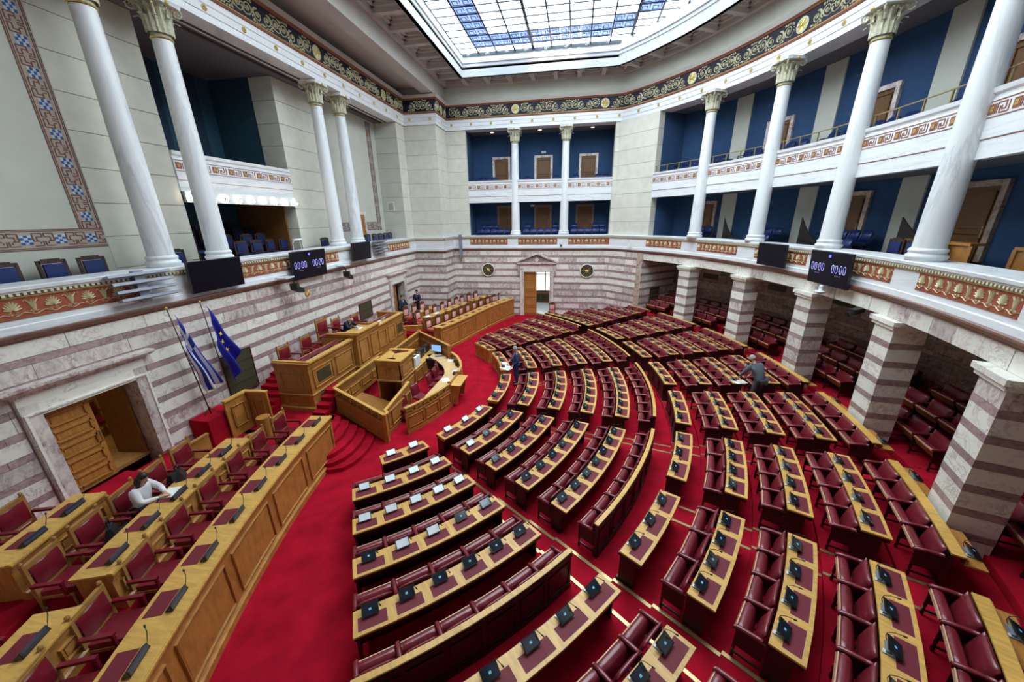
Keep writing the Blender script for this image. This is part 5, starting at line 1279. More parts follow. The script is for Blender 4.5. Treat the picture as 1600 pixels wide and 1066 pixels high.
MB().box(-10.45, PX - .1, 10.42, 10.52, 2.59, 2.64).obj('end_cap', oakL, t); MB().box(-9.85, PX - .12, 10.52, 13.10, 2.50, 2.53).obj('desktop', oakL, t); MB().box(-9.80, PX - .14, 10.60, 13.05, 2.53, 2.535).obj('leather_pad', padlea, t)
face_panels(t, (PX, 10.5), (PX, 13.1), 1.55, 2.28, 2); panel_frames(t, [(-10.45, 10.42), (PX, 10.42)], 1.50, 2.24, 1, oakM, 0, .22); panel_frames(t, [(-10.45, 10.42), (PX, 10.42)], .95, 1.25, 1, oakM, 0, .3)
def grille_part(par, x, y0, y1, z0, z1):
    g = MB().box(x, x + .012, y0, y1, z0, z1).obj('speaker_grille', grille, par); mb = MB(); y = y0 + .02
    while y < y1 - .01: mb.box(x + .012, x + .022, y, y + .012, z0, z1); y += .035
    mb.obj('grille_bar', mat('grille_bar_metal', (.16, .15, .09), .5, metal=.4), g, kind='stuff')
grille_part(t, PX + .012, 10.80, 11.55, 1.70, 2.14); grille_part(t, PX + .012, 10.80, 11.55, .98, 1.26)
t = block('presidium_desk', 'tall centre desk of the presidium where the bent-over man works', -10.2, PX + .22, 13.15, 14.95, .70, 2.84)
MB().box(-9.75, PX + .1, 13.2, 14.9, 2.68, 2.71).obj('desktop', oakL, t); MB().box(-9.75, PX + .1, 13.15, 13.25, 2.81, 2.86).obj('end_cap', oakL, t)
face_panels(t, (PX + .22, 13.2), (PX + .22, 14.95), 1.50, 2.50, 2); face_panels(t, (PX + .22, 13.2), (PX + .22, 14.95), .98, 1.28, 2)
MB().box(-9.1, -8.98, 13.45, 14.1, 2.71, 2.80).obj('pen_tray', oakM, t)
t = block('presidium_desk', 'far wing of the presidium with the laptop on it', -10.45, PX + .05, 15.0, 17.75, .30, 2.62)
MB().box(-9.85, PX - .1, 15.05, 17.70, 2.50, 2.53).obj('desktop', oakL, t); MB().box(-9.80, PX - .14, 15.1, 17.6, 2.53, 2.535).obj('leather_pad', padlea, t); MB().box(-10.45, PX, 17.66, 17.76, 2.59, 2.64).obj('end_cap', oakL, t)
face_panels(t, (PX + .05, 15.05), (PX + .05, 17.75), 1.50, 2.28, 3); grille_part(t, PX + .062, 16.98, 17.58, 1.66, 2.12)
for i, (y, x) in enumerate(((11.25, -10.3), (12.45, -10.3))): armchair(x - .1, y, 1.80, PI / 2, ('nearer' if i == 0 else 'farther') + ' red armchair behind the near wing of the presidium', 'presidium armchairs')
armchair(-10.45, 13.65, 1.98, PI / 2, 'tallest red armchair at the centre of the presidium', 'presidium armchairs', s=1.18)
armchair(-10.45, 14.55, 1.98, PI / 2, 'red armchair behind the bent-over man on the presidium', 'presidium armchairs'); armchair(-10.4, 15.95, 1.80, PI / 2, 'red armchair behind the far wing of the presidium', 'presidium armchairs')
for i, (y, z, x) in enumerate(((11.2, 2.537, -9.35), (12.0, 2.537, -9.35), (12.85, 2.537, -9.35), (14.4, 2.712, -9.05), (15.4, 2.537, -9.3), (16.6, 2.537, -9.3))):
    t = thing('presidium_console', '%s black microphone console from the near end of the presidium desks' % ORD[i], 'console', (x, y, z), PI / 2, 'consoles on the presidium'); put(TRAY[0], 'console_body', t); put(TRAY[2], 'gooseneck_microphone', t)
t = thing('laptop', 'open silver laptop on the far wing of the presidium', 'laptop', (-9.42, 16.15, 2.537), PI / 2); MB().box(-.17, .17, -.12, .12, 0, .02).obj('keyboard_base', silver, t); MB().obox((0, -.17, .10), (1, 0, 0), (0, -.45, .9), (0, .9, .45), .17, .115, .006).obj('lid', paper, t)
tag(MB().lathe([(.05, 0), (.055, .02), (.03, .04), (.06, .09), (.065, .13), (.02, .16), (.012, .20)], 12).obj('table_bell', silver, None, True, loc=(-9.4, 14.15, 2.712)), 'silver bell on the centre presidium desk before the bent-over man', 'bell')
# --- rostrum stair enclosure with carved openwork
def openwork(parent, path, z0s, h, m_=oakL, name='carved_scroll', side=.0):
    """carved scroll band along a straight path; z0s = (z at start, z at end)"""
    L = plen(path, len(path) - 1); n = max(1, int(L / .34)); Z = lambda s: z0s[0] + (z0s[1] - z0s[0]) * s / L
    for x, y, a, s in walk(path, L / n / 2, L, L / n):
        mb = MB()
        for sx in (-1, 1):
            mb.tube([(sx * (.085 + .055 * (1 - i / 11 * .8) * math.cos(i * .85)), 0, h / 2 + sx * .02 + .36 * h * (1 - i / 11 * .8) * math.sin(i * .85)) for i in range(10)], .020, 5)
        mb.tube([(-.16, 0, .02), (-.03, 0, h * .5), (.16, 0, h - .02)], .018, 5); mb.sphere((0, 0, h * .5), .03, 6, 4); mb.tube([(-.15, 0, h - .02), (-.08, 0, h * .7)], .014, 5); mb.tube([(.15, 0, .02), (.08, 0, h * .3)], .014, 5)
        mb.obj(name, m_, parent, True, loc=(x, y, Z(s)), rz=a, sc_=(L / n / .34, 1, 1))
def fence(t, path, zb, zt, hc=.24, npan=2, solid=False):
    """zb/zt tuples of base and top z at the two ends of a run"""
    (x0, y0), (x1, y1) = path[0], path[-1]; L = plen(path, len(path) - 1)
    def run(o0, o1, a, b, c, d, nm, m_, ins=0):
        P = []; S = 0
        pts = path
        zs = []
        for i, p in enumerate(pts):
            if i: S += (V2(pts[i]) - V2(pts[i - 1])).length
            zs.append(S / L)
        mb = MB(); vs = []; fs = []
        for i, p in enumerate(pts):
            d_ = (V2(pts[min(i + 1, len(pts) - 1)]) - V2(pts[max(i - 1, 0)])).normalized(); n = Vector((d_.y, -d_.x)); u = zs[i]
            za = a + (b - a) * u; zb_ = c + (d - c) * u
            for o, z in ((o0, za), (o1, za), (o1, zb_), (o0, zb_)): q = V2(p) + n * o; vs.append((q.x, q.y, z))
        k = len(pts)
        for i in range(k - 1):
            for j in range(4): fs.append((4 * i + j, 4 * i + 4 + j, 4 * i + 4 + (j + 1) % 4, 4 * i + (j + 1) % 4))
        fs += [(0, 1, 2, 3), (4 * k - 1, 4 * k - 2, 4 * k - 3, 4 * k - 4)]
        mb.add(vs, fs); return mb.obj(nm, m_, t)
    c0, c1 = zt[0] - (0 if solid else hc) - .05, zt[1] - (0 if solid else hc) - .05
    run(-.025, .025, zb[0], zb[1], c0, c1, 'lower_panel', oakM); run(-.055, .055, zt[0] - .05, zt[1] - .05, zt[0], zt[1], 'cap_rail', oakL); run(-.04, .045, zb[0], zb[1], zb[0] + .13, zb[1] + .13, 'plinth', oakM)
    run(.025, .04, c0 - .04, c1 - .04, c0, c1, 'middle_rail', oakM)
    if not solid:
        openwork(t, path, (c0, c1), hc); run(-.03, -.02, c0, c1, zt[0] - .05, zt[1] - .05, 'backing_board', oakD)
    if abs(zb[0] - zb[1]) < .05:
        panel_frames(t, path, zb[0] + .24, min(c0, c1) - .10, npan, oakM, .026, .06, .025); panel_frames(t, [p for p in path[::-1]], zb[0] + .24, min(c0, c1) - .10, npan, oakM, .026, .06, .025)
    else:
        for (i0, i1) in [(i / npan + .05, (i + 1) / npan - .05) for i in range(npan)]:
            q0 = V2(path[0]).lerp(V2(path[-1]), i0); q1 = V2(path[0]).lerp(V2(path[-1]), i1); d_ = (q1 - q0).normalized(); n = Vector((d_.y, -d_.x)) * .028
            f = lambda u, z: zb[0] + (zb[1] - zb[0]) * u + z
            mb = MB()
            for za, zc in ((.22, .245), (.55, .575)): mb.add([(q.x + n.x * k, q.y + n.y * k, f(u, z)) for q, u in ((q0, i0), (q1, i1)) for z in (za, zc) for k in (.9, 1.6)], [(0, 2, 6, 4), (1, 5, 7, 3), (0, 1, 3, 2), (4, 6, 7, 5), (2, 3, 7, 6), (0, 4, 5, 1)])
            mb.obj('panel_moulding', oakM, t)
t = thing('rostrum', 'oak speaker rostrum with carved scroll fences around its stair', 'rostrum', (0, 0, 0))
A0, A1 = (-8.42, 10.72), (-6.15, 9.98)
fence(t, [A0, A1], (.62, 0.0), (1.58, 1.08), .26, 1)
fence(t, [(-8.42, 18.30), (-8.42, 14.2)], (.30, .30), (1.42, 1.42), .24, 5); fence(t, [(-8.42, 13.9), A0], (.62, .62), (1.58, 1.58), .26, 4)
fence(t, [(-6.32, 10.35), (-6.28, 12.25)], (0, 0), (1.02, 1.25), .2, 1, True)
MB().box(-6.22, -6.08, 9.93, 10.07, 0, 1.06).obj('newel_post', oakM, t); MB().rsweep([(-6.15, 9.98), (-6.10, 10.12), (-6.32, 10.35)], -.05, .05, 1.03, 1.08).obj('cap_rail', oakL, t)
MB().hull([(-8.4, 10.75, .60), (-6.35, 10.1, .02), (-6.35, 12.25, .02), (-8.4, 12.25, .60)], [(-8.4, 10.75, .64), (-6.35, 10.1, .06), (-6.35, 12.25, .06), (-8.4, 12.25, .64)]).obj('wooden_floor', oakM, t)
# speaker's box
bx0, bx1, by0, by1 = -7.58, -6.55, 12.2, 13.45
for q in ((bx1 - .05, bx1, by0, by1, 0, 2.10), (bx0, bx0 + .05, by0, by1, 0.0, 2.10), (bx0, bx1, by0, by0 + .05, 1.25, 2.10), (bx0, bx1, by1 - .05, by1, 0, 2.10)): MB().box(*q).obj('box_panel', oakM, t)
BP = [(bx0, by0), (bx1, by0), (bx1, by1), (bx0, by1), (bx0, by0)]
MB().sweep(BP[:4], [(0, 1.90), (.02, 1.90), (.03, 1.96), (.07, 2.04), (.07, 2.10), (0, 2.10)]).obj('cornice_moulding', oakM, t); MB().sweep(BP[:3], [(0, 1.2), (.03, 1.2), (.04, 1.25), (0, 1.29)]).obj('middle_moulding', oakM, t)
MB().rsweep(BP[:4], -.10, .09, 2.10, 2.14).obj('ledge', oakL, t); MB().box(bx0 + .05, bx1 - .05, by0 + .05, by1 - .05, 2.06, 2.09).obj('desktop', oakL, t)
MB().hull([(bx0 + .1, by0 + .08, 2.09), (bx1 - .1, by0 + .08, 2.09), (bx1 - .42, by0 + .4, 2.09)], [(bx0 + .1, by0 + .08, 2.095), (bx1 - .1, by0 + .08, 2.095), (bx1 - .42, by0 + .4, 2.095)]).obj('leather_pad', leatherR, t)
MB().hull([(bx0 + .1, by1 - .08, 2.09), (bx1 - .1, by1 - .08, 2.09), (bx0 + .45, by1 - .4, 2.09)], [(bx0 + .1, by1 - .08, 2.095), (bx1 - .1, by1 - .08, 2.095), (bx0 + .45, by1 - .4, 2.095)]).obj('leather_pad', leatherR, t)
panel_frames(t, [(bx0, by0), (bx1, by0)], 1.42, 1.82, 1, oakM, 0, .40, .03); panel_frames(t, [(bx1, by0), (bx1, by1)], 1.38, 1.86, 1, oakM, 0, .14, .03); panel_frames(t, [(bx1, by0), (bx1, by1)], .22, 1.08, 1, oakM, 0, .14, .03)
panel_frames(t, [(-6.32 + .02, 10.55), (-6.28, 12.15)], .24, .86, 1, oakM, .03, .10, .03)
for i, (x, y) in enumerate(((-6.95, 12.45), (-7.1, 13.2))):
    c = thing('rostrum_microphone', ('near' if i == 0 else 'far') + ' black gooseneck microphone on the speaker rostrum top', 'microphone', (x, y, 2.14 if 0 else 2.096), 1.2 * i); MB().box(-.10, .10, -.04, .04, 0, .03).obj('base', black, c); MB().tube([(0, 0, .03), (.1, .05, .25), (.28, .1, .38), (.36, .12, .36)], .007, 5).obj('gooseneck', blackm, c, True)
# --- secretaries' desk ring
t = thing('secretaries_desk', 'curved oak stenographers desk ring with carved fence around red chairs', 'desk', (0, 0, 0))
F1 = [(-5.66, 10.52), (-5.36, 11.05), (-5.10, 11.65), (-4.90, 12.2), (-4.76, 12.68)]
fence(t, F1, (0, 0), (1.06, 1.06), .22, 3)
F2 = [(-4.74, 13.78), (-4.80, 14.4), (-5.02, 15.0), (-5.36, 15.6), (-5.80, 16.1)]
fence(t, F2, (0, 0), (1.10, 1.10), .22, 3)
fence(t, [(-5.92, 16.18), (-8.42, 18.30)], (.0, .0), (1.42, 1.42), .24, 4)
MB().box(-5.98, -5.86, 16.05, 16.22, 0, 1.42).obj('end_post', oakM, t); MB().box(-8.5, -8.34, 18.22, 18.38, 0, 1.46).obj('corner_post', oakM, t)
MB().box(-4.80, -4.74, 12.68, 13.78, 0, 1.04).obj('lectern_front', oakM, t); MB().box(-4.83, -4.70, 12.66, 12.74, 0, 1.12).obj('lectern_post', oakM, t); MB().box(-4.83, -4.70, 13.72, 13.80, 0, 1.12).obj('lectern_post', oakM, t)
MB().box(-4.80, -4.30, 12.70, 13.76, .92, .96).obj('lectern_shelf', oakL, t)
for y in (12.76, 13.70): MB().hull([(-4.74, y - .03, .1), (-4.50, y - .03, .1), (-4.50, y + .03, .1), (-4.74, y + .03, .1)], [(-4.74, y - .03, .92), (-4.36, y - .03, .92), (-4.36, y + .03, .92), (-4.74, y + .03, .92)]).obj('lectern_bracket', oakM, t)
ring = [(-5.62, 10.60)] + F1[1:4] + [(-4.86, 12.7), (-4.82, 13.7), (-4.88, 14.35), (-5.10, 14.95), (-5.44, 15.5), (-5.95, 16.1), (-6.8, 16.8)]
P = [V2(p) for p in ring]; vs = []; fs = []
for i, p in enumerate(P):
    d_ = (P[min(i + 1, len(P) - 1)] - P[max(i - 1, 0)]).normalized(); n = Vector((-d_.y, d_.x)); wdt = .05 + .60 * min(1, i / 3.0)
    a = p + n * .04; b = p + n * wdt; vs += [(a.x, a.y, .74), (b.x, b.y, .74), (b.x, b.y, .78), (a.x, a.y, .78)]
k = len(P)
for i in range(k - 1):
    for j in range(4): fs.append((4 * i + j, 4 * i + (j + 1) % 4, 4 * i + 4 + (j + 1) % 4, 4 * i + 4 + j))
fs += [(0, 1, 2, 3), (4 * k - 1, 4 * k - 2, 4 * k - 3, 4 * k - 4)]
MB().add(vs, fs).obj('desktop', mat('pale_oak_top', (.74, .50, .24), .45, var=.15, scale=3), t)
MB().box(-7.75, -6.98, 13.5, 17.2, .74, .78).obj('side_counter', oakL, t); MB().box(-7.75, -7.02, 13.5, 13.55, 0, .74).obj('counter_end', oakM, t); MB().box(-7.06, -7.02, 13.55, 17.1, 0, .74).obj('counter_front', oakM, t); panel_frames(t, [(-7.02, 13.6), (-7.02, 17.1)], .12, .64, 4, oakM, 0, .08, .025)
red_off = armchair_meshes(leather, black, .44, .96, False, False)
def office(x, y, rz, lab, m_=None):
    c = thing('office_chair', lab, 'chair', (x, y, .0), rz, 'chairs inside the stenographers ring')
    M_ = m_ or leather
    mb = MB(); vs = []; n = 6
    for i in range(n + 1):
        u = i / n; 
        for j in range(5):
            v = j / 4 * 2 - 1; vs.append((v * .21 * (1 - .1 * u), .22 + .05 * u - .03 * (1 - v * v) + .06 * u * u, .52 + .46 * u))
    for i in range(n + 1):
        u = i / n
        for j in range(5): v = j / 4 * 2 - 1; vs.append((v * .21 * (1 - .1 * u), .27 + .05 * u + .06 * u * u, .52 + .46 * u))
    W_ = 5; q = (n + 1) * 5; fs = []
    for i in range(n):
        for j in range(4): a = i * 5 + j; fs += [(a, a + 1, a + 6, a + 5), (q + a, q + a + 5, q + a + 6, q + a + 1)]
        for a in (i * 5, i * 5 + 4): fs.append((a, a + 5, q + a + 5, q + a))
    for j in range(4):
        for a in (j, n * 5 + j): fs.append((a, a + 1, q + a + 1, q + a))
    mb.add(vs, fs); mb.obj('backrest', M_, c, True)
    MB().box(-.22, .22, -.22, .22, .44, .52).obj('seat', M_, c); MB().lathe([(.03, .06), (.03, .44)], 8).obj('gas_lift', black, c); MB().tube([(0, .2, .47), (0, .3, .5), (0, .29, .7)], .02, 6).obj('back_bracket', black, c)
    for i in range(5):
        a = i * 2 * PI / 5; MB().tube([(0, 0, .08), (.26 * math.cos(a), .26 * math.sin(a), .05)], .02, 5).sphere((.27 * math.cos(a), .27 * math.sin(a), .028), .028, 6, 5).obj('leg', black, c)
    return c
for (x, y, rz, lab) in ((-6.02, 11.45, 1.15, 'burgundy chair nearest the camera inside the stenographers ring'), (-5.92, 12.45, 1.25, 'second burgundy chair from the camera inside the ring'), (-5.72, 13.6, 1.5, 'burgundy chair level with the lectern shelf inside the ring'), (-5.72, 14.3, 1.6, 'fourth burgundy chair inside the ring, partly behind the black one'), (-5.85, 14.95, 1.8, 'burgundy chair closest to the monitor inside the ring')): office(x, y, rz, lab)
office(-6.45, 15.45, 3.0, 'black swivel office chair in front of the computer monitor', blackm).scale = (1.15, 1.15, 1.12)
t = thing('printer', 'white cube-shaped printer on the side counter left of the black chair', 'printer', (-7.30, 14.90, .781)); MB().box(-.26, .26, -.26, .26, 0, .48).obj('housing', paper, t); MB().box(-.16, .14, -.15, .18, .48, .487).obj('paper_slot', black, t); MB().box(-.03, .03, -.267, -.26, .22, .27).obj('button_plate', black, t)
t = thing('computer_monitor', 'computer monitor with a blue screen on the stenographers desk', 'monitor', (-6.75, 16.55, .78), 2.35 - PI / 2 - 1.0); MB().box(-.30, .30, -.02, .02, .12, .50).obj('bezel', black, t); MB().box(-.28, .28, -.026, -.02, .14, .48).obj('screen', pcscr, t); MB().box(-.03, .03, 0, .03, 0, .2).box(-.12, .12, -.08, .08, 0, .015).obj('stand', black, t)
t = thing('computer_tower', 'black computer equipment on the counter behind the printer', 'computer', (-7.40, 16.05, .781)); MB().box(-.1, .1, -.22, .22, 0, .42).obj('case', black, t); MB().box(-.085, .085, -.235, -.22, .05, .38).obj('front_cover', greyp, t)
t = thing('computer_tower', 'second black computer box beside the counter corner', 'computer', (-7.42, 16.75, .781)); MB().box(-.1, .1, -.22, .22, 0, .38).obj('case', blackm, t); MB().box(-.085, .085, -.235, -.22, .05, .34).obj('front_cover', greyp, t)
t = thing('keyboard', 'black keyboard on the desk before the blue monitor', 'keyboard', (-6.5, 16.25, .785), .35); MB().box(-.22, .22, -.07, .07, 0, .02).obj('body', black, t)
mbk = MB(); [mbk.box(-.2 + .03 * i, -.178 + .03 * i, -.055 + .03 * j, -.033 + .03 * j, .02, .026) for i in range(14) for j in range(4)]; mbk.obj('key', greyp, t, kind='stuff')
def sheet(x, y, z, rz, lab, w_=.21, l=.30, m_=paper, grp='loose papers', n=1):
    mb = MB()
    for i in range(n): a = i * .09; mb.obox((.012 * i, .01 * i, .003 + .003 * i), (math.cos(a), math.sin(a), 0), (-math.sin(a), math.cos(a), 0), (0, 0, 1), w_ / 2, l / 2, .0014)
    return tag(mb.obj('paper_sheet', m_, None, loc=(x, y, z), rz=rz), lab, 'paper', grp)
sheet(-5.25, 13.55, .781, .5, 'white sheet on the stenographers desk behind the lectern shelf', .32, .42); sheet(-5.75, 15.75, .781, .2, 'printed sheet on the desk right of the monitor', .26, .34)
sheet(-5.08, 14.45, .781, 1.0, 'crumpled white papers on the stenographers desk by the carved fence', .22, .30, n=4); sheet(-5.02, 14.75, .781, .4, 'second pile of white papers by the carved fence', .2, .26, n=3)
for i, (x, y) in enumerate(((-5.05, 14.15), (-5.25, 15.15))): tag(MB().box(-.05, .05, -.07, .07, 0, .10).box(-.03, .03, -.05, .05, .10, .14).obj('desk_telephone', black, None, loc=(x, y, .781)), ('near' if i == 0 else 'far') + ' black telephone on the stenographers desk', 'telephone', 'telephones on the stenographers desk')
tag(MB().lathe([(.045, 0), (.05, .12), (.046, .12), (.04, .01)], 10).tube([(.01, 0, .05), (.03, .01, .2)], .006, 5).tube([(-.01, .01, .05), (-.03, .02, .19)], .006, 5).obj('pen_holder', leatherR, None, loc=(-6.0, 16.0, .781)), 'small red pen holder beside the monitor', 'holder')
sheet(-6.45, 14.0 - .5, .001, .3, 'white paper lying on the carpet inside the ring', .2, .3)
# --- screen panel, carpet box
t = thing('folding_screen', 'L-shaped oak screen with framed panels by the flag box', 'screen', (0, 0, 0))
S0, S1, S2 = (-10.62, 8.48), (-10.62, 9.28), (-9.86, 9.34)
MB().rsweep([S0, S1], -.03, .03, .70, 1.98).obj('screen_panel', oakM, t); MB().rsweep([(-10.60, 9.31), S2], -.03, .03, .70, 1.98).obj('screen_panel', oakM, t)
MB().rsweep([S0, S1, S2], -.07, .07, 1.98, 2.03).obj('cap_rail', oakL, t); panel_frames(t, [S0, S1], 1.0, 1.74, 1, oakM, .031, .16, .03); panel_frames(t, [(-10.55, 9.31), S2], 1.0, 1.74, 1, oakM, .031, .14, .03)
for i, (x, y) in enumerate(((-9.05, 7.75), (-9.6, 8.75))): tag(MB().lathe([(.20, 0), (.20, .72)], 18).obj('round_stand', oakM, None, loc=(x, y, .70 if i else .70)), ('near' if i == 0 else 'far') + ' low round-topped oak stand by the screen', 'stand').scale = (1, 1, 1.0)
MBb = MB().box(-11.38, -10.70, 7.95, 8.95, .70, 1.62); tag(MBb.obj('carpet_box', carpet), 'red carpeted box on which the flag tripods stand', 'box')
# ================================================================== DOORS OF THE MAIN FLOOR
def marble_door(name, loc, rz, w_, h, leaves, cornice=True, pediment=False, h0=0.0):
    w_ -= .03; h -= .015; loc = (loc[0] + .005 * math.sin(rz), loc[1] - .005, loc[2])
    """local frame: opening centred on x=0, wall face at y=0, room side is -y; leaves: list of (x0, width, angle)"""
    r = struct(put(None, name, None, loc, rz)); f = .30
    MB().box(-w_ / 2 - f, -w_ / 2, -.12, .30, h0, h + f).obj('door_jamb', mmix, r); MB().box(w_ / 2, w_ / 2 + f, -.12, .30, h0, h + f).obj('door_jamb', mmix, r); MB().box(-w_ / 2, w_ / 2, -.12, .30, h, h + f).obj('door_lintel', mlight, r)
    MB().box(-w_ / 2 - f + .06, w_ / 2 + f - .06, -.15, -.12, h + .06, h + .10).box(-w_ / 2 - f + .02, -w_ / 2 - f + .07, -.15, -.12, h0, h + .1).box(w_ / 2 + f - .07, w_ / 2 + f - .02, -.15, -.12, h0, h + .1).obj('frame_bead', mlight, r)
    if cornice:
        MB().box(-w_ / 2 - f, w_ / 2 + f, -.12, .02, h + f, h + f + .22).obj('frieze_block', mlight, r)
        P = [(-w_ / 2 - f - .04, .0), (-w_ / 2 - f - .04, -.12), (w_ / 2 + f + .04, -.12), (w_ / 2 + f + .04, .0)]
        MB().sweep(P, [(-.1, h + f + .20), (.03, h + f + .20), (.05, h + f + .26), (.14, h + f + .30), (.18, h + f + .36), (.18, h + f + .42), (-.1, h + f + .42)]).obj('cornice', mmix, r)
    if pediment:
        z0 = h + f + .40; W2 = w_ / 2 + f + .22; hh = .62
        MB().hull([(-W2 + .15, -.10, z0), (W2 - .15, -.10, z0), (0, -.10, z0 + hh - .08)], [(-W2 + .15, .05, z0), (W2 - .15, .05, z0), (0, .05, z0 + hh - .08)]).obj('pediment_field', mpurp, r)
        for s_ in (-1, 1): MB().hull([(s_ * (W2 + .05), -.30, z0 + .02), (0, -.30, z0 + hh), (0, -.30, z0 + hh + .11), (s_ * (W2 + .05), -.30, z0 + .12)], [(s_ * (W2 + .05), .02, z0 + .02), (0, .02, z0 + hh), (0, .02, z0 + hh + .11), (s_ * (W2 + .05), .02, z0 + .12)]).obj('raking_cornice', mmix, r)
        MB().lathe([(.13, 0), (.14, .03), (.08, .05), (.02, .06)], 14, (0, -.10, z0 + .22), ax=(0, -1, 0)).obj('medallion', mlight, r)
        for s_ in (-1, 1): MB().hull([(s_ * (w_ / 2 + f + .10) - .08, -.12, h - .25), (s_ * (w_ / 2 + f + .10) + .08, -.12, h - .25), (s_ * (w_ / 2 + f + .10) + .08, .02, h - .25), (s_ * (w_ / 2 + f + .10) - .08, .02, h - .25)], [(s_ * (w_ / 2 + f + .10) - .09, -.24, h + f + .2), (s_ * (w_ / 2 + f + .10) + .09, -.24, h + f + .2), (s_ * (w_ / 2 + f + .10) + .09, .02, h + f + .2), (s_ * (w_ / 2 + f + .10) - .09, .02, h + f + .2)]).obj('scroll_bracket', mmix, r)
    for x0, wl_, ang in leaves: door_leaf(r, wl_, h - h0 - .02, 1, 5, oakM, loc=(x0, .12, h0), rz=ang)
    return r
marble_door('door_100', ((DB[0] + DB[1]) / 2, YB, 0), 0, 2.0, 3.42, [(-1.0, .98, 0)], True, True, .02)
ml = marble_door('door_101', (XL, (D1[0] + D1[1]) / 2, 0), PI / 2, 1.83, 3.40, [(-.915, .90, 0)], h0=1.15)
marble_door('door_102', (XL, (D2[0] + D2[1]) / 2, 0), PI / 2, 1.70, 3.40, [(-.85, .84, 0)], h0=.30)
# rooms beyond the doorways
rm = MB().box(-16, XL - .35, 3.2, 9.5, 1.05, 1.15); o = struct(rm.obj('floor_lobby', mat('lobby_parquet', (.42, .22, .07), .4, var=.3, scale=5)))
struct(MB().box(-16, -15.8, 3.2, 9.5, 1.1, 4.9).box(-16, XL - .4, 9.4, 9.6, 1.1, 4.9).box(-16, XL - .4, 3.0, 3.2, 1.1, 4.9).obj('wall_lobby', ochrewall)); struct(MB().box(-16, XL - .35, 3.0, 9.6, 4.85, 4.9).obj('ceiling_lobby', plaster))
door_leaf(ml, .85, 2.2, 1, 5, oakD, loc=(.86, .34, 1.17), rz=PI / 2 + .12)
armchair(-14.2, 7.5, 1.15, PI / 2, 'dark high-backed chair in the lobby seen through the left doorway', 'lobby chair')
tag(MB().box(XL + .02, XL + .9, 4.9, 6.2, 1.151, 1.155).obj('doormat', carpet), 'red carpet strip in the left doorway', 'carpet')
lb = bpy.data.lights.new('lobby_lamp', 'AREA'); lb.energy = 25; lb.color = (1, .8, .5); lb.size = 1.5; lo_ = put(lb, 'lobby_lamp', None, (-14, 6.5, 4.7))
fb = struct(MB().box(-5.5, 0.5, YB + .4, 33, -.1, .02).obj('floor_back_room', mat('pale_floor', (.62, .66, .68), .3)))
wbr = struct(MB().box(-5.6, -5.5, YB + .5, 33, 0, 4.9).box(.5, .6, YB + .5, 33, 0, 4.9).box(-5.5, .5, 33, 33.2, 0, 1.0).box(-5.5, .5, 33, 33.2, 3.4, 4.9).obj('wall_back_room', plaster)); struct(MB().box(-5.6, .6, YB + .5, 33, 4.85, 4.9).obj('ceiling_back_room', plaster))
wn = struct(put(None, 'window_2')); 
for i in range(6):
    x = -5.5 + i; MB().box(x + .04, x + .96, 33.04, 33.06, 1.0, 2.45).obj('glass_pane', winglow, wn); MB().box(x + .04, x + .96, 33.04, 33.06, 2.5, 3.4).obj('glass_pane', winglow, wn); MB().box(x - .04, x + .04, 32.98, 33.08, 1.0, 3.4).obj('window_mullion', oakD, wn)
MB().box(-5.5, .5, 32.98, 33.08, 2.44, 2.51).box(-5.5, .5, 32.9, 33.08, .94, 1.02).obj('window_rail', oakD, wn)
rd = thing('radiator_cover', 'dark wooden radiator cover below the window beyond the back door', 'cover', (-2.0, 32.75, .02)); MB().box(-1.5, 1.5, -.12, .12, 0, .85).obj('body', oakD, rd)
for i in range(5): MB().box(-1.4 + i * .58, -.9 + i * .58, -.14, -.12, .15, .7).obj('grille_panel', grille, rd)
struct(MB().box(-14.5, XL - .4, 20.5, 24.5, .2, .31).obj('floor_far_lobby', oakD)); struct(MB().box(-14.5, -14.3, 20.5, 24.5, .3, 4.9).box(-14.5, XL - .45, 24.4, 24.5, .3, 4.9).box(-14.5, XL - .45, 20.5, 20.6, .3, 4.9).box(-14.5, XL - .4, 20.5, 24.5, 4.8, 4.9).obj('wall_far_lobby', plaster))
# door in the curved outer wall with the patterned floor beyond
x, y = pol(RW, -9.0); dr = struct(put(None, 'door_103', None, (x, y, 1.28), R_(-9.0) - PI / 2)); door_leaf(dr, .95, 2.9, 1, 5, oakD, loc=(0, -.05, 0), rz=-.25 + PI * 0)
x, y = pol(RW, -12.0)
fr_ = struct(MB().arc(22.3, 26.5, R_(-20), R_(-2), .9, 1.28, 8, CX, CY).obj('floor_side_hall', floorstone))
for i in range(16):
    q = MB(); a0 = -15.5 + .62 * i; x0, y0 = pol(22.5, a0); ang = .5 * (1 if i % 3 else -1) + i * .35; q.obox((x0 + .6 * (i % 4), y0, 1.283), (math.cos(ang), math.sin(ang), 0), (-math.sin(ang), math.cos(ang), 0), (0, 0, 1), .9, .035, .004); q.obj('black_floor_stripe', blackm, fr_)
struct(MB().arc(26.5, 26.7, R_(-20), R_(-2), .9, 5, 8, CX, CY).arc(22.5, 26.5, R_(-20.5), R_(-20), .9, 5, 1, CX, CY).obj('wall_side_hall', ochrewall))
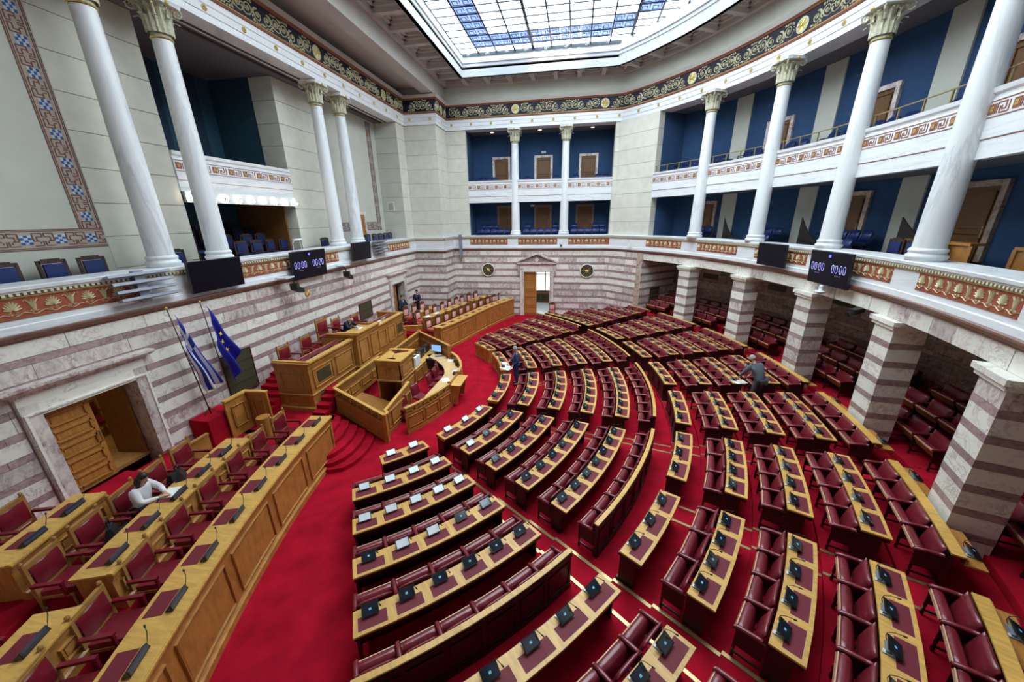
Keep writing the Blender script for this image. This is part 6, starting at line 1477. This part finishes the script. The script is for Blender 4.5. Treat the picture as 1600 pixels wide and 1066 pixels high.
# ================================================================== FIXTURES
def emblem(x, y, z, rz, r, lab, ring=True):
    t = thing('round_emblem', lab, 'emblem', (x, y, z), rz, 'round emblems' if ring else None)
    if ring: MB().lathe([(r, .0), (r * 1.0, .05), (r * .86, .06), (r * .84, .02)], 28, ax=(0, -1, 0)).obj('marble_ring', mlight, t, True)
    MB().lathe([(r * .85, 0), (r * .85, .03), (.01, .035)], 28, ax=(0, -1, 0)).obj('dark_disc', blackm if ring else ochre, t)
    mb = MB()
    for i in range(8):
        a = i * PI / 4; c, s = math.cos(a), math.sin(a); q = lambda u, v: (u * c - v * s, u * s + v * c)
        mb.ribbon([q(r * .12, 0), q(r * .45, 0), q(r * .78, 0)], [r * .10, r * (.05 if ring else .18), r * .04], -.035, -.055)
        if ring: mb.ribbon([q(r * .40, -r * .16), q(r * .62, -r * .2), q(r * .70, 0), q(r * .62, r * .2), q(r * .40, r * .16)], r * .03, -.035, -.05)
    mb.lathe([(r * .16, 0), (r * .1, .02)], 12, (0, -.04, 0), ax=(0, -1, 0)); mb.obj('gilt_ornament', gold, t)
emblem(-6.55, YB - .07, 3.55, 0, .52, 'round black and gold emblem left of the pedimented door'); emblem(0.95, YB - .07, 3.52, 0, .53, 'round black and gold emblem right of the pedimented door'); emblem(XL + .04, 13.97, 4.36, PI / 2, .17, 'small gilt eight-pointed disc under the left timer screen', False)
def wall_grille(y0, y1, z0, z1, lab):
    t = thing('wall_grille', lab, 'grille', (XL + .045, (y0 + y1) / 2, z0), PI / 2); w_ = y1 - y0; h = z1 - z0
    MB().box(-w_ / 2, w_ / 2, -.02, 0, 0, h).obj('backing_plate', grille, t); MB().box(-w_ / 2 - .03, w_ / 2 + .03, -.045, 0, -.03, 0).box(-w_ / 2 - .03, w_ / 2 + .03, -.045, 0, h, h + .03).box(-w_ / 2 - .03, -w_ / 2, -.045, 0, 0, h).box(w_ / 2, w_ / 2 + .03, -.045, 0, 0, h).obj('frame', mat('dark_red_frame', (.10, .015, .012), .5), t)
    n = max(2, int(h / .3))
    for i in range(1, n): MB().box(-w_ / 2, w_ / 2, -.035, -.02, h * i / n - .012, h * i / n + .012).obj('cross_bar', darkwood, t)
    mb = MB(); x = -w_ / 2 + .03
    while x < w_ / 2: mb.box(x, x + .014, -.03, -.02, 0, h); x += .045
    mb.obj('grille_bar', MATS['grille_bar_metal'], t, kind='stuff')
wall_grille(9.45, 10.55, 1.62, 3.06, 'olive metal wall grille behind the blue flag'); wall_grille(17.6, 18.8, 2.15, 2.98, 'olive metal wall grille behind the presidium')
x, y = pol(19.6, 41.0); t = thing('wall_grille', 'dark wall grille at the back right corner under the gallery', 'grille', (*pol(20.2, 40.8), 1.0), R_(41.0)); MB().box(-.5, .5, -.03, .0, 0, 1.6).obj('backing_plate', grille, t)
for i in range(4): MB().box(-.5, .5, -.045, -.03, .3 + i * .35, .33 + i * .35).obj('cross_bar', brass, t)
for a in (33.6, 27.0, 22.0, 12.5):
    for z in (3.5, 4.15):
        x, y = pol(RW - .06, a); tag(MB().box(-.55, .55, -.03, 0, -.17, .17).obj('wall_vent', grille, None, loc=(x, y, z), rz=R_(a) - PI / 2), '%s dark vent on the outer wall, %s one from the back corner' % ('upper' if z > 4 else 'lower', ORD[(33.6, 27.0, 22.0, 12.5).index(a)]), 'vent', 'vents on the outer wall')
def tv(x, y, z, rz, w_, h, lab, digits=False, tilt=.06, sc__=1):
    t = thing('wall_screen', lab, 'screen', (x, y, z), rot=(tilt, 0, rz)); 
    MB().box(-w_ / 2, w_ / 2, -.05, .03, -h / 2, h / 2).obj('housing', black, t); MB().box(-w_ / 2 + .02, w_ / 2 - .02, -.054, -.05, -h / 2 + .02, h / 2 - .02).obj('display', glossb, t); MB().box(-.25, .25, .03, .15, -.15, .15).obj('bracket', greyp, t)
    if digits:
        for k, cxx in enumerate((-w_ * .27, w_ * .25)):
            mb = MB(); hh = h * .22; zz = h * .02
            for i, dx in enumerate((-.205, -.078, .078, .205)):
                X = cxx + dx * w_ / 1.5; ww = .036 * w_ / 1.5
                mb.ribbon([(X - ww, zz - hh * .32), (X - ww, zz + hh * .32), (X - ww * .5, zz + hh * .5), (X + ww * .5, zz + hh * .5), (X + ww, zz + hh * .32), (X + ww, zz - hh * .32), (X + ww * .5, zz - hh * .5), (X - ww * .5, zz - hh * .5), (X - ww, zz - hh * .32)], .012 * w_ / 1.5, -.055, -.060)
            for dz in (-.2, .2): mb.box(cxx - .006, cxx + .006, -.06, -.055, zz + dz * hh - .006, zz + dz * hh + .006)
            mb.obj('time_digits', led, t); mb = MB()
            for i in range(12): mb.box(cxx - .13 + .022 * i, cxx - .13 + .022 * i + .013, -.058, -.055, zz - hh * .95, zz - hh * .80)
            mb.obj('caption', mat('dim_violet_caption', (.16, .15, .35), .5), t)
        MB().box(-.055, .055, -.058, -.055, h * .33, h * .33 + .09).obj('emblem_square', ledB, t)
    return t
tv(XL + .26, 9.92, 5.76, PI / 2, 1.80, .93, 'blank black screen on the left parapet under the second column'); tv(XL + .26, 14.15, 5.58, PI / 2, 2.10, 1.14, 'left timer screen reading 00:00 twice', True); tv(XL + .26, 18.25, 5.78, PI / 2, 1.75, .90, 'blank black screen below the third and fourth left columns')
def atR(a, r, z): x, y = pol(r, a); return (x, y, z)
tv(*atR(11.4, 18.12, 5.70), R_(11.4) - PI / 2, 1.62, .90, 'blank black screen on the right parapet beside the timer screen'); tv(*atR(1.3, 18.10, 5.55), R_(1.3) - PI / 2, 1.98, 1.10, 'right timer screen reading 00:00 twice', True)
for (y, z, n, w_, lab) in ((7.85, 5.76, 4, 1.45, 'grey louvred loudspeaker array on the parapet below the leftmost column'), (20.35, 5.84, 5, 1.45, 'grey louvred loudspeaker array right of the fourth left column')):
    t = thing('louvred_speaker', lab, 'loudspeaker', (XL + .20, y, z), PI / 2, 'louvred speakers')
    for i in range(n): MB().obox((.03 * i, -.02 * i, .30 - .60 * i / (n - 1)), (1, 0, 0), (0, .9, -.25), (0, .25, .9), w_ / 2, .09, .035).obj('louvre_bar', steel, t)
    MB().box(-.12, .12, .0, .12, -.42, .38).obj('back_bracket', steel, t)
t = thing('column_speaker', 'tall slim grey column loudspeaker at the back left corner', 'loudspeaker', (-8.62, YB - .18, 4.45)); MB().box(-.10, .10, -.10, .08, 0, 1.75).obj('housing', steel, t); MB().box(-.08, .08, -.115, -.10, .05, 1.7).obj('front_grille', greyp, t)
for (y, s_, lab) in ((12.75, -1, 'left black camera on an arm under the left timer screen'), (16.25, 1, 'right black camera on an arm beside the left timer screen')):
    t = thing('robotic_camera', lab, 'camera', (XL + .55, y, 4.80), .2, 'robotic cameras on the left parapet')
    MB().box(-.42, .0, -.5 if s_ < 0 else -.1, .1 if s_ < 0 else .5, .42, .47).obj('mount_plate', silver, t); MB().tube([(-.1, 0, .42), (0, 0, .20)], .03, 6).obj('mount_arm', black, t); MB().box(-.14, .14, -.10, .10, -.05, .18).obj('camera_head', black, t)
    MB().obox((.02, .16 * 1, -.08), (1, 0, 0), (0, .9, -.35), (0, .35, .9), .10, .26, .09).obj('camera_body', blackm, t); MB().tube([(.02, .36, -.16), (.02, .52, -.22)], .07, 10).obj('lens', black, t)
t = thing('dome_camera', 'silver dome camera hanging below the right timer screen', 'camera', atR(1.6, 18.05, 4.74)); MB().lathe([(.17, 0), (.15, .05), (.06, .07), (.07, .18), (.05, .24)], 16).obj('housing', silver, t, True); MB().sphere((0, 0, .0), .10, 12, 8, 1, 1, .7).obj('dome', silver, t, True)
t = thing('dark_camera', 'dark camera under the beam beside the large pillar', 'camera', atR(-3.2, 18.3, 4.45), .6); MB().box(-.35, .25, -.09, .09, -.06, .09).obj('body', blackm, t); MB().tube([(-.35, 0, 0), (-.52, 0, -.05)], .06, 8).obj('lens', black, t)
for (x, y, z, lab) in ((-1.0, YB - .12, 5.50, 'small camera on the back parapet between the right bays'),): 
    t = thing('small_camera', lab, 'camera', (x, y, z)); MB().lathe([(.02, .18), (.06, .16), (.10, 0), (.09, -.15), (.03, -.22)], 12).obj('housing', silver, t, True); MB().sphere((0, -.06, -.12), .07, 10, 7).obj('lens', black, t)
t = thing('small_camera', 'small white camera on the parapet at the rounded back corner', 'camera', (*pol(18.52, 44.2), 5.5)); MB().obox((0, 0, 0), (.6, .8, 0), (.8, -.6, 0), (0, 0, 1), .05, .09, .10).obj('housing', paper, t); MB().box(-.02, .02, -.02, .02, .08, .36).obj('bracket', silver, t)
t = thing('desk_lamp', 'small reading lamp standing on the left gallery rail', 'lamp', (XL - .3, 14.4, 6.11)); MB().tube([(0, -.3, 0), (0, -.28, .35), (0, -.1, .48)], .015, 6).tube([(0, .2, 0), (0, .15, .40), (0, 0, .46)], .015, 6).obj('stand', silver, t); MB().box(-.06, .06, -.2, .25, .44, .50).obj('lamp_head', paper, t)
# ================================================================== FLAGS
def flag(name, lab, pole0, pole1, corners, kind):
    """corners: hoist top, hoist bottom, fly bottom, fly top in (y, z) on the plane x = xf"""
    t = thing(name, lab, 'flag', pole0); o = Vector(pole0)
    MB().tube([Vector(pole0) - o, Vector(pole1) - o], .018, 8, .013).obj('pole', mat('dark_bronze', (.05, .035, .02), .35, metal=.6), t, True)
    MB().sphere(Vector(pole1) - o + Vector((0, 0, .03)), .035, 8, 6).obj('finial', gold, t)
    mb = MB()
    for i in range(3): a = i * 2.1 + .4; mb.tube([(0, 0, .22), (.20 * math.cos(a), .20 * math.sin(a), .02)], .012, 5)
    mb.obj('tripod', mat('dark_bronze2', (.06, .04, .02), .35, metal=.6), t)
    n, m_ = 45, 27; vs = []; fs = []; mi = []
    xf = pole0[0] + .06
    HT, HB, FB, FT = corners
    for i in range(n + 1):
        u = i / n
        for j in range(m_ + 1):
            v = j / m_
            y = (HT[0] * (1 - v) + HB[0] * v) * (1 - u) + (FT[0] * (1 - v) + FB[0] * v) * u; z = (HT[1] * (1 - v) + HB[1] * v) * (1 - u) + (FT[1] * (1 - v) + FB[1] * v) * u
            x = xf + .10 + .085 * math.sin(v * 11 + u * 1.5) * (.35 + u) + .03 * math.sin(u * 9 + v * 4)
            if kind == 'blue': y += .05 * math.sin(u * 7 + v * 3) * u; z += -.10 * math.sin(v * PI) * u
            vs.append((x - o.x, y - o.y, z - o.z))
    for i in range(n):
        for j in range(m_):
            a = i * (m_ + 1) + j; fs.append((a, a + 1, a + m_ + 2, a + m_ + 1)); s_ = int(j / m_ * 9)
            if kind == 'stripes':
                u = i / n
                if u < .36 and s_ < 5:
                    cu = u / .36; cv = (j / m_) / (5 / 9); c = 1 if (abs(cu - .5) < .1 or abs(cv - .5) < .1) else 0
                else: c = 0 if s_ % 2 == 0 else 1
                mi.append(c)
            else: mi.append(0)
    me = bpy.data.meshes.new('cloth'); me.from_pydata(vs, [], fs)
    for mm in (mat('flag_blue', (.012, .035, .36), .75), mat('flag_white', (.78, .80, .86), .75)) if kind == 'stripes' else (mat('flag_blue_eu', (.010, .016, .36), .7),): me.materials.append(mm)
    me.polygons.foreach_set('material_index', mi); me.polygons.foreach_set('use_smooth', [True] * len(fs)); me.update()
    cl = put(me, 'cloth', t); so = cl.modifiers.new('thick', 'SOLIDIFY'); so.thickness = .006
    if kind == 'stripes':
        pts = [Vector(vs[n * (m_ + 1) + j]) for j in range(m_ + 1)]; MB().tube(pts, .016, 5).obj('gold_fringe', gold, t)
        pts = [Vector(vs[i * (m_ + 1) + m_]) for i in range(n + 1)]; MB().tube(pts, .008, 4).obj('gold_fringe', gold, t)
    else:
        for (u, v) in ((.40, .24), (.52, .30), (.62, .42)):
            c = Vector(vs[int(u * n) * (m_ + 1) + int(v * m_)]) + Vector((.02, 0, 0)); mb = MB(); P_ = []
            for k in range(10): a = PI / 2 + k * PI / 5; r = .085 if k % 2 == 0 else .034; P_.append((r * math.cos(a), r * math.sin(a)))
            mb.hull([(c.x, c.y + p[0], c.z + p[1]) for p in P_], [(c.x + .008, c.y + p[0], c.z + p[1]) for p in P_]); mb.obj('star', mat('flag_yellow', (.85, .70, .03), .6), t)
    return t
flag('national_flag', 'blue and white striped flag with a cross canton on a tripod pole', (-11.08, 8.40, 1.62), (-11.10, 8.12, 5.05), ((8.14, 4.90), (8.16, 3.65), (8.38, 2.36), (8.84, 2.52)), 'stripes')
flag('blue_flag', 'deep blue flag with yellow stars beside the striped flag', (-11.20, 9.35, .90), (-11.20, 9.15, 5.0), ((9.18, 4.92), (9.22, 3.55), (9.50, 2.20), (9.78, 3.25)), 'blue')
# ================================================================== PEOPLE
def skinned(name, V, E, mt, parent, sub=2):
    keys = list(V); me = bpy.data.meshes.new(name); me.from_pydata([V[k][0] for k in keys], [(keys.index(a), keys.index(b)) for a, b in E], [])
    o = put(me, name, parent); o.modifiers.new('skin', 'SKIN')
    if not me.skin_vertices: return o
    for i, k in enumerate(keys):
        r = V[k][1]; r = r if isinstance(r, tuple) else (r, r); sv = me.skin_vertices[0].data[i]; sv.radius = r; sv.use_root = (i == 0)
    o.modifiers['skin'].use_smooth_shade = True; s_ = o.modifiers.new('sub', 'SUBSURF'); s_.levels = s_.render_levels = sub; me.materials.append(mt); return o
def person(loc, rz, lab, J, top, bottom, hair, longhair=False, tie=None, skirt=False, grp=None):
    """J: dict of joints in a local frame, facing -y"""
    t = thing('person', lab, 'person', loc, rz); g = {k: Vector(v) for k, v in J.items()}
    V = {'pel': (g['pel'], .105), 'wst': (g['pel'].lerp(g['chs'], .45), .10), 'chs': (g['chs'], .115), 'nb': (g['nck'], .052), 'nt': (g['nck'].lerp(g['hed'], .45), .048), 'jaw': (g['nck'].lerp(g['hed'], .72) + Vector((0, -.012, 0)), (.062, .070)), 'hd': (g['hed'], (.078, .092)), 'cr': (g['hed'] + (g['hed'] - g['nck']).normalized() * .075, (.060, .070))}
    E = [('pel', 'wst'), ('wst', 'chs'), ('chs', 'nb'), ('nb', 'nt'), ('nt', 'jaw'), ('jaw', 'hd'), ('hd', 'cr')]
    for s_ in 'lr':
        V['sh' + s_] = (g['sh' + s_], .052); V['el' + s_] = (g['el' + s_], .038); V['wr' + s_] = (g['wr' + s_], .025); E += [('chs', 'sh' + s_), ('sh' + s_, 'el' + s_), ('el' + s_, 'wr' + s_)]
        d = (g['wr' + s_] - g['el' + s_]).normalized(); sd = d.cross(Vector((0, 0, 1))); sd = sd.normalized() if sd.length > .1 else Vector((1, 0, 0)); pm = g['wr' + s_] + d * .055; V['pm' + s_] = (pm, (.034, .018)); E.append(('wr' + s_, 'pm' + s_))
        for q in range(4):
            k = 'f%d%s' % (q, s_); b_ = pm + d * .035 + sd * (-.028 + .019 * q); V[k] = (b_, .0095); V[k + 'm'] = (b_ + d * (.030 + (.006 if q in (1, 2) else 0)) - Vector((0, 0, .008)), .0088); V[k + 't'] = (b_ + d * (.050 + (.010 if q in (1, 2) else 0)) - Vector((0, 0, .026)), .0075); E += [('pm' + s_, k), (k, k + 'm'), (k + 'm', k + 't')]
        k = 'th' + s_; side = sd * (-.045 if s_ == 'l' else .045) * -1; V[k] = (g['wr' + s_] + d * .03 + side * .8, .011); V[k + 't'] = (g['wr' + s_] + d * .065 + side * 1.25 - Vector((0, 0, .012)), .009); E += [('wr' + s_, k), (k, k + 't')]
        V['hp' + s_] = (g['hp' + s_], .082); V['kn' + s_] = (g['kn' + s_], .056); V['an' + s_] = (g['an' + s_], .036); V['to' + s_] = (g['to' + s_], .030); E += [('pel', 'hp' + s_), ('hp' + s_, 'kn' + s_), ('kn' + s_, 'an' + s_), ('an' + s_, 'to' + s_)]
    skinned('body', V, E, skin, t)
    pad_ = .022
    CV = {'pel': (g['pel'] + Vector((0, 0, -.09)), (.190, .145)), 'wst': (g['pel'].lerp(g['chs'], .45), (.165, .13)), 'chs': (g['chs'], (.190, .145)), 'nb': (g['nck'] - (g['nck'] - g['chs']).normalized() * .045, .075)}
    CE = [('pel', 'wst'), ('wst', 'chs'), ('chs', 'nb')]
    for s_ in 'lr':
        CV['sh' + s_] = (g['sh' + s_], .092); CV['el' + s_] = (g['el' + s_], .066); CV['wr' + s_] = (g['wr' + s_] - (g['wr' + s_] - g['el' + s_]).normalized() * .02, .040); CE += [('chs', 'sh' + s_), ('sh' + s_, 'el' + s_), ('el' + s_, 'wr' + s_)]
    skinned('jacket' if top is not shirtW else 'blouse', CV, CE, top, t)
    TV = {'pel': (g['pel'], (.160, .13))}; TE = []
    for s_ in 'lr': TV['hp' + s_] = (g['hp' + s_], .115); TV['kn' + s_] = (g['kn' + s_], .085); TV['an' + s_] = (g['an' + s_] + Vector((0, 0, .03)), .058); TE += [('pel', 'hp' + s_), ('hp' + s_, 'kn' + s_), ('kn' + s_, 'an' + s_)]
    skinned('trousers', TV, TE, bottom, t)
    for s_ in 'lr': skinned('shoe', {'a': (g['an' + s_] + Vector((0, 0, -.035)), .045), 'b': (g['to' + s_] + Vector((0, -.03, .0)), (.042, .030))}, [('a', 'b')], blackm, t, 1)
    up = (g['hed'] - g['nck']).normalized(); fw = Vector((0, -1, 0)); fw = (fw - up * fw.dot(up)).normalized(); rt = fw.cross(up); c = g['hed']
    def P3(a, b, d_): return c + rt * a + fw * b + up * d_
    hb = MB(); vs = []; fs = []; N_, M_ = 14, 8
    for j in range(M_ + 1):
        
        for i in range(N_):
            ph = 2 * PI * i / N_; th_ = PI * (.62 - .26 * max(0, -math.sin(ph))) * j / M_; x = math.sin(th_) * math.cos(ph); y = math.sin(th_) * math.sin(ph)
            zz = math.cos(th_); front = max(0, -y)
            zz2 = zz
            p = P3(.088 * x, -.112 * y * -1 * -1, .0) if 0 else c + rt * (.089 * x) + fw * (-.100 * y - .014) + up * (.112 * zz2 + .018); vs.append(p)
    for j in range(M_):
        for i in range(N_): k = (i + 1) % N_; fs.append((j * N_ + i, (j + 1) * N_ + i, (j + 1) * N_ + k, j * N_ + k))
    if hair: hb.add(vs, fs); ho = hb.obj('hair', hair, t, True)
    if longhair:
        V2_ = {}
        for n_, a in (('a', -.075), ('b', .075)): V2_[n_] = (P3(a, -.02, .02), .045); V2_[n_ + '1'] = (P3(a * 1.15, -.01, -.12), .042); V2_[n_ + '2'] = (P3(a * 1.2, .02, -.24), .030)
        V2_['c'] = (P3(0, -.09, .02), .05); V2_['c1'] = (P3(0, -.09, -.14), .055); V2_['c2'] = (P3(0, -.08, -.25), .04)
        skinned('long_hair', V2_, [('a', 'a1'), ('a1', 'a2'), ('c', 'c1'), ('c1', 'c2'), ('b', 'b1'), ('b1', 'b2'), ('c', 'a'), ('c', 'b')], hair, t, 1)
    fm = MB(); fm.hull([P3(-.014, .088, -.035), P3(.014, .088, -.035), P3(0, .085, .0)], [P3(-.008, .108, -.033), P3(.008, .108, -.033), P3(0, .093, -.0)]); fm.obj('nose', skin, t)
    for s_ in (-1, 1):
        MB().sphere(P3(s_ * .030, .080, .008), .011, 6, 5).obj('eye', blackm, t); MB().sphere(P3(s_ * .082, .0, -.005), .020, 6, 5, .5, 1, 1.4).obj('ear', skin, t)
    MB().obox(P3(0, .088, -.058), rt, fw, up, .020, .004, .004).obj('mouth', mat('lips', (.42, .12, .10), .5), t)
    if tie is not None:
        n_ = (g['nck'] - g['chs']).normalized(); f2 = Vector((0, -1, 0)); f2 = (f2 - n_ * f2.dot(n_)).normalized(); q0 = g['nck'] - n_ * .02 + f2 * .072; q1 = g['chs'] - n_ * .06 + f2 * .122
        MB().hull([q0 + Vector((-.055, 0, 0)), q0 + Vector((.055, 0, 0)), q1], [q0 + Vector((-.055, 0, 0)) + f2 * .018, q0 + Vector((.055, 0, 0)) + f2 * .018, q1 + f2 * .020]).obj('shirt_front', shirtW, t)
        MB().hull([q0 + Vector((-.014, 0, 0)), q0 + Vector((.014, 0, 0)), q1 + Vector((.02, 0, 0)), q1 + Vector((-.02, 0, 0))], [v + f2 * .026 for v in (q0 + Vector((-.014, 0, 0)), q0 + Vector((.014, 0, 0)), q1 + Vector((.02, 0, 0)), q1 + Vector((-.02, 0, 0)))]).obj('tie', tie, t)
    return t
def standing(**k):
    J = dict(pel=(0, 0, .96), chs=(0, .0, 1.30), nck=(0, .01, 1.48), hed=(0, -.01, 1.66), shl=(.18, 0, 1.42), shr=(-.18, 0, 1.42), ell=(.24, .03, 1.14), elr=(-.24, .03, 1.14), wrl=(.22, -.05, .90), wrr=(-.22, -.05, .90), hpl=(.09, 0, .90), hpr=(-.09, 0, .90), knl=(.10, -.02, .50), knr=(-.10, -.02, .50), anl=(.11, .02, .08), anr=(-.11, .02, .08), tol=(.12, -.13, .035), tor=(-.12, -.13, .035)); J.update(k); return J
def sitting(**k):
    J = dict(pel=(0, .10, .58), chs=(0, .08, .92), nck=(0, .06, 1.10), hed=(0, .02, 1.28), shl=(.17, .07, 1.04), shr=(-.17, .07, 1.04), ell=(.25, -.05, .80), elr=(-.25, -.05, .80), wrl=(.12, -.28, .82), wrr=(-.12, -.28, .82), hpl=(.10, .06, .56), hpr=(-.10, .06, .56), knl=(.12, -.32, .54), knr=(-.12, -.32, .54), anl=(.12, -.34, .10), anr=(-.12, -.34, .10), tol=(.12, -.48, .035), tor=(-.12, -.48, .035)); J.update(k); return J
blacktie = mat('dark_tie', (.01, .01, .014), .6); jeans = mat('dark_trousers', (.012, .014, .022), .8)
# woman in white writing at the second-row desk
wx, wy = gp(R2 + .52, 195.84); wa = R_(195.84) - PI / 2
person((wx, wy, 1.0), wa, 'person in a white long-sleeved top with long dark hair, seated writing at the desk', sitting(chs=(0, .02, .94), nck=(0, -.03, 1.12), hed=(0, -.11, 1.28), shl=(.17, -.01, 1.06), shr=(-.17, -.01, 1.06), ell=(.25, -.14, .84), elr=(-.25, -.14, .84), wrl=(.07, -.36, .83), wrr=(-.07, -.38, .83)), shirtW, jeans, hairD, True)
bx_, by_ = gp(R2 + .10, 195.6); sheet(bx_, by_, 1.785, wa + .1, 'open white notebook under the hands of the woman in white', .34, .24, paper, None)
def bag(x, y, z, rz, lab, s=1.0):
    t = thing('bag', lab, 'bag', (x, y, z), rz); MB().hull([(-.17 * s, -.10 * s, 0), (.17 * s, -.10 * s, 0), (.17 * s, .10 * s, 0), (-.17 * s, .10 * s, 0)], [(-.10 * s, -.03 * s, .24 * s), (.10 * s, -.03 * s, .24 * s), (.12 * s, .03 * s, .24 * s), (-.12 * s, .03 * s, .24 * s)]).obj('body', blackm, t); MB().tube([(-.08 * s, 0, .22 * s), (-.06 * s, 0, .36 * s), (.06 * s, 0, .36 * s), (.08 * s, 0, .22 * s)], .012, 6).obj('handle', black, t)
b0 = gp(R2 + .22, 194.5); bag(*b0, 1.782, wa + .5, 'black bag on the desk right of the woman in white', .9); b0 = gp(R2 + .62, 193.9); bag(*b0, 1.50, wa, 'second black bag on the armchair beside the woman in white', 1.0)
b0 = gp(R2 + .60, 197.5); bag(*b0, 1.50, wa + .6, 'black handbag on the armchair behind the woman in white', 1.15); b0 = gp(R2 + .50, 197.1)
c_ = MB(); vs = []
for i in range(9):
    for j in range(7): u, v = i / 8 - .5, j / 6 - .5; vs.append((u * .5, v * .42, .05 + .05 * math.sin(i * 1.3 + j) * (1 - 4 * u * u) - .10 * (abs(v) * 2) ** 4))
c_.add(vs, [(i * 7 + j, (i + 1) * 7 + j, (i + 1) * 7 + j + 1, i * 7 + j + 1) for i in range(8) for j in range(6)]); tag(c_.obj('dark_coat', jeans, None, True, loc=(*b0, 1.53), rz=wa), 'dark coat spread over the arm of the chair left of the woman in white', 'coat')
# man bent over the centre presidium desk
person((-10.02, 14.35, 1.98), -PI / 2 + PI, 'person with a balding head in a dark suit bent over papers at the presidium', sitting(chs=(0, -.02, .90), nck=(0, -.13, 1.04), hed=(0, -.26, 1.12), shl=(.18, -.08, 1.00), shr=(-.18, -.08, 1.00), ell=(.28, -.25, .80), elr=(-.26, -.22, .80), wrl=(.16, -.46, .84), wrr=(-.10, -.44, .84)), suitN, suitN, None, False, blacktie).rotation_euler.z = PI / 2
sheet(-9.45, 14.35, 2.713, .2, 'white papers under the bent-over man on the presidium', .25, .34)
# two men standing by the far side door
person((-10.95, 21.75, .78), 1.25, 'person in a dark suit standing by the side door, gesturing to his companion', standing(ell=(.27, -.08, 1.16), wrl=(.16, -.30, 1.20), elr=(-.26, -.06, 1.16), wrr=(-.12, -.30, 1.14)), suitN, suitN, hairD, False, blacktie).scale = (1.06, 1.06, 1.08)
person((-10.60, 23.3, .78), -.25, 'person in a dark suit and white shirt facing the camera beside the side door', standing(ell=(.26, -.06, 1.15), wrl=(.05, -.24, 1.12), elr=(-.26, -.06, 1.15), wrr=(-.05, -.26, 1.14)), suitN, suitN, hairD, False, blacktie).scale = (1.08, 1.08, 1.12)
# man in the blue suit among the inner benches
person((-2.42, 15.12, 0.02), -1.3, 'person in a bright blue suit with grey hair standing among the inner benches', standing(hed=(0, -.05, 1.65), ell=(.26, .02, 1.13), wrl=(.20, -.16, .96), elr=(-.26, -.04, 1.14), wrr=(-.16, -.26, 1.06)), suitB, suitB, hairG, False, mat('pale_tie', (.5, .3, .3), .6)).scale = (1.06, 1.06, 1.06)
# man in the grey suit bending over a bench
person((6.76, 13.36, .58), 3.6, 'person in a grey suit seen from behind, bending over the benches at right', standing(pel=(0, .10, .95), chs=(0, -.12, 1.24), nck=(0, -.24, 1.38), hed=(0, -.34, 1.50), shl=(.20, -.18, 1.32), shr=(-.20, -.18, 1.32), ell=(.26, -.36, 1.02), elr=(-.26, -.34, 1.02), wrl=(.20, -.50, .84), wrr=(-.22, -.48, .84), hpl=(.09, .08, .90), hpr=(-.09, .08, .90)), suitG, mat('dark_grey_trousers', (.05, .065, .08), .8), hairG).scale = (1.12, 1.12, 1.14)
# papers on the benches
def bench_pt(R, a, z): x, y = pol(R, a); return x, y, z
x, y, z = bench_pt(16.0, -.9 + 1.9, .397 + 2 * .0828 + .752); sheet(x, y, z, .3, 'white sheet on the desk end next to the man in the grey suit', .45, .30)
x, y, z = bench_pt(6.98, 14.8, .755); sheet(x, y, z, 1.0, 'white sheets on the desk before the man in the blue suit', .40, .55, n=3); x, y, z = bench_pt(6.95, 19.5, .755); sheet(x, y, z, .4, 'papers and notes next to the white sheets by the blue-suited man', .26, .34, n=2)
x, y, z = bench_pt(8.2, 7.6, zrow(2) + .755); tag(MB().box(-.14, .14, -.11, .11, 0, .02).obj('folder', mat('maroon_folder', (.16, .02, .03), .5), None, loc=(x, y, z), rz=.3), 'maroon folder at the far end of the second row, middle wedge', 'folder')
for i, (u, o_) in enumerate(((1.0, -1.85), (1.9, -1.9), (1.4, -2.95))):
    q = walk(offs(FPATH, o_), u, u + .01, 1)[0]; sheet(q[0], q[1], 1.645 if i < 2 else 1.755, q[2], ('nearest open paper on the second-row desk of the far benches', 'second white paper on the second-row desk of the far benches', 'white paper on the third-row desk of the far benches')[i], .42, .28, n=2)
